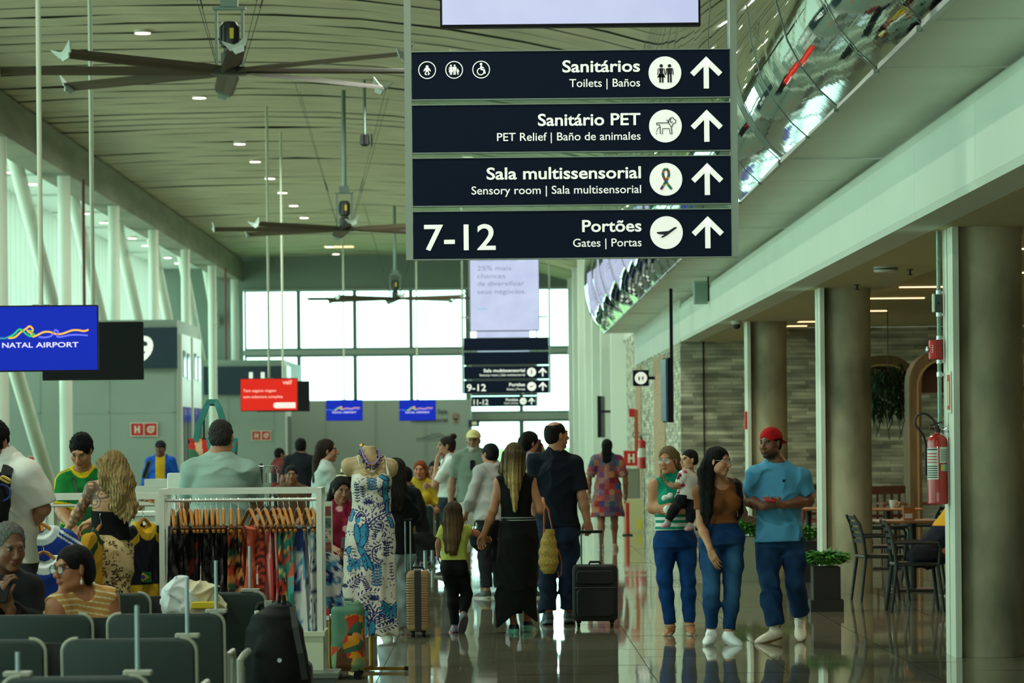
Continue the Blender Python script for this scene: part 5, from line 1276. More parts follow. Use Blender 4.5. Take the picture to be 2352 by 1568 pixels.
def plain(label, pose, yaw, fem, skin, hair, top, bottom, sleeve=.34, shoes=(40, 40, 42), h=.011, face=None, hem=-.02, group=None, longhair=None, topcolor=None, botcolor=None, hk=None, hands=True, girth=1.0, hairopt='cap', upto=.96, J_over={}, flare=.012, ckw={}, collar=None, seated=False, skirt=False):
    J, W, k = pose; J.update(J_over)
    p = Person('person', label, J, face or (yaw, 0, 0), k, fem, skin=skin, hair=hair, group=group, hk=hk, girth=girth)
    hd = {}
    if hands:
        n = (-math.sin(math.radians(yaw)), -math.cos(math.radians(yaw)), -.3)
        hd = {'R': dict(n=(.1, .2, -1) if seated else n, side=-1, curl=.5), 'L': dict(n=(.1, .2, -1) if seated else n, side=1, curl=.5)}
    p.body(h*.8, hands=hd, ckw=ckw)
    p.shirt('shirt', top, h, .015, sleeve, hem, (.07, .03, .01, .03), .022, amp=.012, seed=len(label), color=topcolor, flare=flare)
    p.trousers('trousers', bottom, h, .014, upto, .12, .018, amp=.010, seed=len(label)+1, color=botcolor)
    for sd in 'RL': p.shoe(sd, shoes, (200, 200, 192), h)
    if longhair: 
        ch = []
        for x in (-.05, 0, .05):
            ch.append([(p.hd.w(x, -.09, .03)+p.org, .035*k), (p.hd.w(x*1.2, -.12, -.10)+p.org, .036*k), (p.hd.w(x*1.1, -.13, -.10-longhair*.6)+p.org, .032*k), (p.hd.w(x*.8, -.12, -.10-longhair)+p.org, .012*k)])
        p.locks(ch, h, amp=.002)
    elif hairopt == 'cap': p.hair_cap(h=h*.8, g=.010, amp=.002)
    return p
def at_(p, q): return Vector(np.array(q)+p.org)

def build_teal_polo_man():
    Y = 25.0
    J = joints(Y, head=(508, 1006, .03), neck=(506, 1052, 0), sL=(444, 1084, 0), sR=(568, 1082, 0), eL=(422, 1156, .12), wL=(446, 1196, .30), eR=(590, 1152, .14), wR=(572, 1186, .34),
               hL=(478, 1262), hR=(532, 1262), kL=(474, 1398, .03), kR=(536, 1398, .03), aL=(472, 1522), aR=(538, 1522), tL=(464, 1534, .18), tR=(546, 1534, .18))
    p = Person('person', 'grey-haired man in a pale teal polo shirt with his back turned behind the clothes rack', J, (6, -14, 0), 1.05, skin=(158, 108, 80), hair=(62, 58, 54), girth=1.10)
    p.body(.006, hands={'R': dict(d=(-.4, .8, -.3), n=(0, 0, -1), side=-1, curl=.4), 'L': dict(d=(.4, .8, -.3), n=(0, 0, -1), side=1, curl=.4)})
    p.shirt('polo_shirt', (138, 162, 152), .007, .018, .42, -.02, (.066, .045, 0, .03), .030, amp=.016, seed=21, flare=.02, f=20)
    c = p.J['neck']; p.cloth('collar', [RC(c+V(0, 0, -.02), c+V(0, .012, .035), .100, .074, .01)], .006, (150, 174, 164), None, .002)
    p.trousers('trousers', (40, 42, 44), .010, .016, .96, .12, .02)
    for sd in 'LR': p.shoe(sd, (40, 40, 40), h=.01)
    p.hair_cap(h=.0055, g=.006, amp=.004, f=250, bottom=-.035, back=-.075, color=lambda q: np.array(lin((50, 47, 44)))*(1+.7*np.sin(q[:, 0]*420+np.sin(q[:, 2]*200)*2)*np.sin(q[:, 2]*330))[:, None])
def build_jersey_man():
    Y = 26.5
    J = joints(Y, head=(186, 1034, -.12), neck=(190, 1082, .0), sR=(152, 1104, -.02), sL=(236, 1098, .02), eR=(140, 1172, -.05), wR=(163, 1206, -.28), eL=(247, 1168, -.02), wL=(206, 1206, -.30),
               hR=(172, 1275, .1), hL=(222, 1275, .1), kR=(170, 1400, .05), kL=(224, 1400, .05), aR=(168, 1515, .1), aL=(226, 1515, .1), tR=(164, 1528, -.08), tL=(230, 1528, -.08))
    p = Person('person', 'young man in a green and yellow football shirt looking down behind the white rail', J, (192, -34, 5), 1.0, skin=(168, 116, 84), hair=(14, 13, 13))
    p.body(.006, hands={'R': dict(d=(.6, -.6, -.4), n=(0, 0, -1), side=1, curl=.5), 'L': dict(d=(-.7, -.5, -.3), n=(0, 0, -1), side=-1, curl=.5)})
    gr, ye = np.array(lin((20, 108, 48))), np.array(lin((212, 176, 28)))
    def jersey(q):
        c = np.tile(gr, (len(q), 1))
        for a in 'LR':
            S, E_ = p.J['s'+a], p.J['e'+a]; t = ((q-S)@unit(E_-S))/np.linalg.norm(E_-S)
            far = np.linalg.norm(q-(S+np.clip(t, 0, 1)[:, None]*(E_-S)), axis=1) < .11
            c[far & (t > .74)] = ye
            up = (q[:, 2] > p.J['neck'][2]-.14)
            d = np.abs((q-p.J['neck'])@p.TS[1]-.01); side = ((q-p.J['neck'])@p.TS[0])*(1 if a == 'R' else -1)
            c[up & (side > .08) & ((d < .010) | ((d > .022) & (d < .032)))] = ye
            c[far & (t > .0) & (np.abs(np.abs((q-S)@p.TS[1])-.02) < .006)] = ye
        r = np.linalg.norm((q-p.J['neck']-p.T[2]*.03)-((q-p.J['neck']-p.T[2]*.03)@p.T[2])[:, None]*p.T[2], axis=1)
        c[(r < .098) & (q[:, 2] > p.J['neck'][2]-.06)] = ye
        return c
    p.shirt('football_shirt', (24, 120, 56), .006, .016, .42, -.05, (.07, .03, .01, .03), .026, color=jersey, amp=.010, seed=8, flare=.02)
    p.trousers('trousers', (40, 40, 46), .010, .016, .96, .12, .02)
    for sd in 'LR': p.shoe(sd, (40, 40, 40), h=.01)
    p.hair_cap(h=.0055, g=.012, amp=.004, f=190, bottom=-.01, back=-.055, face=(0, .112, -.03), fr=(.070, .080, .098))
    mb = MB(); n = p.J['neck']; fw = p.TS[1]; q = lambda x, y, z: Vector(n+p.TS[0]*x+fw*y+V(0, 0, z))
    mb.ribbon([q(-.075, .0, .04), q(-.070, .09, -.04), q(-.045, .145, -.14), q(-.01, .165, -.26), q(0, .17, -.34)], .008, tuple(fw), .003); mb.ribbon([q(.075, .0, .04), q(.072, .09, -.04), q(.05, .145, -.14), q(.012, .165, -.26), q(0, .17, -.34)], .008, tuple(fw), .003)
    mb.build('lanyard', mat('lanyard_dark', (34, 40, 34), .6), p.root)
def build_tattooed_woman():
    Y = 23.3
    J = joints(Y, head=(259, 1076, -.02), neck=(256, 1112, .0), sL=(211, 1122, .0), sR=(292, 1126, -.02), eL=(184, 1170, .04), wL=(162, 1206, .18), eR=(296, 1176, .12), wR=(214, 1196, .30),
               hL=(229, 1262), hR=(271, 1262), kL=(228, 1400, .03), kR=(274, 1400, .03), aL=(230, 1520), aR=(272, 1520), tL=(222, 1540, .16), tR=(280, 1540, .16))
    p = Person('person', 'tattooed woman with long wavy blond hair in a black tube top and leopard skirt', J, (-35, -14, 0), .92, True, skin=(190, 138, 102), hair=(120, 92, 54))
    ink = np.array(lin((44, 48, 46)))
    sL, eL, wL = p.J['sL'], p.J['eL'], p.J['wL']
    def tattoo(q, c):
        def arm(a, b, ph):
            d = b-a; L = np.linalg.norm(d); d = d/L; t = ((q-a)@d); w_ = q-a-t[:, None]*d; r = np.linalg.norm(w_, axis=1)
            an = np.arctan2(w_[:, 0], w_[:, 1]); m = (t > -.05) & (t < L) & (r < .07)
            pt = (np.sin(t*95+2.2*np.sin(an*2+ph)+ph) > .15) | (np.sin(an*5+t*30) > .75)
            return m & pt
        m = arm(sL, eL, 0)
        cc = sL+V(.0, -.05, -.01); rr = np.linalg.norm((q-cc)*V(1, .4, 1), axis=1); m |= (rr < .062) & (np.sin(rr*260) > 0)
        cc = p.J['neck']+V(-.06, -.10, -.06); rr = np.linalg.norm((q-cc)*V(.55, .3, 1.1), axis=1); m |= (rr < .06) & (np.sin(rr*210+1) > -.1)
        c[m] = c[m]*.25+ink*.75
        m = arm(eL, wL, 1.3); c[m] = c[m]*.45+ink*.55
        b = P(278, 1164, Y)-p.root.location; rr = np.linalg.norm((q-np.array(b))*V(.9, .2, 1.2), axis=1); sp = np.arctan2(q[:, 2]-b.z, q[:, 0]-b.x)
        m = (rr < .075) & (q[:, 1] < 0) & (np.sin(sp+rr*95) > -.35); c[m] = c[m]*.2+ink*.8
        b = P(220, 1152, Y)-p.root.location; rr = np.linalg.norm((q-np.array(b))*V(1, .2, 1), axis=1)
        m = (rr < .05) & (q[:, 1] < 0) & ((np.sin(rr*330) > .2)); c[m] = c[m]*.3+ink*.7
        return c
    p.body(.005, hands={'L': dict(d=(-.5, .7, -.45), n=(.3, .1, -.9), side=1, curl=.55), 'R': dict(d=(-.8, .5, -.2), n=(0, .2, -1), side=-1, curl=.4)}, tint=tattoo, legfat=.85)
    p.shirt('tube_top', (12, 14, 17), .006, .010, 0, .30, None, amp=.004, seed=2)
    tt = [o for o in p.root.children if o.name.startswith('tube_top')][0]
    # keep only the band of the tube top
    C.objects.unlink(tt); bpy.data.objects.remove(tt)
    za, zb = P(250, 1174, Y).z, P(250, 1236, Y).z
    p.cloth('tube_top', p.trunk(.009), .006, (12, 14, 17), lambda q: np.maximum(q[:, 2]-(za-.05*(q[:, 0])), zb-.01-q[:, 2]), .004, 30, 3)
    W = lambda px, py: np.array(P(px, py, Y))-p.org
    c0 = W(250, 1300); rows = sorted([(W(250, y)[2]-c0[2], a/352., b, W(cx, y)[0]-c0[0], 0) for y, a, b, cx in ((1226, 46, .115, 248), (1255, 55, .15, 251), (1300, 56, .155, 252), (1360, 48, .145, 252), (1440, 46, .14, 250), (1510, 50, .15, 250))])
    rs = np.random.RandomState(9); pts = []
    for _ in range(900):
        a = rs.uniform(0, 2*PI); z = rs.uniform(rows[0][0], rows[-1][0]); pts.append((c0[0]+.148*math.cos(a), c0[1]+.145*math.sin(a), c0[2]+z))
    pts = np.array(pts); ta, br, bk = np.array(lin((190, 166, 120))), np.array(lin((128, 98, 58))), np.array(lin((26, 22, 18)))
    def leopard(q):
        out = np.tile(ta, (len(q), 1))
        for s_ in range(0, len(q), 4000):
            d = np.linalg.norm(q[s_:s_+4000, None]-pts[None], axis=2); i = d.argmin(1); m = d.min(1)+.003*np.sin(q[s_:s_+4000, 0]*330+i)+.003*np.sin(q[s_:s_+4000, 2]*290)
            o = out[s_:s_+4000]; o[m < .009] = br; o[(m > .008) & (m < .0155) & (np.sin(i*3.3+np.arctan2(q[s_:s_+4000, 0]-pts[i, 0], q[s_:s_+4000, 2]-pts[i, 2])*2) > -.55)] = bk
        return out
    p.cloth('leopard_skirt', [LOFT(c0, np.eye(3), rows, .02)], .005, (190, 166, 120), lambda q: (W(250, 1505)[2]-q[:, 2]), .010, 26, 5, color=leopard)
    for sd in 'LR': p.shoe(sd, (60, 50, 40), h=.01)
    hw = lambda px, py, dy: P(px, py, Y+dy); ch = []
    for j, (x0, x1, x2, x3, d, r0, yb) in enumerate(((236, 230, 258, 262, -.05, .034, 1180), (248, 246, 270, 274, -.08, .036, 1192), (260, 262, 282, 284, -.09, .036, 1200), (272, 280, 294, 298, -.08, .036, 1198), (282, 290, 304, 310, -.05, .032, 1190), (262, 264, 286, 290, -.06, .05, 1186), (230, 238, 240, 244, -.03, .028, 1130))):
        pts_ = [(hw(x0, 1062, d), r0)]
        for t in np.linspace(.2, 1, 7): 
            x = lerp(lerp(x1, x2, min(1, t*1.5)), x3, max(0, t*2-1)); pts_.append((hw(x+4*math.sin(t*13+j), lerp(1070, yb, t), d-.03-.02*math.sin(t*9+j*2)), r0*(1-.75*max(0, t-.45)/.55)))
        ch.append(pts_)
    p.locks(ch, .006, amp=.0028, color=wavy_blond(p, P(262, 1066, Y).z))
def wavy_blond(p, zt):
    a, b = np.array(lin((98, 74, 44))), np.array(lin((206, 176, 116)))
    def f(q):
        z = zt-(q[:, 2]+p.org[2]); s_ = .5+.5*np.sin(q[:, 0]*260+6*np.sin(q[:, 2]*22+q[:, 0]*20)+q[:, 1]*120); s2 = .5+.5*np.sin(q[:, 0]*560+5*np.sin(q[:, 2]*31))
        t = np.clip(.55*s_+.45*s2, 0, 1)*(.45+.5*np.clip(z/.25, 0, 1)); return a+(b-a)*t[:, None]
    return f
def build_white_shirt_man():
    Y = 22.0
    J = joints(Y, head=(-12, 1014, .0), neck=(6, 1058, .0), sL=(-50, 1092, .05), sR=(62, 1094, -.08), eL=(-70, 1160, .1), wL=(-40, 1190, .2), eR=(100, 1168, -.06), wR=(58, 1214, .12),
               hL=(-18, 1290, .0), hR=(44, 1290, .0), kL=(-18, 1430, .05), kR=(46, 1430, .05), aL=(-16, 1560), aR=(48, 1560), tL=(-20, 1575, .2), tR=(52, 1575, .2))
    p = Person('person', 'person in an oversized white T-shirt with a dark bag strap beside the blue shirts', J, (24, -6, 0), 1.02, skin=(150, 102, 78), hair=(16, 14, 14), girth=1.08)
    p.body(.006, hands={'R': dict(d=(-.7, .5, -.5), n=(.3, .5, -.6), side=-1, curl=.5), 'L': dict(n=(0, 0, -1), side=1)})
    p.shirt('shirt', (202, 200, 192), .007, .020, .44, -.02, (.07, .03, .0, .03), .046, amp=.018, seed=31, flare=.03, f=18)
    p.trousers('trousers', (34, 36, 40), .010, .02, .96, .15, .03)
    for sd in 'LR': p.shoe(sd, (50, 50, 50), h=.01)
    p.hair_cap(h=.006, g=.018, amp=.005, f=120, bottom=-.02, back=-.05)
    W = lambda px, py, dy: P(px, py, Y+dy)-p.root.location
    mb = MB(); mb.ribbon([W(22, 1062, .06), W(20, 1068, -.10), W(14, 1090, -.19), W(8, 1140, -.205), W(6, 1200, -.20)], .035, (.1, -1, .1), .014); mb.build('bag_strap', mat('black_nylon', (26, 27, 26), .6), p.root)
    b = thing('sling_bag', 'dark sling bag on the back of the person in the white T-shirt', 'bag', P(-14, 1150, Y-.30)); sdf_obj('bag_body', [EL((0, 0, 0), (.10, .07, .19), None, .03)], .01, mat('black_nylon'), b, noise=folds(.006, 30, 2))
    mb = MB(); mb.tube([(.05+.06*math.cos(a), -.05, .05+.05*math.sin(a)) for a in np.linspace(-1.6, 1.6, 10)], .006); mb.build('blue_loop', mat('blue_cord', (30, 48, 130), .5), b)
    mb = MB(); mb.rbox((.08, -.05, .13), (.07, .02, .035), .015, axis=1, M=Matrix.Rotation(.5, 3, 'Y')); mb.build('charm', mat('charm_yellow', (198, 160, 60), .5), b)
def build_seated_man():
    Y = 18.7
    J = joints(Y, head=(22, 1254, -.04), neck=(4, 1322, .10), sR=(-62, 1352, .05), sL=(66, 1352, .05), eR=(-80, 1450, -.1), wR=(-6, 1376, -.32), eL=(88, 1440, -.02), wL=(22, 1400, -.28),
               hR=(-34, 1545, .1), hL=(40, 1545, .1), kR=(-36, 1550, -.42), kL=(46, 1550, -.42), aR=(-36, 1720, -.42), aL=(46, 1720, -.42), tR=(-40, 1745, -.6), tL=(50, 1745, -.6))
    p = Person('person', 'grey-haired man in dark clothes seated with a phone beside the woman in glasses', J, (150, -16, 0), 1.02, skin=(122, 84, 62), hair=(128, 128, 120))
    p.body(.005, hands={'R': dict(d=(.3, -.3, .9), n=(.6, .7, 0), side=-1, curl=.7), 'L': dict(d=(-.2, -.35, .9), n=(-.7, .7, .1), side=1, curl=.75)}, ckw=dict(beard=.0))
    p.shirt('sweater', (24, 25, 27), .007, .022, .97, -.05, (.064, .035, .01, .02), .024, amp=.014, seed=9)
    p.trousers('trousers', (30, 32, 36), .010, .014, .96, .12)
    for sd in 'LR': p.shoe(sd, (30, 30, 30), h=.012)
    p.hair_cap(h=.0045, g=.006, amp=.004, f=260, bottom=-.02, back=-.06, face=(0, .112, -.005), fr=(.074, .092, .106), rgb=(104, 104, 98))
    ph = MB(); ph.rbox((0, 0, 0), (.076, .010, .155), .012, axis=1, M=Matrix.Rotation(-.45, 3, 'X')@Matrix.Rotation(.2, 3, 'Y')); tag(ph.build('phone', mat('phone_black', (16, 17, 18), .3), None, P(6, 1352, Y-.36)), 'black phone in the hand of the grey-haired seated man', 'phone')
def build_seated_woman():
    Y = 18.6
    J = joints(Y, head=(166, 1306, -.05), neck=(178, 1366, .04), sR=(134, 1392, -.10), sL=(246, 1378, .06), eR=(120, 1470, -.12), wR=(170, 1520, -.3), eL=(262, 1468, .02), wL=(220, 1530, -.2),
               hR=(152, 1548, .1), hL=(226, 1548, .1), kR=(148, 1552, -.38), kL=(230, 1552, -.38), aR=(148, 1725, -.38), aL=(230, 1725, -.38), tR=(144, 1745, -.56), tL=(234, 1745, -.56))
    p = Person('person', 'woman in glasses and a mustard striped sleeveless top seated on the airport seats', J, (228, -3, 0), .98, True, skin=(166, 110, 78), hair=(20, 17, 17), girth=1.12)
    p.body(.0045, ckw=dict(lips=(140, 76, 68)), fat=1.40, trunkkw=dict(bust=1.3, waist=1.3), hands={'R': dict(n=(0, 0, -1), side=1), 'L': dict(n=(0, 0, -1), side=-1)})
    a, b = np.array(lin((186, 138, 74))), np.array(lin((214, 198, 160)))
    def st(q):
        u = q[:, 2]+.16*np.abs(q[:, 0]-.0)+.25*q[:, 0]*.3; c = np.tile(a, (len(q), 1)); c[np.sin(u*2*PI/.030+.4*np.sin(q[:, 0]*30)) > .72] = b; return c
    p.shirt('striped_top', (186, 138, 74), .0055, .014, 0, -.05, (.075, .03, .045, .075), color=st, amp=.012, seed=4, trunkkw=dict(bust=1.3, waist=1.3))
    p.trousers('trousers', (40, 44, 56), .010, .014, .96, .12)
    for sd in 'LR': p.shoe(sd, (60, 50, 44), h=.012)
    p.hair_cap(h=.005, g=.012, amp=.0018, f=60, bottom=.0, back=-.085, face=(0, .108, -.03), fr=(.073, .082, .098), extra=[p.hd.el((0, -.085, -.03), (.062, .05, .065), .03)])
    p.glasses((34, 30, 36), r=.026, th=.0024)
    mb = MB(); e = Vector(p.hd.w(-.080, -.0, -.042)); mb.tube([e, e+Vector((0, 0, -.012))], .002); mb.lathe([(.002, 0), (.008, -.008), (.009, -.016), (.004, -.026)], e+Vector((0, 0, -.012)), 12); mb.build('earring', mat('pearl', (214, 208, 196), .25), p.root, smooth=True)

def build_crowd():
    # man in yellow cap
    Y = 42; po = stand(Y, 1088, 1.75, 186); W = po[1]
    p = plain('bearded man in a pale yellow cap and grey T-shirt facing the camera', po, 186, False, (150, 112, 86), (190, 186, 176), (118, 134, 120), (196, 206, 192), .40, girth=1.12, J_over=dict(eL=W(-.36, -.05, 1.17), wL=W(-.46, -.15, .96)), ckw=dict(beard=.9), hairopt=None, upto=.62)
    p.cloth('cap', [p.hd.el((0, -.018, .045), (.086, .108, .088), .01), p.hd.el((0, .115, .040), (.066, .07, .012), .01)], .009, (214, 204, 140), lambda q: .030-p.hd.loc(q)[:, 2], .0)
    mb = MB(); c = p.J['neck']; mb.rbox(Vector(c+p.T[1]*.16-p.T[2]*.15), (.06, .02, .12), .02, axis=1); mb.build('sunglasses', mat('screen_black'), p.root)
    # woman with a bun
    po = stand(43, 1030, 1.68, 262); W = po[1]
    p = plain('woman with a bun in a white shirt holding her hand to her face', po, 262, True, (176, 128, 98), (46, 36, 30), (214, 218, 214), (30, 38, 48), .42, J_over=dict(eL=W(-.17, .20, 1.12), wL=W(-.08, .16, 1.40), eR=W(.17, .10, 1.10), wR=W(-.02, .26, 1.12)), hem=.12)
    sdf_obj('hair_bun', [EL(p.hd.w(0, -.09, .12), V(.045, .045, .04), None, .01)], .009, vmat('hair'), p.root, color=paint((46, 36, 30)), noise=folds(.004, 120, 2))
    p.cloth('scarf', [RC(p.J['neck']+V(0, 0, -.01), p.J['neck']+V(0, 0, .03), .082, .07, .01)], .01, (168, 40, 52), None, .004)
    # lady in grey
    po = stand(37, 1128, 1.60, 318); W = po[1]
    p = plain('woman in a grey blouse and glasses walking away before the man in the yellow cap', po, 318, True, (160, 112, 84), (20, 18, 18), (168, 168, 166), (28, 30, 36), .9, hem=-.05, flare=.05, girth=1.1, J_over=dict(eL=W(-.27, .05, 1.12), wL=W(-.22, .18, .95)))
    p.glasses((30, 30, 30))
    # person on the phone
    po = stand(37, 1213, 1.72, 70); W = po[1]
    p = plain('dark-haired person holding a phone to the face behind the walkers in black and navy', po, 70, True, (150, 100, 74), (16, 15, 15), (150, 140, 146), (40, 40, 48), .34, longhair=.10, J_over=dict(eR=W(.20, .14, 1.20), wR=W(.09, .13, 1.50)))
    mb = MB(); mb.rbox(Vector(np.array(W(.085, .10, 1.57))-p.org), (.02, .07, .14), .008, axis=0); mb.build('phone', mat('phone_black'), p.root)
    # woman in the patchwork dress
    Y = 52.5; po = stand(Y, 1394, 1.62, 4, stride=.14, armout=.07)
    p = Person('person', 'woman with a dark ponytail in a short patchwork dress walking away', po[0], (4, 0, 0), po[2], True, skin=(140, 92, 68), hair=(16, 14, 14))
    p.body(.009, hands={'R': dict(n=(-1, 0, 0), side=-1), 'L': dict(n=(1, 0, 0), side=1)})
    cols = [np.array(lin(c)) for c in ((160, 48, 54), (44, 68, 120), (150, 106, 104), (120, 36, 56), (60, 88, 110), (176, 120, 84), (140, 44, 44))]; rs = np.random.RandomState(4); tab = rs.randint(0, 7, (40, 40, 3))
    def patch(q):
        u = np.floor((q[:, 0]+2)/.075).astype(int) % 40; v = np.floor((q[:, 2]+2)/.085).astype(int) % 40; f = (np.sin(q[:, 0]*190)*np.sin(q[:, 2]*170) > .25).astype(int); return np.array(cols)[tab[u, v, f]]
    p.shirt('dress_top', (180, 60, 60), .010, .016, .46, .1, (.07, .03, 0, .03), .035, color=patch, amp=.01, flare=.03)
    k = p.k; p.cloth('dress_skirt', [LOFT(p.hm, np.eye(3), [(-.36, .24, .19), (-.15, .225, .18), (.10, .20, .155), (.2, .17, .13)], .02)], .010, (180, 60, 60), None, .014, 22, 3, color=patch)
    for sd in 'RL': p.shoe(sd, (180, 150, 130), (210, 200, 190), .010)
    ch = [[(p.hd.w(x, -.09, .03)+p.org, .04), (p.hd.w(x, -.13, -.08)+p.org, .045), (p.hd.w(x*.8, -.13, -.20)+p.org, .04), (p.hd.w(0, -.11, -.32)+p.org, .015)] for x in (-.03, .03)]; p.locks(ch, .01)
    # man in the blue jacket behind the gate counter
    po = stand(55, 369, 1.66, 188)
    p = plain('man in a black cap and blue jacket over a yellow shirt at a gate counter', po, 188, False, (120, 80, 58), (20, 18, 18), (30, 86, 176), (30, 34, 44), .95, hairopt='cap', flare=.03, topcolor=lambda q: np.where((np.abs(q[:, 0]) < .075)[:, None] & (q[:, 1] < 0)[:, None], np.array(lin((214, 168, 30))), np.array(lin((26, 84, 180)))))
    p.cloth('cap', [p.hd.el((0, -.018, .045), (.088, .110, .088), .01), p.hd.el((0, .105, .04), (.066, .06, .012), .01)], .010, (22, 26, 32), lambda q: .03-p.hd.loc(q)[:, 2], .0)
    # woman in pale shirt with long hair
    Y = 36; po = stand(Y, 745, 1.66, 84); W = po[1]
    p = plain('woman with long dark hair in a loose pale shirt reaching forward near the mannequin', po, 84, True, (166, 118, 90), (44, 34, 28), (172, 186, 180), (60, 70, 90), .92, longhair=.34, flare=.05, J_over=dict(eL=W(-.2, .16, 1.16), wL=W(-.12, .36, .98), eR=W(.2, .14, 1.14), wR=W(.12, .36, 1.0)))
    plain('man in a black T-shirt standing with his back turned near the far gates', stand(50, 690, 1.68, 8), 8, False, (130, 92, 72), (18, 17, 17), (22, 25, 32), (50, 56, 70), .38, flare=.03)
    plain('person in a dark red top standing beyond the key ring stand', stand(60, 640, 1.52, 60), 60, False, (130, 90, 70), (20, 18, 18), (104, 40, 36), (40, 40, 46), .40)
    # person with the tan suitcase, half behind the mannequin
    Y = 30.2
    J = joints(Y, head=(905, 1082, .02), neck=(910, 1120, 0), sL=(884, 1134, -.10), sR=(936, 1136, .10), eL=(880, 1190, -.10), wL=(890, 1230, .0), eR=(944, 1180, .04), wR=(939, 1198, .26), hL=(893, 1262), hR=(920, 1262, .05), kL=(893, 1350, .04), kR=(920, 1350, .06), aL=(890, 1440, 0), aR=(916, 1440, .10), tL=(876, 1456, .10), tR=(905, 1452, .20))
    p = Person('person', 'long-haired person in a black jacket and pale jeans standing behind the mannequin', J, (-55, -4, 0), .90, True, skin=(170, 122, 94), hair=(32, 26, 23))
    p.body(.008, hands={'R': dict(d=(.1, .6, -.6), n=(0, 0, -1), side=-1, curl=.9), 'L': dict(n=(0, 1, 0), side=1)})
    p.shirt('jacket', (17, 20, 26), .009, .028, .95, -.05, (.07, .03, 0, .03), .032, amp=.014, seed=5, flare=.03)
    p.trousers('jeans', (136, 158, 166), .009, .022, .985, .12, .045, color=denim((140, 160, 168)), fat=1.05)
    for sd in 'RL': p.shoe(sd, (206, 208, 200), (200, 214, 204), .009)
    hw = lambda x, y, d: P(x, y, Y+d); p.locks([[(hw(x, 1070, -.05), .04), (hw(x+3, 1100, -.09), .042), (hw(x+4, 1140, -.13), .036), (hw(x+2, 1172, -.13), .014)] for x in (898, 908, 918)], .008)
    # seated people
    fl = np.random.RandomState(3).uniform(-.35, .35, (60, 3))
    def floral(q):
        d = np.linalg.norm(q[:, None]-(fl[None]+V(0, 0, .9)), axis=2).min(1); c = np.tile(np.array(lin((126, 26, 52))), (len(q), 1)); c[d < .035] = np.array(lin((214, 160, 160))); return c
    po = sit(32, 782, 1.62, 172); W = po[1]
    p = plain('seated woman in a dark red flowered top looking at her phone', po, 172, True, (150, 104, 80), (22, 19, 18), (126, 26, 52), (24, 26, 30), .46, topcolor=floral, h=.009, seated=True, face=(160, -14, 0), longhair=.06)
    mb = MB(); mb.rbox((0, 0, 0), (.075, .012, .15), .01, axis=1, M=Matrix.Rotation(-.8, 3, 'X')); tag(mb.build('phone', mat('phone_black'), None, W(0, .40, .74)), 'dark phone in the hands of the seated woman in the flowered top', 'phone')
    p = plain('seated person in a straw hat behind the woman with the flowered top', sit(35, 801, 1.66, 10, seat=.46), 10, False, (150, 108, 82), (30, 26, 24), (40, 42, 44), (30, 32, 36), .4, seated=True)
    o = p.hd.w(0, -.01, .06); s_ = sdf_obj('straw_hat', [EL(o+V(0, 0, .045), (.092, .108, .085), None, .01), EL(o, (.15, .16, .010), None, .01)], .008, vmat('straw', .8), p.root, color=lambda q: np.where(((q[:, 2] > o[2]+.008) & (q[:, 2] < o[2]+.035))[:, None], np.array(lin((26, 24, 22))), np.array(lin((222, 206, 160)))))
    plain('seated person with orange hair in a yellow top among the far seats', sit(45, 966, 1.74, 190), 190, True, (176, 118, 84), (130, 66, 32), (176, 146, 34), (36, 40, 48), .4, seated=True, longhair=.05)
    plain('seated person in black bent forward on the far seats, nearest the tan suitcase', sit(41, 962, 1.66, 250, leanf=.12), 250, False, (110, 78, 60), (20, 18, 18), (24, 26, 28), (34, 36, 40), .9, seated=True, shoes=(196, 190, 170))
    plain('seated dark-haired person in a grey top on the far seats behind the girl', sit(47, 1000, 1.70, 200), 200, False, (130, 92, 70), (18, 16, 16), (70, 78, 80), (34, 36, 44), .4, seated=True)
    plain('seated person in a brown top on the far seats beside the key ring stand', sit(44, 668, 1.66, 175), 175, False, (140, 98, 74), (24, 20, 18), (96, 70, 52), (34, 36, 44), .4, seated=True)
    plain('seated person in dark clothes on the far seats left of the pale shirt', sit(40, 708, 1.66, 185), 185, True, (140, 98, 74), (24, 20, 18), (52, 48, 50), (34, 36, 44), .4, seated=True, longhair=.1) if False else None
    # cafe guest bent forward, mostly behind the near column
    Y = 33.5; po = sit(2142, 0, 1.7, 0) if False else sit(Y, 2128, 1.70, 90, leanf=.42); W = po[1]
    bl, ye = np.array(lin((26, 28, 42))), np.array(lin((206, 150, 36)))
    p = plain('cafe guest in a navy jacket with a yellow shoulder bent forward behind the near column', po, 90, False, (120, 84, 64), (20, 18, 18), (26, 28, 42), (20, 23, 30), .92, seated=True, shoes=(34, 52, 60), topcolor=lambda q: np.where(((q[:, 2] > .80) & (q[:, 0] > .02))[:, None], ye, bl), J_over=dict(aR=W(.11, .38, .12), aL=W(-.11, .20, .2)))
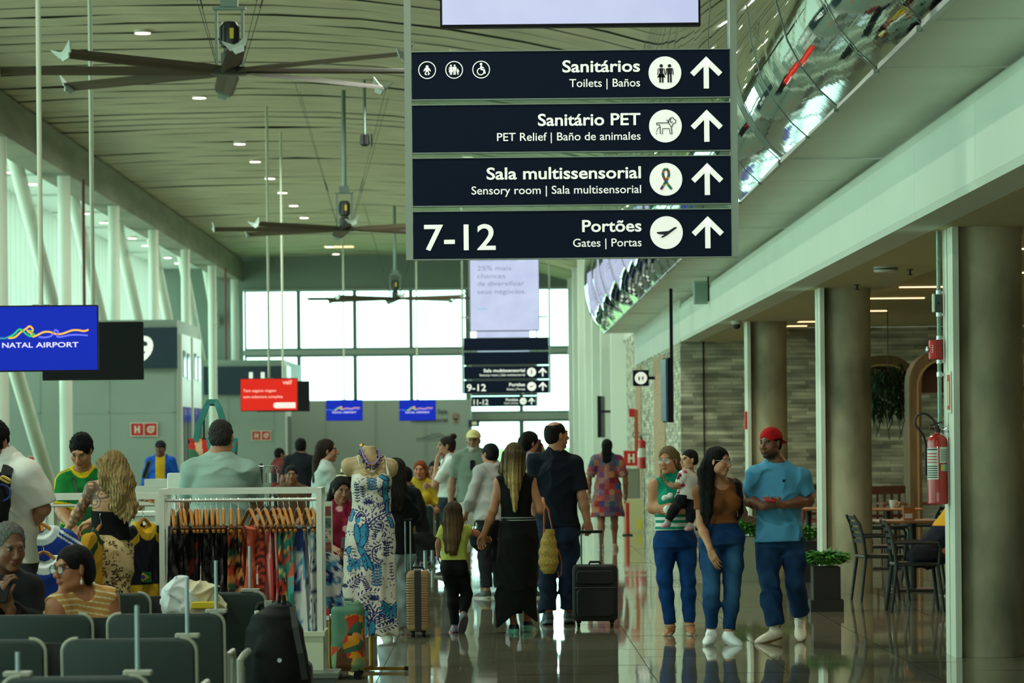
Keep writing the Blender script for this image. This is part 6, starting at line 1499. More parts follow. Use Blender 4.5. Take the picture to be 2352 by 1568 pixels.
# ------------------------------------------------------------------ things on the floor, at the stalls and in the cafe
def blobs(pal, f=40, seed=0, bgshare=.45, stretch=(1, 1, .7)):
    'printed cloth: patches of a palette on its first colour'
    rs = np.random.RandomState(seed); K = rs.normal(size=(6, 3))*f*V(*stretch); ph = rs.uniform(0, 6, 6); cs = [np.array(lin(c)) for c in pal]
    def fn(q):
        w_ = q+.012*np.sin(q[:, [1, 2, 0]]*f*1.3+seed)
        v = [np.sin(w_@K[i]+ph[i])*np.sin(w_@K[(i+1) % 6]*.7+ph[i-1]) for i in range(6)]
        c = np.tile(cs[0], (len(q), 1))
        for i in range(1, len(cs)): c[v[i % 6]*(1+.1*i) > (.15+bgshare*.6)] = cs[i]
        return c
    return fn
def vcol_obj(name, mb, m, parent, color, smooth=True, loc=None):
    o = mb.build(name, m, parent, loc, smooth=smooth); me = o.data
    co = np.zeros(len(me.vertices)*3, np.float32); me.vertices.foreach_get('co', co); co = co.reshape(-1, 3).astype(float)
    a = np.ones((len(co), 4), np.float32); a[:, :3] = color(co)
    at = me.color_attributes.new('Col', 'FLOAT_COLOR', 'POINT'); at.data.foreach_set('color', a.ravel()); return o
def drape(w_top, w_bot, L, th, seed, waves=3, rows=30, n=36, depth=None):
    'hanging cloth: a flattened, wavy tube; width along y, thickness along x'
    rs = random.Random(seed); ph = [rs.uniform(0, 6) for _ in range(4)]; mb = MB(); vs = []
    for i in range(rows+1):
        t = i/rows; z = -L*t; w_ = lerp(w_top, w_bot, min(1, t*1.4)); am = .35+.65*t
        for j in range(n):
            a = 2*PI*j/n; y = w_*.5*math.cos(a); x = th*.5*math.sin(a)*(1+.2*math.sin(3*a+ph[0]))
            x += am*th*.55*math.sin(y/w_*2*PI*waves*.5+ph[1]+.8*math.sin(t*4+ph[2])); y += .01*math.sin(t*9+ph[3])
            vs.append((x, y, z-(.05*(abs(y)/w_)*(1-t) if True else 0)))
    fs = [(i*n+j, i*n+(j+1) % n, (i+1)*n+(j+1) % n, (i+1)*n+j) for i in range(rows) for j in range(n)]
    fs += [tuple(range(n)), tuple(range(rows*n, rows*n+n))]
    return mb.add(vs, fs)
def make_hanger(loc, rz, label, group, first={}):
    if 'h' in first: return dup(first['h'], loc, label, group, rz)
    t = thing('clothes_hanger', label, 'hanger', loc, rz, group); first['h'] = t
    WD = mat('hanger_wood', (186, 124, 54), .35, col2=(150, 92, 36), vscale=8, stretch=(6, 1, 1))
    mb = MB()
    for e in (-1, 1):
        pts = [(0, e*.0, -.060), (0, e*.022, -.070), (0, e*.065, -.102), (0, e*.13, -.155), (0, e*.20, -.205)]
        mb.tube(pts, [.009, .0125, .012, .0115, .010], 10)
    mb.build('hanger_body', WD, t, smooth=True)
    mb = MB(); mb.tube([(0, 0, -.065), (0, 0, -.035), (0, .016, -.018), (0, .019, -.0), (0, .010, .012), (0, -.004, .012), (0, -.012, .002)], .0022, 6); mb.build('hook', mat('steel', (190, 195, 195), .3, 1), t)
    mb = MB()
    for e in (-1, 1): mb.box((0, e*.188, -.184), (.030, .006, .026), M=Matrix.Rotation(e*-.75, 3, 'X'))
    mb.build('clip_groove', mat('groove_dark', (96, 58, 26), .6), t)
    return t
def shared_materials():
    for k, c, r in (('black_nylon', (17, 18, 19), .7), ('phone_black', (16, 17, 18), .3), ('black_rubber', (18, 18, 18), .6), ('plastic_white', (206, 212, 200), .5), ('wire_dark', (60, 66, 60), .4), ('screen_black', (14, 17, 22), .5), ('paper_white', (216, 216, 206), .6)): mat(k, c, r, spec=.2)
    mat('steel', (190, 195, 195), .3, 1.0); mat('gold_metal', (176, 128, 48), .22, .9)
def build_racks():
    WH = mat('rack_white', (206, 212, 200), .4)
    Y = 23.3; z = lambda py, px=560: P(px, py, Y).z; x = lambda px: P(px, 1200, Y).x
    t = thing('clothes_rack', 'white square-tube clothes rack full of printed clothes on wooden hangers', 'clothes rack', (0, Y, 0))
    zt = z(1134); x0, x1 = x(372), x(733)
    for dy in (0, .46):
        mb = MB(); mb.bx(x1-.018, x1+.018, dy-.018, dy+.018, .02, zt); mb.build('post', WH, t)
        mb = MB(); mb.bx(x0-.018, x0+.018, dy-.018, dy+.018, .02, zt); mb.build('post', WH, t)
    mb = MB(); mb.bx(x0-.018, x1+.018, -.018, .018, zt, zt+.036); mb.bx(x0-.018, x1+.018, .442, .478, zt, zt+.036); mb.bx(x0-.018, x0+.018, .018, .442, zt, zt+.036); mb.bx(x1-.018, x1+.018, .018, .442, zt, zt+.036); mb.build('top_frame', WH, t)
    zr = z(1149); mb = MB(); mb.tube([(x0, .23, zr), (x1, .23, zr)], .011, 12); mb.build('hanging_rail', mat('rail_chrome', (200, 206, 200), .3, .6), t)
    mb = MB(); mb.bx(x0-.018, x1+.02, -.02, .48, .02, z(1462)); mb.bx(x0-.018, x1+.03, -.03, .49, z(1462), z(1452)); mb.build('plinth', mat('plinth_cream', (196, 206, 180), .5), t)
    # clothes
    rs = random.Random(5)
    dk = [(18, 18, 20), (64, 60, 62), (120, 112, 110)]; palettes = {'d': [(18, 18, 20), (44, 42, 44), (84, 78, 76)], 'r': [(20, 18, 18), (120, 28, 26), (40, 30, 30)], 'f': [(24, 22, 22), (170, 62, 40), (40, 92, 66), (190, 120, 70)], 'o': [(186, 82, 58), (208, 116, 84), (160, 60, 44)], 'c': [(178, 66, 46), (30, 26, 26), (206, 130, 80)],
                'p': [(196, 84, 86), (220, 150, 140)], 't': [(66, 156, 150), (40, 110, 96), (196, 190, 90), (190, 80, 50)], 'g': [(34, 120, 112), (206, 190, 110), (24, 30, 34), (190, 60, 40)], 'w': [(196, 200, 200), (40, 50, 100), (88, 140, 170)], 'b': [(200, 204, 204), (60, 66, 92)]}
    names = {'d': 'black and grey printed', 'r': 'black and dark red', 'f': 'black floral', 'o': 'coral orange', 'c': 'orange and black patterned', 'p': 'pink striped', 't': 'turquoise printed', 'g': 'green and red tropical', 'w': 'white and blue printed', 'b': 'white and navy printed'}
    zs = [(113, 'd', 9, 14), (150, 'd', 10, 12), (170, 'd', 11, 14), (205, 'r', 12, 14), (235, 'r', 8, 12), (250, 'd', 10, 10), (285, 'd', 8, 16), (315, 'd', 9, 12), (345, 'd', 8, 12), (380, 'd', 4, 12), (420, 'f', 5, 16), (460, 'f', 6, 20), (520, 'o', 24, 40), (560, 'c', 22, 22), (600, 'p', 20, 16), (640, 'p', 17, 14), (670, 'g', 18, 22), (700, 'g', 16, 18), (730, 't', 14, 20), (775, 'w', 15, 22), (820, 'b', 15, 18), (850, 'w', 12, 22)]
    pos = ['next to the double post of the rack', 'second from the double post', 'third from the double post', 'fourth from the double post', 'fifth from the double post', 'sixth from the double post', 'seventh from the double post', 'eighth from the double post', 'ninth from the double post', 'tenth from the double post', 'just before the widest orange one', 'touching the widest orange one', 'the widest, in the middle of the rack', 'right after the widest orange one', 'two after the widest orange one', 'three after the widest orange one', 'four after the widest orange one', 'fifth after the widest orange one', 'with a turquoise strap over its hanger', 'third from the single post', 'second from the single post', 'nearest the single post of the rack']
    for i, (zx, k, dx, thp) in enumerate(zs):
        px = 340+zx/2.278; X = x(px); a = math.asin(min(.9, dx*1.25/352/.2))
        make_hanger((X, Y+.23, zr+.0), a, 'wooden hanger on the white rack, %s' % pos[i], 'wooden hangers on the white rack')
        L = {'d': .62, 'r': .60, 'f': .72, 'o': .66, 'c': .70, 'p': .78, 'g': .80, 't': .84, 'w': .86, 'b': .84}[k]+rs.uniform(-.02, .04)
        if i == 20: L = .80
        mb = drape(.30, .36, L, thp/352.*1.05, i*7+1, waves=4)
        g = thing('hanging_garment', ('%s garment on the rack, %s' % (names[k], pos[i])).replace('of the rack', ''), 'garment', (X, Y+.23, zr-.165), a*.7, 'garments on the white rack')
        col = blobs(palettes[k], 55 if k not in 'op' else 26, i, .45)
        if i in (14, 15): 
            c1, c2 = np.array(lin((178, 60, 60))), np.array(lin((214, 160, 150))); col = lambda q: np.where((np.sin(q[:, 1]*160) > .3)[:, None], c2, c1)
        if i == 13:
            c1, c2 = np.array(lin((170, 60, 40))), np.array(lin((24, 20, 20))); col = lambda q: np.where((np.sin(q[:, 2]*170+np.sin(q[:, 1]*90)*2) > .2)[:, None], c2, c1)
        vcol_obj('cloth', mb, vmat('cloth', .85, spec=.2), g, col)
        if i in (10, 18): 
            mb = MB(); mb.ribbon([(0, -.05, .06), (.01, -.07, .02), (.0, -.09, -.06), (.01, -.10, -.2)], .018, (1, 0, 0), .006); mb.build('strap', mat('strap_%d' % i, (96, 178, 170) if i == 18 else (60, 40, 40), .6), g)
        if i == 15:
            pass
        if i in (5, 12, 16, 19, 20): mb = MB(); mb.box((0, -.19, -.35 if i != 16 else -.62), (.004, .035, .07)); mb.box((0, -.19, -.29 if i != 16 else -.56), (.003, .004, .06)); mb.build('price_tag', mat('paper_white', (216, 216, 206), .6), g)
    # display grid at the end of the rack with small printed goods
    t = thing('printed_cloth', 'white cloth with navy print hanging at the end of the white rack', 'cloth', P(748, 1268, Y+.5)); mb = drape(.20, .24, .36, .05, 77, 3); mb.v = [(v[1], v[0], v[2]) for v in mb.v]; vcol_obj('cloth', mb, vmat('cloth'), t, blobs([(206, 206, 200), (40, 50, 104), (80, 140, 176)], 60, 7, .35))
    t = thing('postcard_panel', 'narrow panel of small colourful cards at the end of the white rack', 'display panel', P(746, 1158, Y+.55)); mb = MB(); mb.bx(-.03, .05, -.01, .01, -.42, .02); mb.build('panel', mat('plinth_cream'), t)
    for k in range(5):
        mb = MB(); mb.bx(-.022, .042, -.016, -.011, -.075-.08*k, -.012-.08*k); mb.build('card', mat('card_%d' % (k % 3), ((150, 60, 50), (90, 120, 110), (190, 180, 150))[k % 3], .5, col2=(60, 60, 56), vscale=50), t)
    # second rack with football shirts
    Y2 = 23.9; t = thing('shirt_rack', 'low white rail frame holding football shirts in front of the man in green', 'clothes rack', (0, Y2, 0)); zt = P(230, 1141, Y2).z; xa, xb = P(92, 1140, Y2).x, P(362, 1140, Y2).x
    mb = MB(); mb.bx(xa, xb+.018, -.018, .018, zt-.018, zt+.022); mb.bx(xa, xb+.018, .42, .456, zt-.018, zt+.022); mb.build('top_frame', WH, t)
    for xx in (xa+.02, xb):
        for dy in (0, .438): mb = MB(); mb.bx(xx-.018, xx+.018, dy-.018, dy+.018, .0, zt-.018); mb.build('post', WH, t)
    mb = MB(); mb.tube([(xa, .22, zt-.06), (xb, .22, zt-.06)], .011); mb.build('hanging_rail', mat('rail_chrome'), t)
    Y3 = 29; t = thing('back_rail', 'white rail further back behind the woman with blond hair', 'clothes rack', (0, Y3, 0)); xa, xb, zt = P(222, 1124, Y3).x, P(388, 1124, Y3).x, P(300, 1124, Y3).z
    mb = MB(); mb.bx(xa, xb, -.02, .02, zt-.03, zt+.03); mb.bx(xa, xb, -.02, .02, zt-.13, zt-.10); mb.build('rail', WH, t)
    for xx in (xa, xb-.04, (xa+xb)/2): mb = MB(); mb.bx(xx, xx+.04, -.02, .02, 0, zt-.03); mb.build('post', WH, t)
    make_hanger((P(350, 1140, Y3).x, Y3, zt-.02), 1.2, 'orange wooden hanger on the rail behind the blond woman', 'hangers on the back rail'); make_hanger((P(340, 1140, Y3).x, Y3, zt-.02), 1.0, 'second orange wooden hanger on the rail behind the blond woman', 'hangers on the back rail')
    # football shirts
    def jersey(loc, rz, label, base, trim, kind):
        t = thing('football_shirt', label, 'shirt', loc, rz, 'football shirts on the low rail'); w_ = .27
        J = dict(); pr = [LOFT(V(0, 0, -.62), np.eye(3), [(0, .25, .03), (.3, .235, .032), (.48, .225, .035), (.56, .19, .032), (.615, .10, .028)], .02, pw=2.4)]
        for e in (-1, 1): pr.append(CUT(RC((e*.17, 0, -.09), (e*.31, 0, -.30), .058, .075, .02), (e*.292, 0, -.275), unit((e*.14, 0, -.21))))
        b, tr = np.array(lin(base)), np.array(lin(trim))
        class FL:
            def __init__(s, p): s.p = p; s.k = p.k
            def bbox(s): return s.p.bbox()
            def d(s, q): return np.maximum(s.p.d(q), np.abs(q[..., 1])-.034)
        pr = [pr[0]]+[FL(p) for p in pr[1:]]
        def col(q):
            c = np.tile(b, (len(q), 1)); r = np.hypot(q[:, 0], (q[:, 2]+.005)*1.0); c[(r < .125) & (q[:, 1] < .02)] = tr
            if kind == 'blue':
                for e in (-1, 1):
                    d = unit((e*.14, 0, -.21)); u = (q-V(e*.10, 0, -.03))@d; s_ = np.abs((q-V(e*.10, 0, -.03))@V(-d[2], 0, d[0])*1.0); m = (q[:, 0]*e > .09)
                    s2 = (q[:, 0]*e-.09)*.80+(q[:, 2]+.03)*1.25; c[m & (np.abs(s2-.02) < .012)] = tr; c[m & (np.abs(s2+.025) < .008)] = tr; c[m & (u > .215) & (q[:, 2] < -.18) & (u < .25)] = tr
            else:
                m = np.abs(q[:, 0]) > .20; c[m & (q[:, 2] < -.3)] = tr; c[(np.abs(q[:, 2]+.04+np.abs(q[:, 0])*.62) < .03) & (np.abs(q[:, 0]) > .1)] = tr; c[(q[:, 2] < -.42)] = tr
            return c
        sdf_obj('shirt_body', pr, .006, vmat('cloth', .85, spec=.2), t, color=col, noise=folds(.007, 24, len(label)), subs=[EL((0, -.02, .0), (.085, .05, .085), None, .008)])
        make_hanger(Vector(loc)+Vector((0, .01, .075)), rz+PI/2, 'wooden hanger inside the ' + ' '.join(label.split(',')[0].split()[:9]), 'wooden hangers of the football shirts')
        return t
    jersey(P(92, 1206, 22.75), .15, 'blue football shirt with white stripes, the upper of two', (28, 56, 140), (206, 212, 210), 'blue')
    jersey(P(100, 1272, 22.45), .15, 'blue football shirt with white collar, lower one behind the seated man', (28, 56, 140), (206, 212, 210), 'blue')
    y = jersey(P(330, 1196, 23.75), 1.05, 'navy and yellow football shirt with a small flag beside the rack post', (22, 27, 36), (206, 164, 40), 'navy')
    I = Ink((0, -.075, -.37)); I.rect(-.055, .055, -.035, .035); fl = I.build('flag_patch', mat('flag_green', (20, 110, 60), .6), y); I = Ink((0, -.078, -.37)); I.poly([(-.045, 0), (0, -.027), (.045, 0), (0, .027)]); I.build('flag_diamond', mat('flag_yellow', (220, 190, 40), .6), y); I = Ink((0, -.081, -.37)); I.disc(0, 0, .015); I.build('flag_disc', mat('flag_blue', (30, 50, 130), .6), y)
    for nm in ('flag_patch', 'flag_diamond', 'flag_disc'):
        for o in [o for o in y.children if o.name.startswith(nm)]: o.rotation_euler = (0, 0, -1.05)
    jersey(P(232, 1210, 23.2), 1.2, 'mustard football shirt behind the arm of the tattooed woman', (176, 132, 34), (26, 60, 40), 'navy')
    for k in range(5): make_hanger((P(46+k*9, 1168, 22.9).x, 22.95+.02*k, P(46, 1162, 22.9).z), .12+.05*k, 'orange hanger in the cluster under the arm of the person in white', 'hangers under the arm of the person in white')
    for k, (c_, l_) in enumerate((((190, 100, 40), 'orange shirt'), ((30, 30, 30), 'black shirt'), ((196, 150, 50), 'yellow shirt'))):
        g = thing('hanging_garment', l_+' hanging in the cluster under the arm of the person in white', 'garment', (P(50+k*14, 1200, 22.95).x, 22.98, P(50, 1205, 22.95).z)); vcol_obj('cloth', drape(.3, .34, .6, .05, k+40, 3), vmat('cloth'), g, paint(c_))
    for k, px in enumerate((150, 268, 340)):
        pass
def build_stall():
    WH = mat('counter_white', (200, 210, 198), .4)
    t = thing('sales_counter', 'white counter under the low rail behind the clothes rack', 'counter', (0, 24.9, 0)); xa, xb = P(300, 1200, 24.9).x, P(398, 1200, 24.9).x; mb = MB(); mb.bx(xa, xb, 0, .5, 0, P(340, 1184, 24.9).z); mb.build('body', WH, t); mb = MB(); mb.bx(xa-.02, xb+.02, -.02, .52, P(340, 1184, 24.9).z, P(340, 1184, 24.9).z+.025); mb.build('top', WH, t)
    t = thing('monitor', 'white monitor seen from behind beside the man in the teal polo', 'monitor', P(402, 1110, 25.15)); mb = MB(); mb.rbox((0, 0, 0), (.11, .02, .15), .015, axis=1); mb.build('screen_back', mat('monitor_white', (196, 208, 198), .4), t); mb = MB(); mb.tube([(0, .01, -.07), (0, .03, -.26)], .012); mb.bx(-.06, .06, -.03, .08, P(340, 1184, 24.9).z+.026-t.location.z, P(340, 1184, 24.9).z+.036-t.location.z); mb.build('stand', mat('monitor_white'), t)
    # gate counter with the man in blue
    t = thing('gate_counter', 'small pale gate counter in front of the man in the blue jacket', 'counter', (P(366, 1100, 52).x, 52, 0)); zt = P(366, 1100, 52).z; mb = MB(); mb.bx(-.22, .28, 0, .5, 0, zt); mb.build('body', WH, t); mb = MB(); mb.rbox((-.20, .2, zt+.14), (.05, .3, .26), .03, axis=0, M=Matrix.Rotation(.35, 3, 'Y')); mb.build('monitor', mat('screen_black'), t)
    # teal tote bag on a slim stand
    Y = 26.4; t = thing('tote_bag', 'teal tote bag with red flowers hanging above the man in the polo shirt', 'bag', P(489, 1066, Y)); zt = P(489, 1006, Y).z-t.location.z; hw = 63/310.
    rows = [(-.02, hw*.86, .03), (.1, hw*.9, .045), (zt, hw, .012)]
    fl = blobs([(190, 50, 44), (214, 170, 130), (30, 30, 34), (60, 110, 80)], 26, 3, .2)
    te = np.array(lin((48, 138, 130)))
    def col(q):
        c = np.tile(te, (len(q), 1)); m = (q[:, 0] < -.05+.25*(zt-q[:, 2])) & (q[:, 0] > -.19); c[m] = fl(q[m]); m = (q[:, 0] > .10) & (np.sin(q[:, 0]*120)*np.sin(q[:, 2]*90+q[:, 0]*40) > .55); c[m] = np.array(lin((170, 60, 50))); return c
    sdf_obj('bag_body', [LOFT(V(0, 0, 0), np.eye(3), rows, .01, pw=3)], .007, vmat('cloth'), t, color=col, noise=folds(.004, 20, 4))
    for e in (-.025, .025):
        mb = MB(); zz = P(489, 922, Y).z-t.location.z; mb.ribbon([(-.125, e, zt-.02), (-.10, e, zt+.10), (-.05, e, zz-.05), (-.025, e*.4, zz), (.025, e*.4, zz), (.05, e, zz-.05), (.10, e, zt+.06), (.13, e, zt-.02)], .021, (0, 1, 0), .006); mb.build('handle', mat('tote_teal', (40, 120, 114), .6), t)
    t = thing('display_stand', 'slim dark display stand that holds the teal tote bag', 'stand', (P(466, 1000, Y).x, Y+.08, 0)); zz = P(489, 926, Y).z; mb = MB(); mb.tube([(0, 0, .02), (0, 0, zz-.1), (.02, -.02, zz-.01), (.10, -.06, zz-.012)], .008); mb.build('pole', mat('wire_dark'), t); mb = MB(); mb.lathe([(.16, 0), (.16, .015), (.02, .03)], n=20); mb.build('base', mat('wire_dark'), t)
    # key ring stand
    Y = 26; t = thing('keyring_stand', 'rotating stand of metal key rings beside the man in the teal polo', 'stand', (P(600, 1100, Y).x, Y, 0)); zt = P(600, 1064, Y).z
    mb = MB(); mb.tube([(0, 0, .02), (0, 0, zt)], .012); mb.lathe([(.16, 0), (.16, .02), (.02, .03)], n=20); mb.build('pole', mat('wire_dark'), t)
    for lv in range(3):
        z0 = zt-.02-lv*.17; mb = MB(); mb.tube([(.10*math.cos(a), .10*math.sin(a), z0) for a in np.linspace(0, 2*PI, 25)], .004, 6); mb.tube([(-.1, 0, z0), (.1, 0, z0)], .004, 6); mb.build('hook_ring', mat('steel'), t)
        for k in range(14):
            a = k*2*PI/14+.2*lv; c = Vector((.115*math.cos(a), .115*math.sin(a), z0)); mb = MB(); mb.tube([c+Vector((.012*math.cos(b), 0, -.014+.014*math.sin(b))) for b in np.linspace(0, 2*PI, 9)], .002, 5); mb.tube([c+Vector((0, 0, -.028)), c+Vector((0, 0, -.05))], .003, 5); mb.box(c+Vector((0, 0, -.085)), (.024, .006, .07), a); mb.build('key_ring', mat('keyring_%d' % (k % 3), ((170, 172, 160), (50, 56, 70), (120, 120, 116))[k % 3], .3, .6), t)
def build_mannequin():
    Y = 25.6; o = Vector((P(850, 1300, Y).x, Y, 0)); W = lambda px, py, dy=0: np.array(P(px, py, Y+dy)-o)
    t = thing('mannequin', 'headless beige mannequin on a golden stand wearing a white and blue dress', 'mannequin', o)
    TN = mat('mannequin_beige', (176, 150, 108), .45, vary=.05)
    sl, sr, nk = W(800, 1068), W(898, 1070), W(848, 1062)
    rows = [(y, cx, hw, d) for y, cx, hw, d in ((1330, 850, 48, .13), (1240, 851, 50, .14), (1210, 852, 48, .135), (1165, 853, 38, .105), (1120, 853, 40, .115), (1095, 852, 44, .115), (1075, 850, 42, .085), (1060, 849, 20, .06))]
    c0 = W(850, 1200); R = sorted([(W(850, y)[2]-c0[2], hw/320, d, W(cx, y)[0]-c0[0], 0) for y, cx, hw, d in rows])
    pr = [LOFT(c0, np.eye(3), R, .04), RC(sl, sr, .036, .036, .05), RC(nk, W(848, 1030), .058, .050, .03), RC(sl, W(799, 1080), .040, .038, .03), RC(sr, W(900, 1082), .040, .038, .03), RC(W(848, 1052), sl, .046, .034, .05), RC(W(848, 1052), sr, .046, .034, .05)]
    for e in (-1, 1): pr.append(EL(W(853+e*20, 1108)+V(0, -.085, 0), (.055, .055, .055), None, .04))
    zc = W(848, 1024)[2]
    sdf_obj('torso', pr, .006, TN, t, cut=lambda q: q[:, 2]-zc)
    GD = mat('gold_metal', (176, 128, 48), .22, .9)
    mb = MB(); mb.tube([(-.0, 0, W(848, 1330)[2]), (0, 0, .03)], .014, 14); mb.build('stand_pole', GD, t, smooth=True)
    mb = MB(); mb.box((.08, -.05, .018), (.36, .032, .022), -.12); mb.box((-.10, -.1, .018), (.03, .34, .022), .3); mb.build('stand_base', GD, t)
    mb = MB(); mb.box((.255, -.07, .018), (.024, .040, .030), -.12); mb.box((.0, -.0, .018), (.05, .045, .03)); mb.build('foot_cap', mat('black_rubber', (18, 18, 18), .6), t)
    mb = MB(); mb.tube([W(832, 1024), W(832, 1018)], .012, 10); mb.tube([W(826, 1022), W(846, 1026)], .004, 6); mb.build('neck_knob', GD, t)
    # dress
    d = thing('dress', 'long white dress with blue and navy bird and leaf print on the mannequin', 'dress', o)
    rows = [(1090, 853, 44, .127), (1108, 853, 45, .135), (1135, 853, 43, .125), (1168, 853, 43, .122), (1205, 852, 53, .15), (1260, 851, 57, .16), (1340, 850, 59, .165), (1400, 850, 61, .17), (1456, 852, 62, .175)]
    R = sorted([(W(850, y)[2]-c0[2], hw/320+.006, dd, W(cx, y)[0]-c0[0], 0) for y, cx, hw, dd in rows])
    def nz(q):
        am = np.clip((W(0, 1200)[2]-q[:, 2])/.6, 0, 1); a = np.arctan2(q[:, 1], q[:, 0]); return am*.012*np.sin(a*9+2*np.sin(q[:, 2]*3))+.002*np.sin(q[:, 2]*40+a*3)
    pr = [LOFT(c0, np.eye(3), R, .02)]+[EL(W(853+e*20, 1108)+V(0, -.092, 0), (.060, .060, .060), None, .04) for e in (-1, 1)]
    for e, a, b in ((-1, (822, 1050), (829, 1094)), (1, (884, 1048), (892, 1090))): pr += [RC(W(*a, -.06), W(lerp(a[0], b[0], .5), lerp(a[1], b[1], .5), -.10), .006, .006, .004), RC(W(lerp(a[0], b[0], .5), lerp(a[1], b[1], .5), -.10), W(*b, -.118), .006, .009, .004)]
    bgc, nv, tl = np.array(lin((208, 204, 190))), np.array(lin((42, 44, 96))), np.array(lin((56, 140, 172)))
    rs = np.random.RandomState(12); marks = []      # (kind, data, colour) in photo-front coordinates: x right, z up, metres
    Q = lambda zx, zy: (W(700+zx/2.578, 960+zy/2.578)[0], W(700+zx/2.578, 960+zy/2.578)[2])
    def vine(pts, wd=.006, leaves=True, col=0):
        P_ = [np.array(Q(*p)) for p in pts]; q = []
        for i in range(len(P_)-1):
            p0, p1, p2, p3 = [P_[max(0, min(len(P_)-1, j))] for j in (i-1, i, i+1, i+2)]
            for k in range(6): u = k/6; q.append(.5*((2*p1)+(p2-p0)*u+(2*p0-5*p1+4*p2-p3)*u*u+(3*p1-p0-3*p2+p3)*u**3))
        q.append(P_[-1]); marks.append(('line', np.array(q), wd*.5, col))
        if leaves:
            for i in range(1, len(q)-1, 2):
                t_ = unit(q[i+1]-q[i-1]); n_ = np.array([-t_[1], t_[0]])
                for e in (-1, 1): marks.append(('leaf', q[i]+n_*e*.022+t_*.008, unit(n_*e+t_*.7), .015, .0055, col))
    def frond(a, b, n=7, l=.028, col=0, fill=0):
        a, b = np.array(Q(*a)), np.array(Q(*b)); marks.append(('line', np.array([a, b]), .002, 0)); t_ = unit(b-a); n_ = np.array([-t_[1], t_[0]])
        for i in range(n):
            c = a+(b-a)*(i+.5)/n
            for e in (-1, 1):
                dd = unit(n_*e-t_*.35); marks.append(('leaf', c+dd*l*.55, dd, l*.55, l*.24, 0))
                if fill: marks.append(('leaf', c+dd*l*.55, dd, l*.40, l*.13, 1))
    vine([(370, 640), (420, 590), (480, 560), (500, 545)], .010, True); vine([(372, 640), (360, 570), (330, 552), (306, 580)], .010, True); vine([(380, 650), (430, 610), (470, 620), (460, 670)], .008, True)
    vine([(455, 745), (410, 770), (410, 830), (450, 860)], .010, True); vine([(455, 712), (490, 720), (500, 800)], .004, True)
    vine([(320, 470), (350, 480), (400, 465)], .003, False); vine([(400, 560), (420, 530), (440, 500)], .006, False); vine([(420, 530), (410, 500)], .005, False); vine([(440, 540), (470, 520)], .005, True); vine([(405, 560), (395, 530), (380, 510)], .004, False)
    vine([(380, 1200), (430, 1150), (470, 1130), (490, 1090)], .010, True); vine([(375, 1230), (410, 1160), (390, 1100), (360, 1110)], .010, True); vine([(400, 1235), (460, 1190), (520, 1180)], .006, True); vine([(440, 1240), (500, 1225), (540, 1200), (520, 1180)], .005, True)
    vine([(250, 760), (280, 800), (290, 850)], .004, True); vine([(440, 450), (470, 430), (490, 400)], .005, True); vine([(262, 990), (300, 960), (350, 930)], .003, True); vine([(320, 1060), (380, 1030), (440, 1030)], .003, True)
    frond((400, 335), (404, 430), 6, .036, 0, 1); frond((430, 860), (432, 995), 8, .036, 0, 1); frond((490, 730), (484, 820), 6, .022); frond((310, 385), (316, 500), 7, .020); frond((330, 930), (300, 1000), 5, .022); frond((360, 960), (380, 1010), 5, .02); frond((430, 640), (412, 720), 6, .018); frond((460, 1150), (440, 1210), 5, .018); frond((512, 850), (520, 960), 6, .016); frond((345, 400), (350, 470), 5, .018)
    def bird(pts, wd, wing):
        P_ = np.array([Q(*p) for p in pts]); marks.append(('line', P_, wd+.003, 0)); marks.append(('line', P_, wd-.003, 1))
        for (c, dd, l, w_) in wing:
            c = np.array(Q(*c)); dd = unit(np.array(dd, float)); marks.append(('leaf', c, dd, l+.004, w_+.004, 0)); marks.append(('leaf', c, dd, l-.004, w_-.003, 1))
    bird([(318, 660), (325, 720), (340, 780), (372, 830)], .022, [((350, 690), (.25, 1), .085, .038), ((314, 680), (-.1, 1), .07, .022), ((380, 845), (.5, -1), .07, .018), ((360, 850), (.25, -1), .06, .014)])
    for k in range(13): marks.append(('leaf', np.array(Q(372, 640))+np.array((.004*math.sin(k), -.014*k)), unit((1, .25)), .014, .004, 0))
    bird([(482, 380), (478, 440), (486, 500)], .018, [((470, 350), (-1, .55), .045, .013), ((488, 530), (.05, -1), .05, .012)]); bird([(275, 600), (284, 570), (285, 548)], .012, []); bird([(500, 590), (510, 600), (520, 640)], .012, [])
    for c in ((316, 598), (264, 780), (268, 885), (368, 1150)): marks.append(('leaf', np.array(Q(*c)), np.array((0., 1.)), .026, .020, 0)); marks.append(('leaf', np.array(Q(*c)), np.array((0., 1.)), .022, .016, 1))
    for (c, s_) in (((305, 850), 1.), ((512, 1120), 1.35)):
        c = np.array(Q(*c))
        for k in range(9):
            a = -PI*.5+(k-4)*.42; dd = np.array((math.sin(a+PI*.5), -math.cos(a+PI*.5)))*-1; dd = np.array((math.cos(PI/2+(k-4)*.55), -math.sin(PI/2+(k-4)*.55)*1)); marks.append(('leaf', c+dd*.030*s_, dd, .036*s_, .0095*s_, 0)); marks.append(('leaf', c+dd*.030*s_, dd, .031*s_, .0065*s_, 1))
    for (cx, cy, r) in ((380, 510, .05), (415, 1075, .045), (240, 1000, .03)):
        c = np.array(Q(cx, cy))
        for k in range(9): a = PI*.12+k*PI*.76/8; dd = np.array((math.cos(a), math.sin(a))); marks.append(('leaf', c+dd*r*.55, dd, r*.42, .0045, 0))
    for k in range(11): c = np.array(Q(330+k*8, 1215+10*math.sin(k))); marks.append(('leaf', c, unit((math.cos(k*1.9), math.sin(k*1.9))), .022, .006, k % 2))
    bird([(350, 1190), (352, 1260)], .03, [((402, 1240), (.1, 1), .06, .022)])
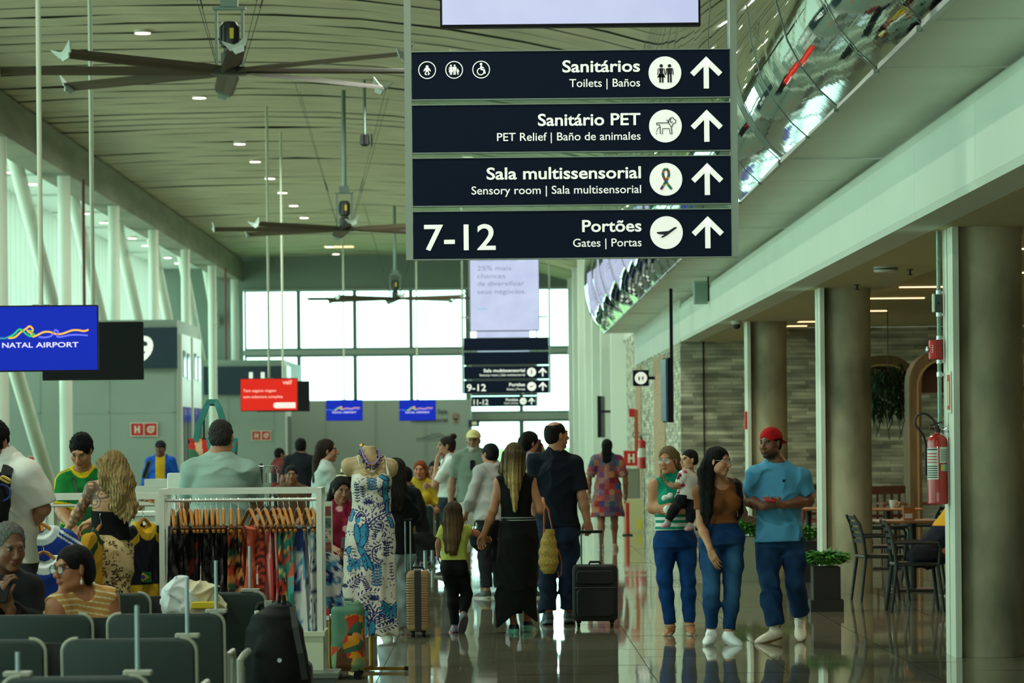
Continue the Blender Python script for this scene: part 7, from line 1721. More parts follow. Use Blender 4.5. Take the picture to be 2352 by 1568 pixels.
    for _ in range(330):
        x_, z_ = rs.uniform(-.2, .2), rs.uniform(.35, 1.38); a = rs.uniform(0, PI); marks.append(('leaf', np.array((x_, z_)), np.array((math.cos(a), math.sin(a))), rs.uniform(.004, .011), .0032, 0))
    def col(q):
        c = np.tile(bgc, (len(q), 1)); xz = q[:, [0, 2]].copy(); bk = q[:, 1] > 0; xz[bk, 0] = xz[bk, 0]*.9+.05; xz[bk, 1] += .13
        # unroll sideways so the print does not smear along the flanks
        xz[:, 0] = xz[:, 0]
        for m in marks:
            cc = nv if m[-1] == 0 else tl
            if m[0] == 'leaf':
                _, ce, dd, l, w_, _c = m; r = xz-ce; k = (np.abs(r[:, 0]) < l+.002) & (np.abs(r[:, 1]) < l+.002)
                if not k.any(): continue
                rr = r[k]; u = rr@dd; v = rr@np.array((-dd[1], dd[0])); ins = (u/l)**2+(v/w_)**2 < 1; ii = np.where(k)[0][ins]; c[ii] = cc
            else:
                _, pl, hw, _c = m; lo, hi = pl.min(0)-hw, pl.max(0)+hw; k = ((xz > lo) & (xz < hi)).all(1)
                if not k.any(): continue
                r = xz[k]; dm = np.full(len(r), 9.)
                for a, b in zip(pl[:-1], pl[1:]): ab = b-a; t_ = np.clip(((r-a)@ab)/(ab@ab+1e-12), 0, 1); dm = np.minimum(dm, np.linalg.norm(r-a-t_[:, None]*ab, axis=1))
                c[np.where(k)[0][dm < hw]] = cc
        return c
    sdf_obj('dress_cloth', pr, .0042, vmat('cloth', .85, spec=.2), d, color=col, noise=nz, subs=[EL(W(853, 1078, -.10), (.085, .12, .060), None, .01), EL(W(853, 1070, .06), (.125, .12, .060), None, .01)])
    # necklace
    n = thing('necklace', 'chunky purple necklace around the mannequin neck', 'necklace', o); rs2 = random.Random(4); mb = MB(); cl = [W(829, 1030, -.02), W(835, 1050, -.08), W(846, 1068, -.125), W(860, 1070, -.125), W(872, 1056, -.09), W(871, 1034, -.02)]
    def along(t): 
        u = t*(len(cl)-1); i = min(len(cl)-2, int(u)); return cl[i]+(cl[i+1]-cl[i])*(u-i)
    for k in range(80):
        c = along(k/79)+V(rs2.gauss(0, .010), rs2.gauss(-.012, .006), rs2.gauss(-.008, .010)); R_ = Matrix.Rotation(rs2.uniform(0, 3), 3, 'X')@Matrix.Rotation(rs2.uniform(0, 3), 3, 'Y'); mb.box(c, (.014, .010, .008), M=R_)
    mb.build('beads', mat('bead_purple', (66, 44, 84), .35), n)
    mb = MB(); mb.tube([along(t)+V(0, -.015, .012) for t in np.linspace(0, 1, 24)], .007, 8); mb.build('cord', mat('cord_lilac', (126, 96, 160), .5), n, smooth=True)
    mb = MB(); mb.tube([along(t)+V(0, -.022, .006) for t in np.linspace(.42, .6, 8)], .006, 8); mb.build('gold_tube', GD, n)
def suitcase(loc, label, w_, d, h, m, kind, rz=0, handle=True, hh=.45, band=None, hw=.085):
    t = thing('suitcase', label, 'suitcase', loc, rz); z0 = .055
    mb = MB(); mb.rbox((0, 0, z0+h/2), (w_, d, h), .045, axis=1, seg=5); mb.build('shell', m, t, smooth=True)
    for sx in (-1, 1):
        for sy in (-1, 1):
            mb = MB(); mb.lathe([(.024, -.012), (.027, 0), (.024, .012)], (sx*(w_/2-.05), sy*(d/2-.05), .027), 16, Matrix.Rotation(PI/2, 3, 'Y')); mb.box((sx*(w_/2-.05), sy*(d/2-.05), .055), (.04, .045, .03)); mb.build('wheel', mat('black_rubber', (18, 18, 18), .6), t)
    if kind == 'ribbed':
        mb = MB()
        for k in range(19): mb.rbox((0, 0, z0+.06+k*(h-.12)/18), (w_+.004, d+.006, .010), .02, axis=1)
        mb.build('ribs', m, t)
    if kind == 'soft':
        mb = MB(); mb.rbox((0, -d/2-.012, z0+h*.33), (w_*.84, .03, h*.5), .04, axis=1); mb.rbox((0, -d/2-.008, z0+h*.78), (w_*.84, .02, h*.24), .03, axis=1); mb.build('front_pocket', m, t)
        mb = MB(); mb.tube([(-w_/2+.02, -d/2-.03, z0+h*.60), (w_/2-.02, -d/2-.03, z0+h*.60)], .004); mb.build('zip', mat('zip_grey', (80, 84, 84), .4, .5), t)
    if band: mb = MB(); mb.rbox((0, 0, z0+h/2), (.055, d+.012, h+.014), .01, axis=0); mb.build('band', mat('band_black', (16, 17, 20), .6), t)
    mb = MB(); mb.tube([(-.05, 0, z0+h), (-.04, 0, z0+h+.022), (.04, 0, z0+h+.022), (.05, 0, z0+h)], .010, 8); mb.build('carry_handle', mat('black_rubber'), t)
    if handle:
        for e in (-1, 1): mb = MB(); mb.tube([(e*hw, d*.25, z0+h-.02), (e*hw, d*.25, z0+h+hh)], .008, 8); mb.build('trolley_tube', mat('tube_grey', (120, 132, 126), .3, .7), t)
        mb = MB(); mb.tube([(-hw-.015, d*.25, z0+h+hh), (hw+.015, d*.25, z0+h+hh)], .014, 10); mb.build('trolley_grip', mat('black_rubber'), t)
    return t
def build_luggage():
    g = lambda px, Y: (P(px, 1300, Y).x, Y, 0)
    suitcase(g(960, 30.0), 'tan ribbed suitcase with a dark band beside the mannequin', .19, .40, .50, mat('tan_shell', (150, 118, 80), .4), 'ribbed', handle=True, hh=.42, band=True, hw=.022)
    for c in [c for c in C.objects if c.name.startswith('trolley_')]: c.location = (-.085, 0, 0)
    t = suitcase(g(1366, 31.2), 'black soft suitcase on wheels pulled by the man in the navy polo', .39, .24, .49, mat('black_cloth', (14, 15, 17), .7), 'soft', handle=True, hh=.285)
    for c in t.children:
        if c.name.startswith('trolley'): c.location.x = -.03
    # suitcase in a printed cover
    Y = 24.6; t = thing('suitcase', 'suitcase in a green floral stretch cover in front of the mannequin', 'suitcase', g(795, Y)); s_ = F/Y; hw = 38/s_; zt = P(795, 1386, Y).z; z0 = .06
    fl = blobs([(34, 32, 30), (186, 56, 36), (206, 140, 90), (60, 96, 76), (204, 140, 40), (186, 56, 36)], 24, 9, .16); fl2 = blobs([(120, 150, 110), (176, 70, 40), (190, 150, 60), (90, 60, 40)], 20, 4, .3); gr = np.array(lin((88, 128, 104)))
    def col(q):
        h = (q[:, 2]-z0)/(zt-z0); c = np.tile(gr, (len(q), 1)); m = ((q[:, 0] > -.01+.02*np.sin(h*12)) & (h < .84-.9*np.maximum(0, .02-q[:, 0])-.6*np.maximum(q[:, 0]-.06, 0)) & (h > .2)); c[m] = fl(q[m]); m = (h < .36) & ~m; c[m] = fl2(q[m])
        cx = (q[:, 0]-.0)/.035; cz = (h-.52)/.17; m = (cx**2+cz**2 < 1) & (q[:, 1] < 0); c[m] = np.array(lin((52, 34, 26))); return c
    sdf_obj('cover', [LOFT(V(0, .22, z0), np.eye(3), [(0, hw*.9, .19), (.04, hw, .21), (zt-z0-.05, hw, .21), (zt-z0, hw*.72, .18)], .02, pw=4.5)], .007, vmat('cloth'), t, color=col, noise=folds(.003, 22, 8))
    for sx in (-1, 1):
        for y in (.06, .38): mb = MB(); mb.lathe([(.026, -.012), (.029, 0), (.026, .012)], (sx*(hw-.045), y, .029), 16, Matrix.Rotation(PI/2, 3, 'Y') if sx < 0 else None or Matrix.Rotation(PI/2, 3, 'X')); mb.box((sx*(hw-.045), y, .058), (.036, .036, .03)); mb.build('wheel', mat('black_rubber'), t)
    mb = MB(); mb.tube([(-.03, .22, zt-.01), (-.025, .22, zt+.02), (.03, .22, zt+.02), (.035, .22, zt-.01)], .011, 8); mb.build('carry_handle', mat('cover_green', (74, 112, 92), .6), t)
    t = thing('display_stand', 'golden display stand post between the rack and the floral suitcase', 'stand', (P(752, 1480, 24.5).x, 24.9, 0)); mb = MB(); mb.tube([(0, 0, .02), (0, 0, P(752, 1420, 24.9).z)], .012, 12); mb.build('post', mat('gold_metal'), t); mb = MB(); mb.bx(-.12, .02, -.02, .02, 0, .02); mb.build('base', mat('gold_metal'), t)
    t = thing('price_card', 'small red and white card on the golden post by the floral suitcase', 'card', P(752, 1412, 24.85)); mb = MB(); mb.box((0, 0, 0), (.030, .006, .085)); mb.build('card', mat('card_red', (176, 40, 36), .5), t); mb = MB(); mb.box((.002, -.004, -.02), (.022, .003, .03)); mb.build('card_mark', mat('paper_white'), t)
    t = thing('display_plinth', 'low dark display plinth beside the foot of the white rack', 'plinth', (P(735, 1540, 23.6).x, 23.2, 0)); mb = MB(); zz = P(735, 1540, 23.2).z; mb.bx(-.14, .13, -.25, .2, 0, zz-.03); mb.build('body', mat('base_dark', (60, 66, 58), .4), t); mb = MB(); mb.bx(-.16, .15, -.27, .22, zz-.03, zz); mb.build('top', mat('base_grey', (84, 92, 82), .35), t)
    # yellow woven tote on the elbow
    Y = 30.05; o = P(1260, 1310, Y); t = thing('tote_bag', 'yellow woven tote bag hanging from the elbow of the woman in black', 'bag', o); W = lambda px, py, dy=0: np.array(P(px, py, Y+dy)-o)
    rows = sorted([(W(1258, y)[2], hw/272, d, W(cx, y)[0], 0) for y, cx, hw, d in ((1216, 1262, 11, .05), (1232, 1260, 16, .07), (1265, 1260, 22, .09), (1290, 1260, 23, .10), (1306, 1260, 20, .09), (1316, 1260, 12, .06))])
    sdf_obj('woven_body', [LOFT(V(0, 0, 0), np.eye(3), rows, .02, pw=2.2)], .006, mat('woven_straw', (176, 142, 58), .7, vary=.3, vscale=40, bump=.8, bscale=60), t, noise=lambda q: .004*np.sin(q[:, 2]*70)+.002*np.sin(q[:, 2]*260)*np.sin(q[:, 0]*240))
    for dx, dy in ((0, -.04), (6, .04)): mb = MB(); mb.tube([W(1250-dx*.3, 1222, dy), W(1249+dx*.4, 1195, dy), W(1250+dx*.2, 1168, dy*.4), W(1254, 1160, 0), W(1258+dx*.5, 1170, dy*.4), W(1264, 1195, dy), W(1270, 1224, dy)], .006, 8); mb.build('handle', mat('leather_tan', (150, 84, 52), .5), t, smooth=True)
    mb = MB(); mb.tube([W(1283, 1262), W(1290, 1290), W(1289, 1318), W(1284, 1326), W(1281, 1312)], .005, 6); mb.build('loose_strap', mat('leather_tan'), t)
    b = thing('handbag', 'small dark bag hanging behind the joined hands of the woman in black and the girl', 'bag', P(1100, 1250, 31.0)); sdf_obj('bag_body', [LOFT(V(0, 0, -.06), np.eye(3), [(0, .02, .03), (.06, .075, .05), (.14, .09, .05), (.2, .05, .03)], .01)], .008, mat('black_nylon'), b); mb = MB(); mb.tube([(-.05, 0, .1), (-.03, 0, .2), (.03, 0, .2), (.05, 0, .1)], .006); mb.build('handle', mat('black_nylon'), b)
def build_seats():
    SH = mat('seat_shell', (44, 57, 54), .55, vary=.08, vscale=6, spec=.3); EDGE = mat('seat_edge', (150, 154, 138), .4); MET = mat('seat_metal', (150, 164, 158), .35, .7); DK = mat('seat_dark', (20, 26, 26), .6)
    def row(Y, spans, label, ztop=.85, rods=(), zb=None, group=None, gap=True):
        x0 = min(P(a, 1400, Y).x for a, b in spans); x1 = max(P(b, 1400, Y).x for a, b in spans); t = thing('seat_row', label, 'seats', ((x0+x1)/2, Y, 0), 0, group); cx = (x0+x1)/2
        for a, b in spans:
            xa, xb = P(a, 1400, Y).x-cx, P(b, 1400, Y).x-cx; w_ = xb-xa-.012; c = (xa+xb)/2
            mb = MB(); mb.rbox((c, 0, ztop-.24), (w_-.016, .035, .48), .055, axis=1, seg=6, M=Matrix.Rotation(.10, 3, 'X')); bk = mb.build('seat_back', SH, t, smooth=True)
            for e in (-1, 1):
                mb = MB(); ex = c+e*(w_/2-.004); ro = lambda y, z: Matrix.Rotation(.10, 3, 'X')@Vector((0, y, z))+Vector((0, 0, ztop-.24))
                pts = [Vector((ex-e*.065, 0, 0))+ro(0, .241)]+[Vector((ex-e*.055*(1-math.sin(q)), 0, 0))+ro(0, .186+.055*math.cos(q)) for q in np.linspace(0, PI/2, 7)]+[Vector((ex, 0, 0))+ro(0, .1), Vector((ex, 0, 0))+ro(0, -.24)]
                mb.tube(pts, .009, 10); mb.build('edge_trim', EDGE, bk, smooth=True)
            mb = MB(); mb.rbox((c, .26 if zb is None else zb, .43), (w_, .46, .06), .03, axis=0); mb.build('seat_pan', SH, t)
            for e in (-1, 1): mb = MB(); ex = c+e*(w_/2+.006); mb.tube([(ex, .02, .42), (ex, .06, .64), (ex, .40, .64), (ex, .42, .60), (ex, .40, .42)], .014, 8); mb.build('arm_rest', EDGE, t)
        mb = MB(); mb.bx(x0-cx-.05, x1-cx+.05, .16, .24, .30, .38); mb.build('beam', DK, t)
        if gap:
            mb = MB(); mb.bx(x0-cx+.02, x1-cx-.02, .035, .05, .45, ztop-.02); mb.build('back_rail', DK, t)
        n = max(2, len(spans))
        for k in range(n): mb = MB(); xx = lerp(x0-cx+.12, x1-cx-.12, k/(n-1)); mb.tube([(xx, .2, .3), (xx, .2, .04)], .025, 10); mb.tube([(xx, -.08, .02), (xx, .2, .05), (xx, .48, .02)], .02, 8); mb.build('leg', MET, t)
        for (rx, ry) in rods:
            X = P(rx, 1400, Y).x-cx; zt = P(rx, ry, Y).z
            mb = MB(); mb.tube([(X, 0, ztop+.012), (X, 0, zt)], .0085, 10); mb.build('sign_rod', mat('rod_steel', (140, 156, 156), .35, .4), t); mb = MB(); mb.rbox((X, 0, ztop+.008), (.10, .06, .018), .008, axis=2); mb.build('rod_base', EDGE, t)
        return t
    row(19.2, ((110, 350), (376, 615)), 'farthest of the near seat rows, with the white jacket on its end seat', rods=((575, 1254),), ztop=.845)
    row(16.9, ((-70, 218), (243, 520)), 'near seat row with two rods, second closest to the clothes rack', rods=((497, 1287),), ztop=.845)
    row(14.7, ((-245, 110), (138, 456)), 'near seat row whose end seat stands in front of the row with the white jacket', rods=((430, 1326),), ztop=.85)
    row(12.6, ((-360, -18), (-2, 346)), 'closest seat row, cut off by the bottom edge of the photo', rods=((315, 1390), (40, 1497)), ztop=.835)
    # coats on the seat
    Y = 19.08; t = thing('jacket', 'white jacket with cream lining dropped on the seat row', 'jacket', P(440, 1392, Y)); W = lambda px, py, dy=0: np.array(P(px, py, Y+dy)-t.location)
    wh, cr = np.array(lin((206, 214, 214))), np.array(lin((196, 186, 156)))
    sdf_obj('cloth', [EL(W(412, 1372), (.085, .10, .085), None, .03), EL(W(398, 1392), (.06, .1, .05), None, .03), EL(W(440, 1366, .02), (.10, .10, .07), None, .03), EL(W(470, 1378, .0), (.09, .10, .085), None, .03), EL(W(490, 1392, 0), (.05, .1, .06), None, .03), EL(W(440, 1400), (.14, .12, .06), None, .03), RC(W(405, 1345), W(398, 1362), .03, .045, .02), RC(W(398, 1362), W(388, 1396), .045, .035, .02), RC(W(425, 1344), W(450, 1356, -.05), .03, .035, .02), RC(W(460, 1352), W(500, 1372, -.06), .03, .025, .02)], .005, vmat('cloth'), t, color=lambda q: np.where((q[:, 0] > W(432, 0)[0]+.03*np.sin(q[:, 2]*40))[:, None], cr, wh), noise=folds(.026, 46, 6))
    t2 = thing('folded_cloth', 'bright yellow folded cloth under the cream lining of the jacket', 'cloth', P(472, 1389, Y-.13)); mb = MB(); mb.rbox((0, 0, 0), (.15, .05, .036), .012, axis=1); mb.build('cloth', mat('cloth_yellow', (216, 186, 30), .7), t2)
    # rucksack on a trolley case
    Y = 18.65; t = thing('backpack', 'black backpack slumped on a wheeled case at the end of the seat row', 'backpack', P(632, 1560, Y)); W = lambda px, py, dy=0: np.array(P(px, py, Y+dy)-t.location); s_ = F/Y
    rows = sorted([(W(632, y)[2], hw/s_, d, W(cx, y)[0], 0) for y, cx, hw, d in ((1640, 635, 62, .12), (1560, 634, 73, .15), (1500, 632, 74, .15), (1450, 632, 66, .14), (1415, 634, 50, .12), (1392, 640, 30, .09), (1380, 644, 14, .05))])
    bp = sdf_obj('bag_body', [LOFT(V(0, 0, 0), np.eye(3), rows, .02), EL(W(625, 1530, -.13), (.11, .06, .17), None, .03)], .007, mat('black_nylon'), t, noise=folds(.018, 16, 4))
    mb = MB(); mb.ribbon([W(672, 1392, -.08), W(678, 1440, -.15), W(690, 1500, -.17), W(700, 1560, -.14)], .016, (0, -1, .2), .008); mb.build('strap', mat('strap_black', (30, 32, 32), .6), t)
    mb = MB(); mb.tube([W(640, 1392, -.03), W(642, 1366, -.03), W(652, 1366, -.03), W(654, 1390, -.03)], .01, 8); mb.build('grab_loop', mat('black_nylon'), t)
    mb = MB(); mb.lathe([(.012, 0), (.012, .004)], W(642, 1516, -.19), 12, Matrix.Rotation(PI/2, 3, 'X')); mb.build('emblem', mat('steel'), t)
    t = thing('trolley_case', 'wheeled case with a raised handle under the black backpack', 'suitcase', (P(615, 1560, Y+.15).x, Y+.18, 0)); mb = MB(); mb.rbox((.05, .06, .27), (.36, .18, .44), .04, axis=1); mb.build('shell', mat('case_dark', (24, 26, 28), .5), t)
    W = lambda px, py, dy=0: np.array(P(px, py, Y+.1+dy)-t.location)
    mb = MB(); mb.tube([W(592, 1430), W(592, 1396), W(596, 1388), W(610, 1386), W(660, 1385), W(668, 1392), W(668, 1440)], .014, 10); mb.build('handle_grip', mat('black_rubber', (18, 18, 18), .6), t); mb = MB(); mb.tube([W(592, 1430), W(592, 1560)], .011, 8); mb.tube([W(668, 1440), W(668, 1560)], .011, 8); mb.build('handle_tube', MET, t); mb = MB(); mb.box(W(616, 1386), (.04, .032, .032)); mb.build('grip_label', EDGE, t)
    for e in (-1, 1): mb = MB(); mb.lathe([(.025, -.01), (.028, 0), (.025, .01)], (.05+e*.13, .06, .028), 14, Matrix.Rotation(PI/2, 3, 'Y')); mb.box((.05+e*.13, .06, .05), (.03, .03, .04)); mb.build('wheel', mat('black_rubber'), t)
    b = thing('water_bottle', 'pale green plastic bottle standing beside the trolley handle', 'bottle', P(591, 1462, Y-.02)); mb = MB(); mb.lathe([(.028, -.11), (.030, -.08), (.030, .03), (.022, .07), (.012, .09), (.012, .115)], n=18); mb.build('bottle_body', mat('bottle_green', (150, 190, 160), .2), b, smooth=True); mb = MB(); mb.lathe([(.014, .115), (.014, .135), (.004, .137)], n=14); mb.build('cap', mat('plastic_white', (206, 212, 200), .5), b)
    t = thing('seat_row', 'row end with a grey armrest beside the black backpack', 'seats', (P(552, 1540, 18.2).x, 18.2, 0)); mb = MB(); mb.tube([(0, 0, .34), (0, 0, .54), (.02, .02, .565), (.02, .3, .565)], .02, 10); mb.build('arm_rest', EDGE, t); mb = MB(); mb.bx(-.04, .04, 0, .3, .28, .34); mb.tube([(0, .1, .3), (0, .1, .0)], .03); mb.build('leg', DK, t)
    # far rows of black seats
    for (Y, a, b, lab) in ((46, 905, 1015, 'far row of dark seats behind the tan suitcase'), (43, 930, 1000, 'nearer row of dark seats behind the tan suitcase'), (45, 600, 730, 'far row of dark seats behind the key ring stand'), (33.2, 752, 822, 'dark seats under the woman in the flowered top'), (60, 640, 800, 'farthest row of dark seats below the grey partition')):
        n = max(2, round((b-a)*Y/F/.56)); sp = [(a+(b-a)*k/n, a+(b-a)*(k+1)/n) for k in range(n)]; t = row(Y+.25, sp, lab, gap=False, zb=-.24)
def build_cafe():
    BK = mat('chair_black', (17, 21, 20), .5)
    def chair(loc, rz, label, first=[None]):
        if first[0]: return dup(first[0], loc, label, 'black cafe armchairs', rz)
        t = thing('cafe_chair', label, 'chair', loc, rz, 'black cafe armchairs'); first[0] = t      # faces +x
        mb = MB(); mb.rbox((0, 0, .445), (.44, .45, .03), .05, axis=2); mb.build('seat', BK, t, smooth=True)
        for sx in (-1, 1):
            for sy in (-1, 1): mb = MB(); mb.tube([(sx*.19, sy*.20, .44), (sx*.245, sy*.225, 0)], [.019, .015], 10); mb.build('leg', BK, t)
        for sy in (-1, 1):
            mb = MB(); mb.tube([(-.19, sy*.21, .44), (-.215, sy*.215, .62), (-.25, sy*.20, .76), (-.30, sy*.16, .855)], [.018, .018, .017, .014], 10); mb.build('back_post', BK, t, smooth=True)
            mb = MB(); mb.tube([(-.215, sy*.215, .645), (0, sy*.245, .65), (.19, sy*.235, .645), (.215, sy*.23, .60), (.20, sy*.215, .44)], .016, 10); mb.build('arm_rest', BK, t, smooth=True)
        for k in range(5):
            z = .60+k*.058; x = -.212-.075*max(0, (z-.62)/.235)**1.3; w_ = .205-.05*max(0, (z-.7)/.15); mb = MB(); mb.ribbon([(x-.0, -w_, z), (x-.025, 0, z), (x, w_, z)], .017, (1, 0, .2), .012); mb.build('back_slat', BK, t)
        return t
    chair((P(2022, 1380, 35.6).x, 35.6, 0), .12, 'black cafe armchair with a slatted back, beside the planter and column'); chair((P(2102, 1400, 33.4).x, 33.4, 0), .0, 'black cafe armchair nearest the conduit column, holding the bent guest'); chair((P(2040, 1350, 38.6).x, 38.6, 0), -.2, 'black cafe armchair behind the other two, at the table'); chair((P(2110, 1350, 39.6).x, 39.6, 0), 2.8, 'black cafe armchair on the far side of the cafe table')
    def table(loc, label, w_=.8, first=[None]):
        if first[0]: return dup(first[0], loc, label, 'square cafe tables')
        t = thing('cafe_table', label, 'table', loc, 0, 'square cafe tables'); mb = MB(); mb.rbox((0, 0, .735), (w_, w_, .03), .03, axis=2); mb.build('table_top', mat('table_wood', (140, 96, 52), .4, col2=(110, 70, 36), vscale=3, stretch=(1, 9, 1)), t); mb = MB(); mb.tube([(0, 0, .72), (0, 0, .02)], .035, 12); mb.build('pedestal', BK, t); mb = MB(); mb.rbox((0, 0, .012), (.46, .46, .024), .04, axis=2); mb.build('base', BK, t); return t
    table((P(2075, 1300, 37.4).x+.15, 37.8, 0), 'wooden cafe table behind the black armchairs'); table((P(2040, 1300, 44).x, 44, 0), 'wooden cafe table further back by the stone wall'); table((P(2100, 1300, 47).x, 47.5, 0), 'wooden cafe table next to the tall wooden arch'); table((P(1866, 1300, 44).x, 44.5, 0), 'wooden cafe table between the man with the red cap and the column')
    t = thing('napkin_box', 'small orange-brown wooden box on the cafe table', 'box', (P(2085, 1160, 37.8).x, 37.7, .75)); mb = MB(); mb.bx(-.06, .06, -.05, .05, 0, .14); mb.build('body', mat('box_orange', (176, 96, 40), .5), t); mb = MB(); mb.bx(-.05, .03, -.052, -.05, .02, .07); mb.build('label', mat('paper_white'), t)
    t = thing('cup', 'white cup on the further cafe table', 'cup', (P(2047, 1140, 44).x, 43.8, .75)); mb = MB(); mb.lathe([(.03, 0), (.045, .05), (.05, .1), (.046, .1), (.03, .01)], n=18); mb.build('body', mat('plastic_white'), t, smooth=True); mb = MB(); mb.tube([(.05, 0, .08), (.075, 0, .07), (.07, 0, .035), (.045, 0, .03)], .006); mb.build('handle', mat('plastic_white'), t)
    def wood_chair(loc, rz, label, first=[None]):
        if first[0]: return dup(first[0], loc, label, 'wooden cafe chairs', rz)
        t = thing('wooden_chair', label, 'chair', loc, rz, 'wooden cafe chairs'); WD = mat('chair_wood', (104, 52, 30), .5)
        first[0] = t; mb = MB(); mb.rbox((0, 0, .45), (.44, .42, .04), .04, axis=2); mb.build('seat', WD, t)
        for sx in (-1, 1):
            for sy in (-1, 1): mb = MB(); mb.tube([(sx*.19, sy*.18, .44), (sx*.2, sy*.19, 0)], .018); mb.build('leg', WD, t)
        mb = MB(); mb.bx(-.23, .23, .18, .22, .84, .95); mb.build('top_rail', WD, t); mb = MB(); mb.bx(-.21, .21, .19, .21, .52, .56); mb.build('lower_rail', WD, t)
        for k in range(5): mb = MB(); x = -.2+k*.1; mb.bx(x-.016, x+.016, .19, .21, .44, .85); mb.build('back_slat', WD, t)
        return t
    wood_chair((P(2030, 1300, 49).x, 49, 0), PI, 'dark reddish wooden chair with a slatted back by the stone wall'); wood_chair((P(2062, 1300, 49.3).x, 49.3, 0), PI, 'second dark reddish wooden chair by the stone wall, next to the arch'); wood_chair((P(1858, 1300, 46).x, 46.4, 0), PI*.9, 'reddish wooden chair seen between the man in blue and the column'); wood_chair((P(1880, 1300, 50).x, 51, 0), PI*1.1, 'reddish wooden chair farther back beside the man in blue')
    # wooden arches
    WD = mat('arch_wood', (120, 92, 54), .5, col2=(90, 66, 38), vscale=2, stretch=(6, 6, 1))
    for (pl, pr, Y, zt, lab) in ((1960, 2092, 52, 2.72, 'tall curved wooden arch frame in front of the stone wall'), (2098, 2240, 47, 2.68, 'second wooden arch frame, behind the conduit')):
        x0, x1 = P(pl, 1000, Y).x, P(pr, 1000, Y).x; t = thing('wooden_arch', lab, 'arch', ((x0+x1)/2, Y, 0)); h = (x1-x0)/2; r = .35
        pts = [(-h, 0, 0), (-h, 0, zt-r)]+[(-h+r-r*math.cos(a), 0, zt-r+r*math.sin(a)) for a in np.linspace(.2, PI/2, 7)]+[(h-r+r*math.sin(a), 0, zt-r+r*math.cos(a)) for a in np.linspace(0, PI/2, 7)]+[(h, 0, 0)]
        mb = MB(); mb.ribbon(pts, .22, (0, 0, 1), .09) if False else mb.ribbon(pts, .08, (0, 1, 0), .55); mb.build('frame', WD, t)
        mb = MB(); mb.ribbon([(x*.93, -.28, z-.06 if z > 1 else z) for x, y, z in pts], .012, (0, 1, 0), .01); mb.build('edge_strip', mat('arch_edge', (170, 140, 90), .5), t)
        mb = MB(); mb.bx(-h+.1, h-.1, .2, .25, 2.2, zt-.05); mb.build('panel', mat('arch_panel', (92, 58, 34), .6), t)
    # plants
    GR = mat('leaf_green', (38, 104, 34), .5, col2=(74, 140, 44), vscale=9); GD = mat('leaf_dark', (34, 62, 30), .55)
    def foliage(n, r, h, seed, l=.12, m=GR, droop=.4, ball=False):
        rs = random.Random(seed); mb = MB()
        for k in range(n):
            a = rs.uniform(0, 2*PI); rr = r*math.sqrt(rs.random()); c = Vector((rr*math.cos(a), rr*math.sin(a)*.8, rs.uniform(0, h*.4))); d = Vector((math.cos(a)*(.3+rr/r), math.sin(a)*(.3+rr/r), rs.uniform(.35, 1.3))).normalized()
            if ball: c = Vector((r*rs.uniform(-1, 1), r*rs.uniform(-1, 1), h*rs.uniform(-1, 1))); d = Vector((rs.uniform(-1, 1), rs.uniform(-1, 1), rs.uniform(-1, .6))).normalized()
            L = l*rs.uniform(.6, 1.3); e = c+d*L; s_ = d.cross(Vector((0, 0, 1))); s_ = s_.normalized()*L*.13 if s_.length > .01 else Vector((L*.13, 0, 0)); m1 = c+d*L*.5+Vector((0, 0, .02)); e.z -= droop*L*.4
            mb.add([c, m1+s_, e, m1-s_, m1+Vector((0, 0, .008))], [(0, 1, 4), (1, 2, 4), (2, 3, 4), (3, 0, 4)])
        return mb
    def planter(px, Y, w_, h, label, seed, ph=.16, dark=True, leaves=420):
        t = thing('planter', label, 'planter', (P(px, 1400, Y).x, Y, 0)); m = mat('planter_black', (18, 19, 16), .6) if dark else mat('planter_pale', (140, 142, 118), .6)
        mb = MB(); mb.rbox((0, 0, h/2+.05), (w_, w_, h-.1), .01, axis=2); mb.bx(-w_/2-.025, w_/2+.025, -w_/2-.025, w_/2+.025, 0, .11); mb.build('pot', m, t); mb = MB(); mb.bx(-w_/2+.015, w_/2-.015, -w_/2+.015, w_/2-.015, h-.02, h+.004); mb.build('soil', mat('soil', (40, 32, 24), .9), t)
        o = foliage(leaves, w_*.62, ph, seed, .13).build('foliage', GR, t, (0, 0, h)); o['kind'] = 'stuff'
        return t
    planter(1897, 33.6, .26, .42, 'black square planter with bright green leaves beside the column', 3)
    planter(1722, 41, .34, .50, 'pale planter with dark green leaves behind the man with the phone', 5, .3, False, 500); planter(1850, 40.5, .4, .45, 'planter with low green leaves behind the man in blue, near the wooden tables', 8, .22, True, 400)
    t = thing('hanging_plant', 'dark green plant hanging in front of the stone wall under the arch', 'plant', P(2040, 900, 49)); mb = foliage(700, .26, .30, 4, .15, GD, 1.0, True); mb.build('foliage', GD, t)['kind'] = 'stuff'; mb = MB(); mb.tube([(0, 0, .2), (0, 0, 3.39-t.location.z)], .006); mb.build('cord', mat('wire_dark'), t)
    for k in range(6): mb = MB(); x = -.2+k*.08; mb.tube([(x, 0, -.2), (x+.02, .02, -.4), (x+.05*(-1)**k, 0, -.55-.05*(k % 3))], .008, 5); mb.build('vine', GD, t)
    # small red plate at the edge of the far column
    t = thing('wall_plate', 'small red plate on the edge of the farthest concrete column', 'sign', P(1713, 965, 48.2)); mb = MB(); mb.bx(-.012, .012, -.1, .1, -.12, .12); mb.build('plate', mat('safety_red'), t)
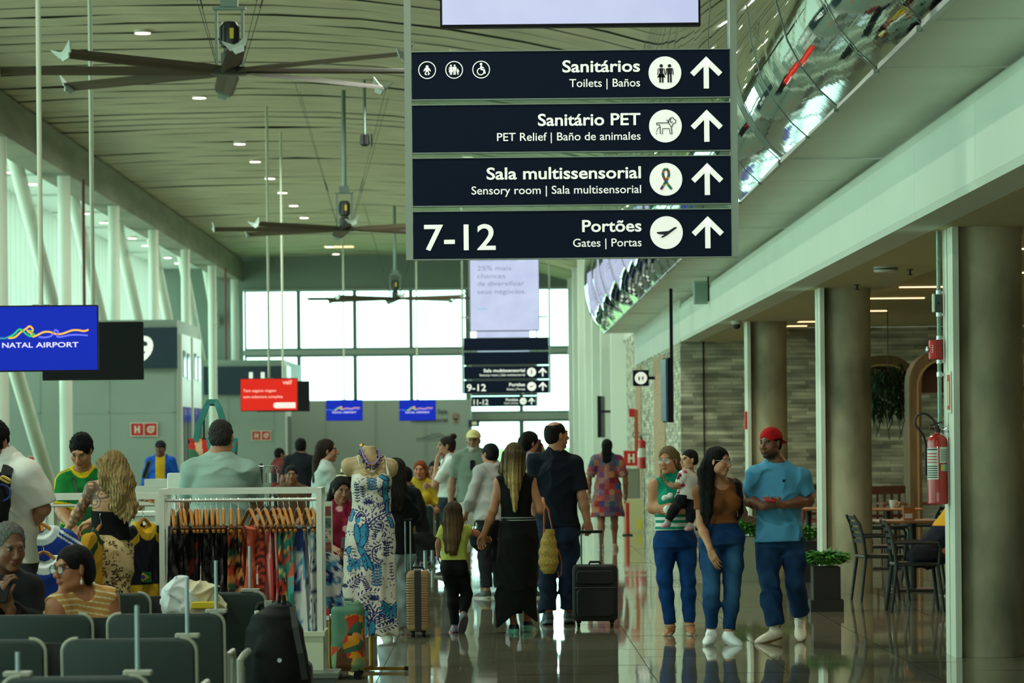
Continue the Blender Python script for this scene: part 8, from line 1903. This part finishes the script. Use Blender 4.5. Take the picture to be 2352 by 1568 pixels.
def build_extinguishers():
    RED = mat('extinguisher_red', (176, 26, 18), .28, coat=.4)
    def ext(loc, label, r=.077, h=.515, detail=True):
        t = thing('fire_extinguisher', label, 'fire extinguisher', loc); mb = MB(); mb.lathe([(r*.9, 0), (r, .008), (r, h-.05), (r*.9, h-.02), (r*.62, h), (.022, h+.012), (.022, h+.03)], n=36); mb.build('cylinder', RED, t, smooth=True)
        mb = MB(); mb.lathe([(.026, h+.02), (.026, h+.05), (.016, h+.055), (.016, h+.075)], n=16); mb.box((-.015, 0, h+.045), (.085, .022, .018), M=Matrix.Rotation(.25, 3, 'Y')); mb.box((-.01, 0, h+.085), (.095, .018, .012), M=Matrix.Rotation(-.3, 3, 'Y')); mb.build('valve', mat('valve_dark', (52, 28, 24), .4, .4), t)
        mb = MB(); mb.tube([(-.0, 0, h+.07), (-.015, 0, h+.10), (-.04, 0, h+.13), (-.066, 0, h+.152), (-.094, .0, h+.164), (-.122, 0, h+.163), (-.148, 0, h+.148), (-.162, 0, h+.122), (-.165, 0, h+.098), (-.157, 0, h+.072), (-.138, 0, h+.05), (-.118, .01, h+.028), (-.10, .02, h+.0), (-.088, .027, h-.04), (-.083, .03, h-.08), (-.085, .03, h-.3)], .0095, 10); mb.build('hose', mat('hose_black', (30, 32, 30), .5), t, smooth=True)
        mb = MB(); mb.tube([(.02, 0, h+.06), (.055, -.01, h+.075), (.075, 0, h+.055), (.05, .01, h+.04), (.02, 0, h+.05)], .003, 6); mb.build('pin_ring', mat('steel', (190, 195, 195), .3, 1), t)
        def label_patch(a0, a1, z0, z1, nm, m, off=.0012):
            mb = MB(); n = 10; ra = r+off; vs = [(ra*math.cos(lerp(a0, a1, i/n)), ra*math.sin(lerp(a0, a1, i/n)), z) for z in (z0, z1) for i in range(n+1)]; mb.add(vs, [(i, i+1, n+2+i, n+1+i) for i in range(n)]); return mb.build(nm, m, t)
        WL = mat('label_white', (212, 214, 202), .5); BLK = mat('label_ink', (30, 30, 32), .5)
        d = math.radians
        if detail:
            label_patch(d(185), d(268), h*.36, h*.82, 'label', WL); label_patch(d(275), d(335), h*.60, h*.83, 'label', WL); label_patch(d(282), d(333), h*.48, h*.58, 'label', mat('label_blue', (120, 176, 190), .5)); label_patch(d(282), d(306), h*.49, h*.57, 'label_mark', mat('label_yellow', (200, 196, 80), .5), .002)
            for k in range(6): label_patch(d(190), d(262), h*(.385+.032*k), h*(.385+.032*k+.014), 'label_bar', BLK, .002)
            label_patch(d(192), d(262), h*.785, h*.805, 'label_bar', BLK, .002)
            for k in range(4): label_patch(d(194), d(260), h*(.60+.042*k), h*(.60+.042*k+.016), 'label_bar', mat('label_red', (190, 60, 56), .5), .002)
            for k in range(8): label_patch(d(280), d(330), h*(.625+.023*k), h*(.625+.023*k+.008), 'label_bar', BLK, .002)
        else: label_patch(d(200), d(340), h*.40, h*.72, 'label', WL)
        return t
    t = ext((3.300, 26.72, 1.132), 'red fire extinguisher mounted on the side of the near concrete column')
    mb = MB(); mb.bx(.055, .086, -.02, .02, .535, .55); mb.bx(.078, .086, -.02, .02, .5, .60); mb.build('wall_bracket', mat('steel'), t)
    t = ext((P(1474, 1076, 70).x, 70, P(1474, 1076, 70).z), 'far red fire extinguisher with a white label on the corridor wall', .085, .56, False); mb = MB(); mb.bx(.08, 3.0-t.location.x, -.02, .02, .5, .53); mb.build('wall_bracket', mat('steel'), t)
    t = thing('conduit', 'galvanised conduit pipe running up the side of the near column', 'pipe', (3.345, 26.92, 0)); G = mat('galvanised', (120, 146, 132), .4, .6, vary=.2, vscale=30); zf = lambda py: P(2155, py, 26.92).z
    for a, b in ((1010, 826), (780, 717), (675, 526)): mb = MB(); mb.tube([(0, 0, zf(a)), (0, 0, min(3.19, zf(b)))], .0155, 14); mb.build('pipe', G, t, smooth=True)
    for py in (722, 776, 830, 860, 672, 1000): mb = MB(); mb.lathe([(.019, -.02), (.021, -.015), (.021, .015), (.019, .02)], (0, 0, zf(py)), 14); mb.bx(.0, .035, -.008, .008, zf(py)-.01, zf(py)+.01); mb.build('clamp', mat('steel'), t)
    t = thing('junction_box', 'dark grey junction box with a white cover on the conduit', 'box', (3.335, 26.90, zf(696))); mb = MB(); mb.rbox((0, 0, 0), (.05, .06, .13), .01, axis=0); mb.build('body', mat('box_grey', (60, 66, 62), .5), t); mb = MB(); mb.rbox((-.032, 0, 0), (.016, .07, .14), .012, axis=0); mb.build('cover', mat('plastic_white'), t); mb = MB(); mb.lathe([(.008, 0), (.008, .004)], (.004, -.031, .0), 10, Matrix.Rotation(PI/2, 3, 'X')); mb.build('plug', mat('screen_black'), t)
    t = thing('fire_alarm', 'red fire alarm box with a silver sounder on the conduit above the extinguisher', 'alarm', (3.315, 26.90, zf(803))); mb = MB(); mb.rbox((.018, 0, 0), (.055, .09, .15), .012, axis=0); mb.build('back_box', mat('alarm_red', (150, 20, 16), .4), t); mb = MB(); mb.rbox((-.028, 0, 0), (.038, .085, .145), .012, axis=0); mb.build('cover', mat('alarm_red_light', (200, 52, 44), .4), t); mb = MB(); mb.lathe([(.012, 0), (.026, .006), (.026, .016), (.016, .026), (.004, .028)], (-.047, 0, 0), 18, Matrix.Rotation(-PI/2, 3, 'Y')); mb.build('sounder', mat('steel'), t); mb = MB()
    for k in range(4): mb.box((-.028, -.044, .03-.016*k), (.012, .002, .008))
    mb.build('white_mark', mat('paper_white'), t)
    t = thing('safety_plate', 'narrow red and white safety plate on the side face of the near column', 'sign', (3.378, 26.60, zf(902))); mb = MB(); mb.bx(-.004, .004, -.11, .11, -.155, .155); mb.build('plate', mat('plate_pale'), t); mb = MB(); mb.bx(-.006, -.004, -.085, .085, -.13, .13); mb.build('red_field', mat('safety_red'), t); mb = MB(); mb.bx(-.008, -.006, -.03, .03, -.10, .08); mb.build('mark', mat('plate_pale'), t)
    # corridor odds and ends
    t = thing('orange_pole', 'orange-red vertical pole against the corridor wall above the H sign', 'pole', P(1462, 1035, 69.5)); mb = MB(); mb.bx(-.035, .035, -.04, .04, 0, .80); mb.build('body', mat('pole_orange', (176, 84, 44), .5), t); mb = MB(); mb.bx(-.14, -.02, -.03, .03, .66, .82); mb.build('red_head', mat('safety_red'), t); mb = MB(); mb.bx(.03, 3.0-t.location.x, -.02, .02, .3, .34); mb.build('bracket', mat('steel'), t)
    t = thing('floor_cabinet', 'low cream cabinet with a yellow stripe by the corridor wall', 'cabinet', (P(1456, 1200, 62).x, 62, 0)); zt = P(1456, 1146, 62).z; mb = MB(); mb.bx(-.18, .16, 0, .4, 0, zt); mb.build('body', mat('cabinet_cream', (196, 190, 140), .5), t); mb = MB(); mb.bx(.07, .13, -.006, 0, .05, .22); mb.build('yellow_stripe', mat('stripe_yellow', (214, 200, 30), .5), t)
    t = thing('bollard', 'thin red bollard in front of the cream cabinet', 'bollard', (P(1441, 1200, 60).x, 60, 0)); mb = MB(); mb.lathe([(.035, 0), (.035, P(1441, 1155, 60).z), (.02, P(1441, 1155, 60).z+.01)], n=14); mb.build('body', mat('safety_red'), t); mb = MB(); mb.lathe([(.09, 0), (.09, .02)], n=16); mb.build('base', mat('black_rubber', (18, 18, 18), .6), t)
    t = thing('grey_cabinet', 'grey cabinet under the H sign by the corridor wall', 'cabinet', (P(1450, 1150, 72.6).x, 72.4, 0)); mb = MB(); mb.bx(-.17, .17, 0, .4, 0, P(1450, 1076, 72.4).z); mb.build('body', mat('cabinet_grey', (120, 122, 104), .6), t); mb = MB(); mb.bx(-.15, .15, -.012, 0, .05, P(1450, 1080, 72.4).z-.03); mb.build('door', mat('cabinet_door', (128, 130, 112), .6), t)
# ------------------------------------------------------------------ build
shared_materials()
build_shell()
build_fittings()
build_racks(); build_stall(); build_mannequin(); build_luggage(); build_seats(); build_cafe(); build_extinguishers()
for f in (build_red_cap_man, build_brown_top_woman, build_green_top_woman, build_black_outfit_woman, build_girl, build_navy_man, build_teal_polo_man, build_jersey_man, build_tattooed_woman, build_white_shirt_man, build_seated_man, build_seated_woman, build_crowd): f()
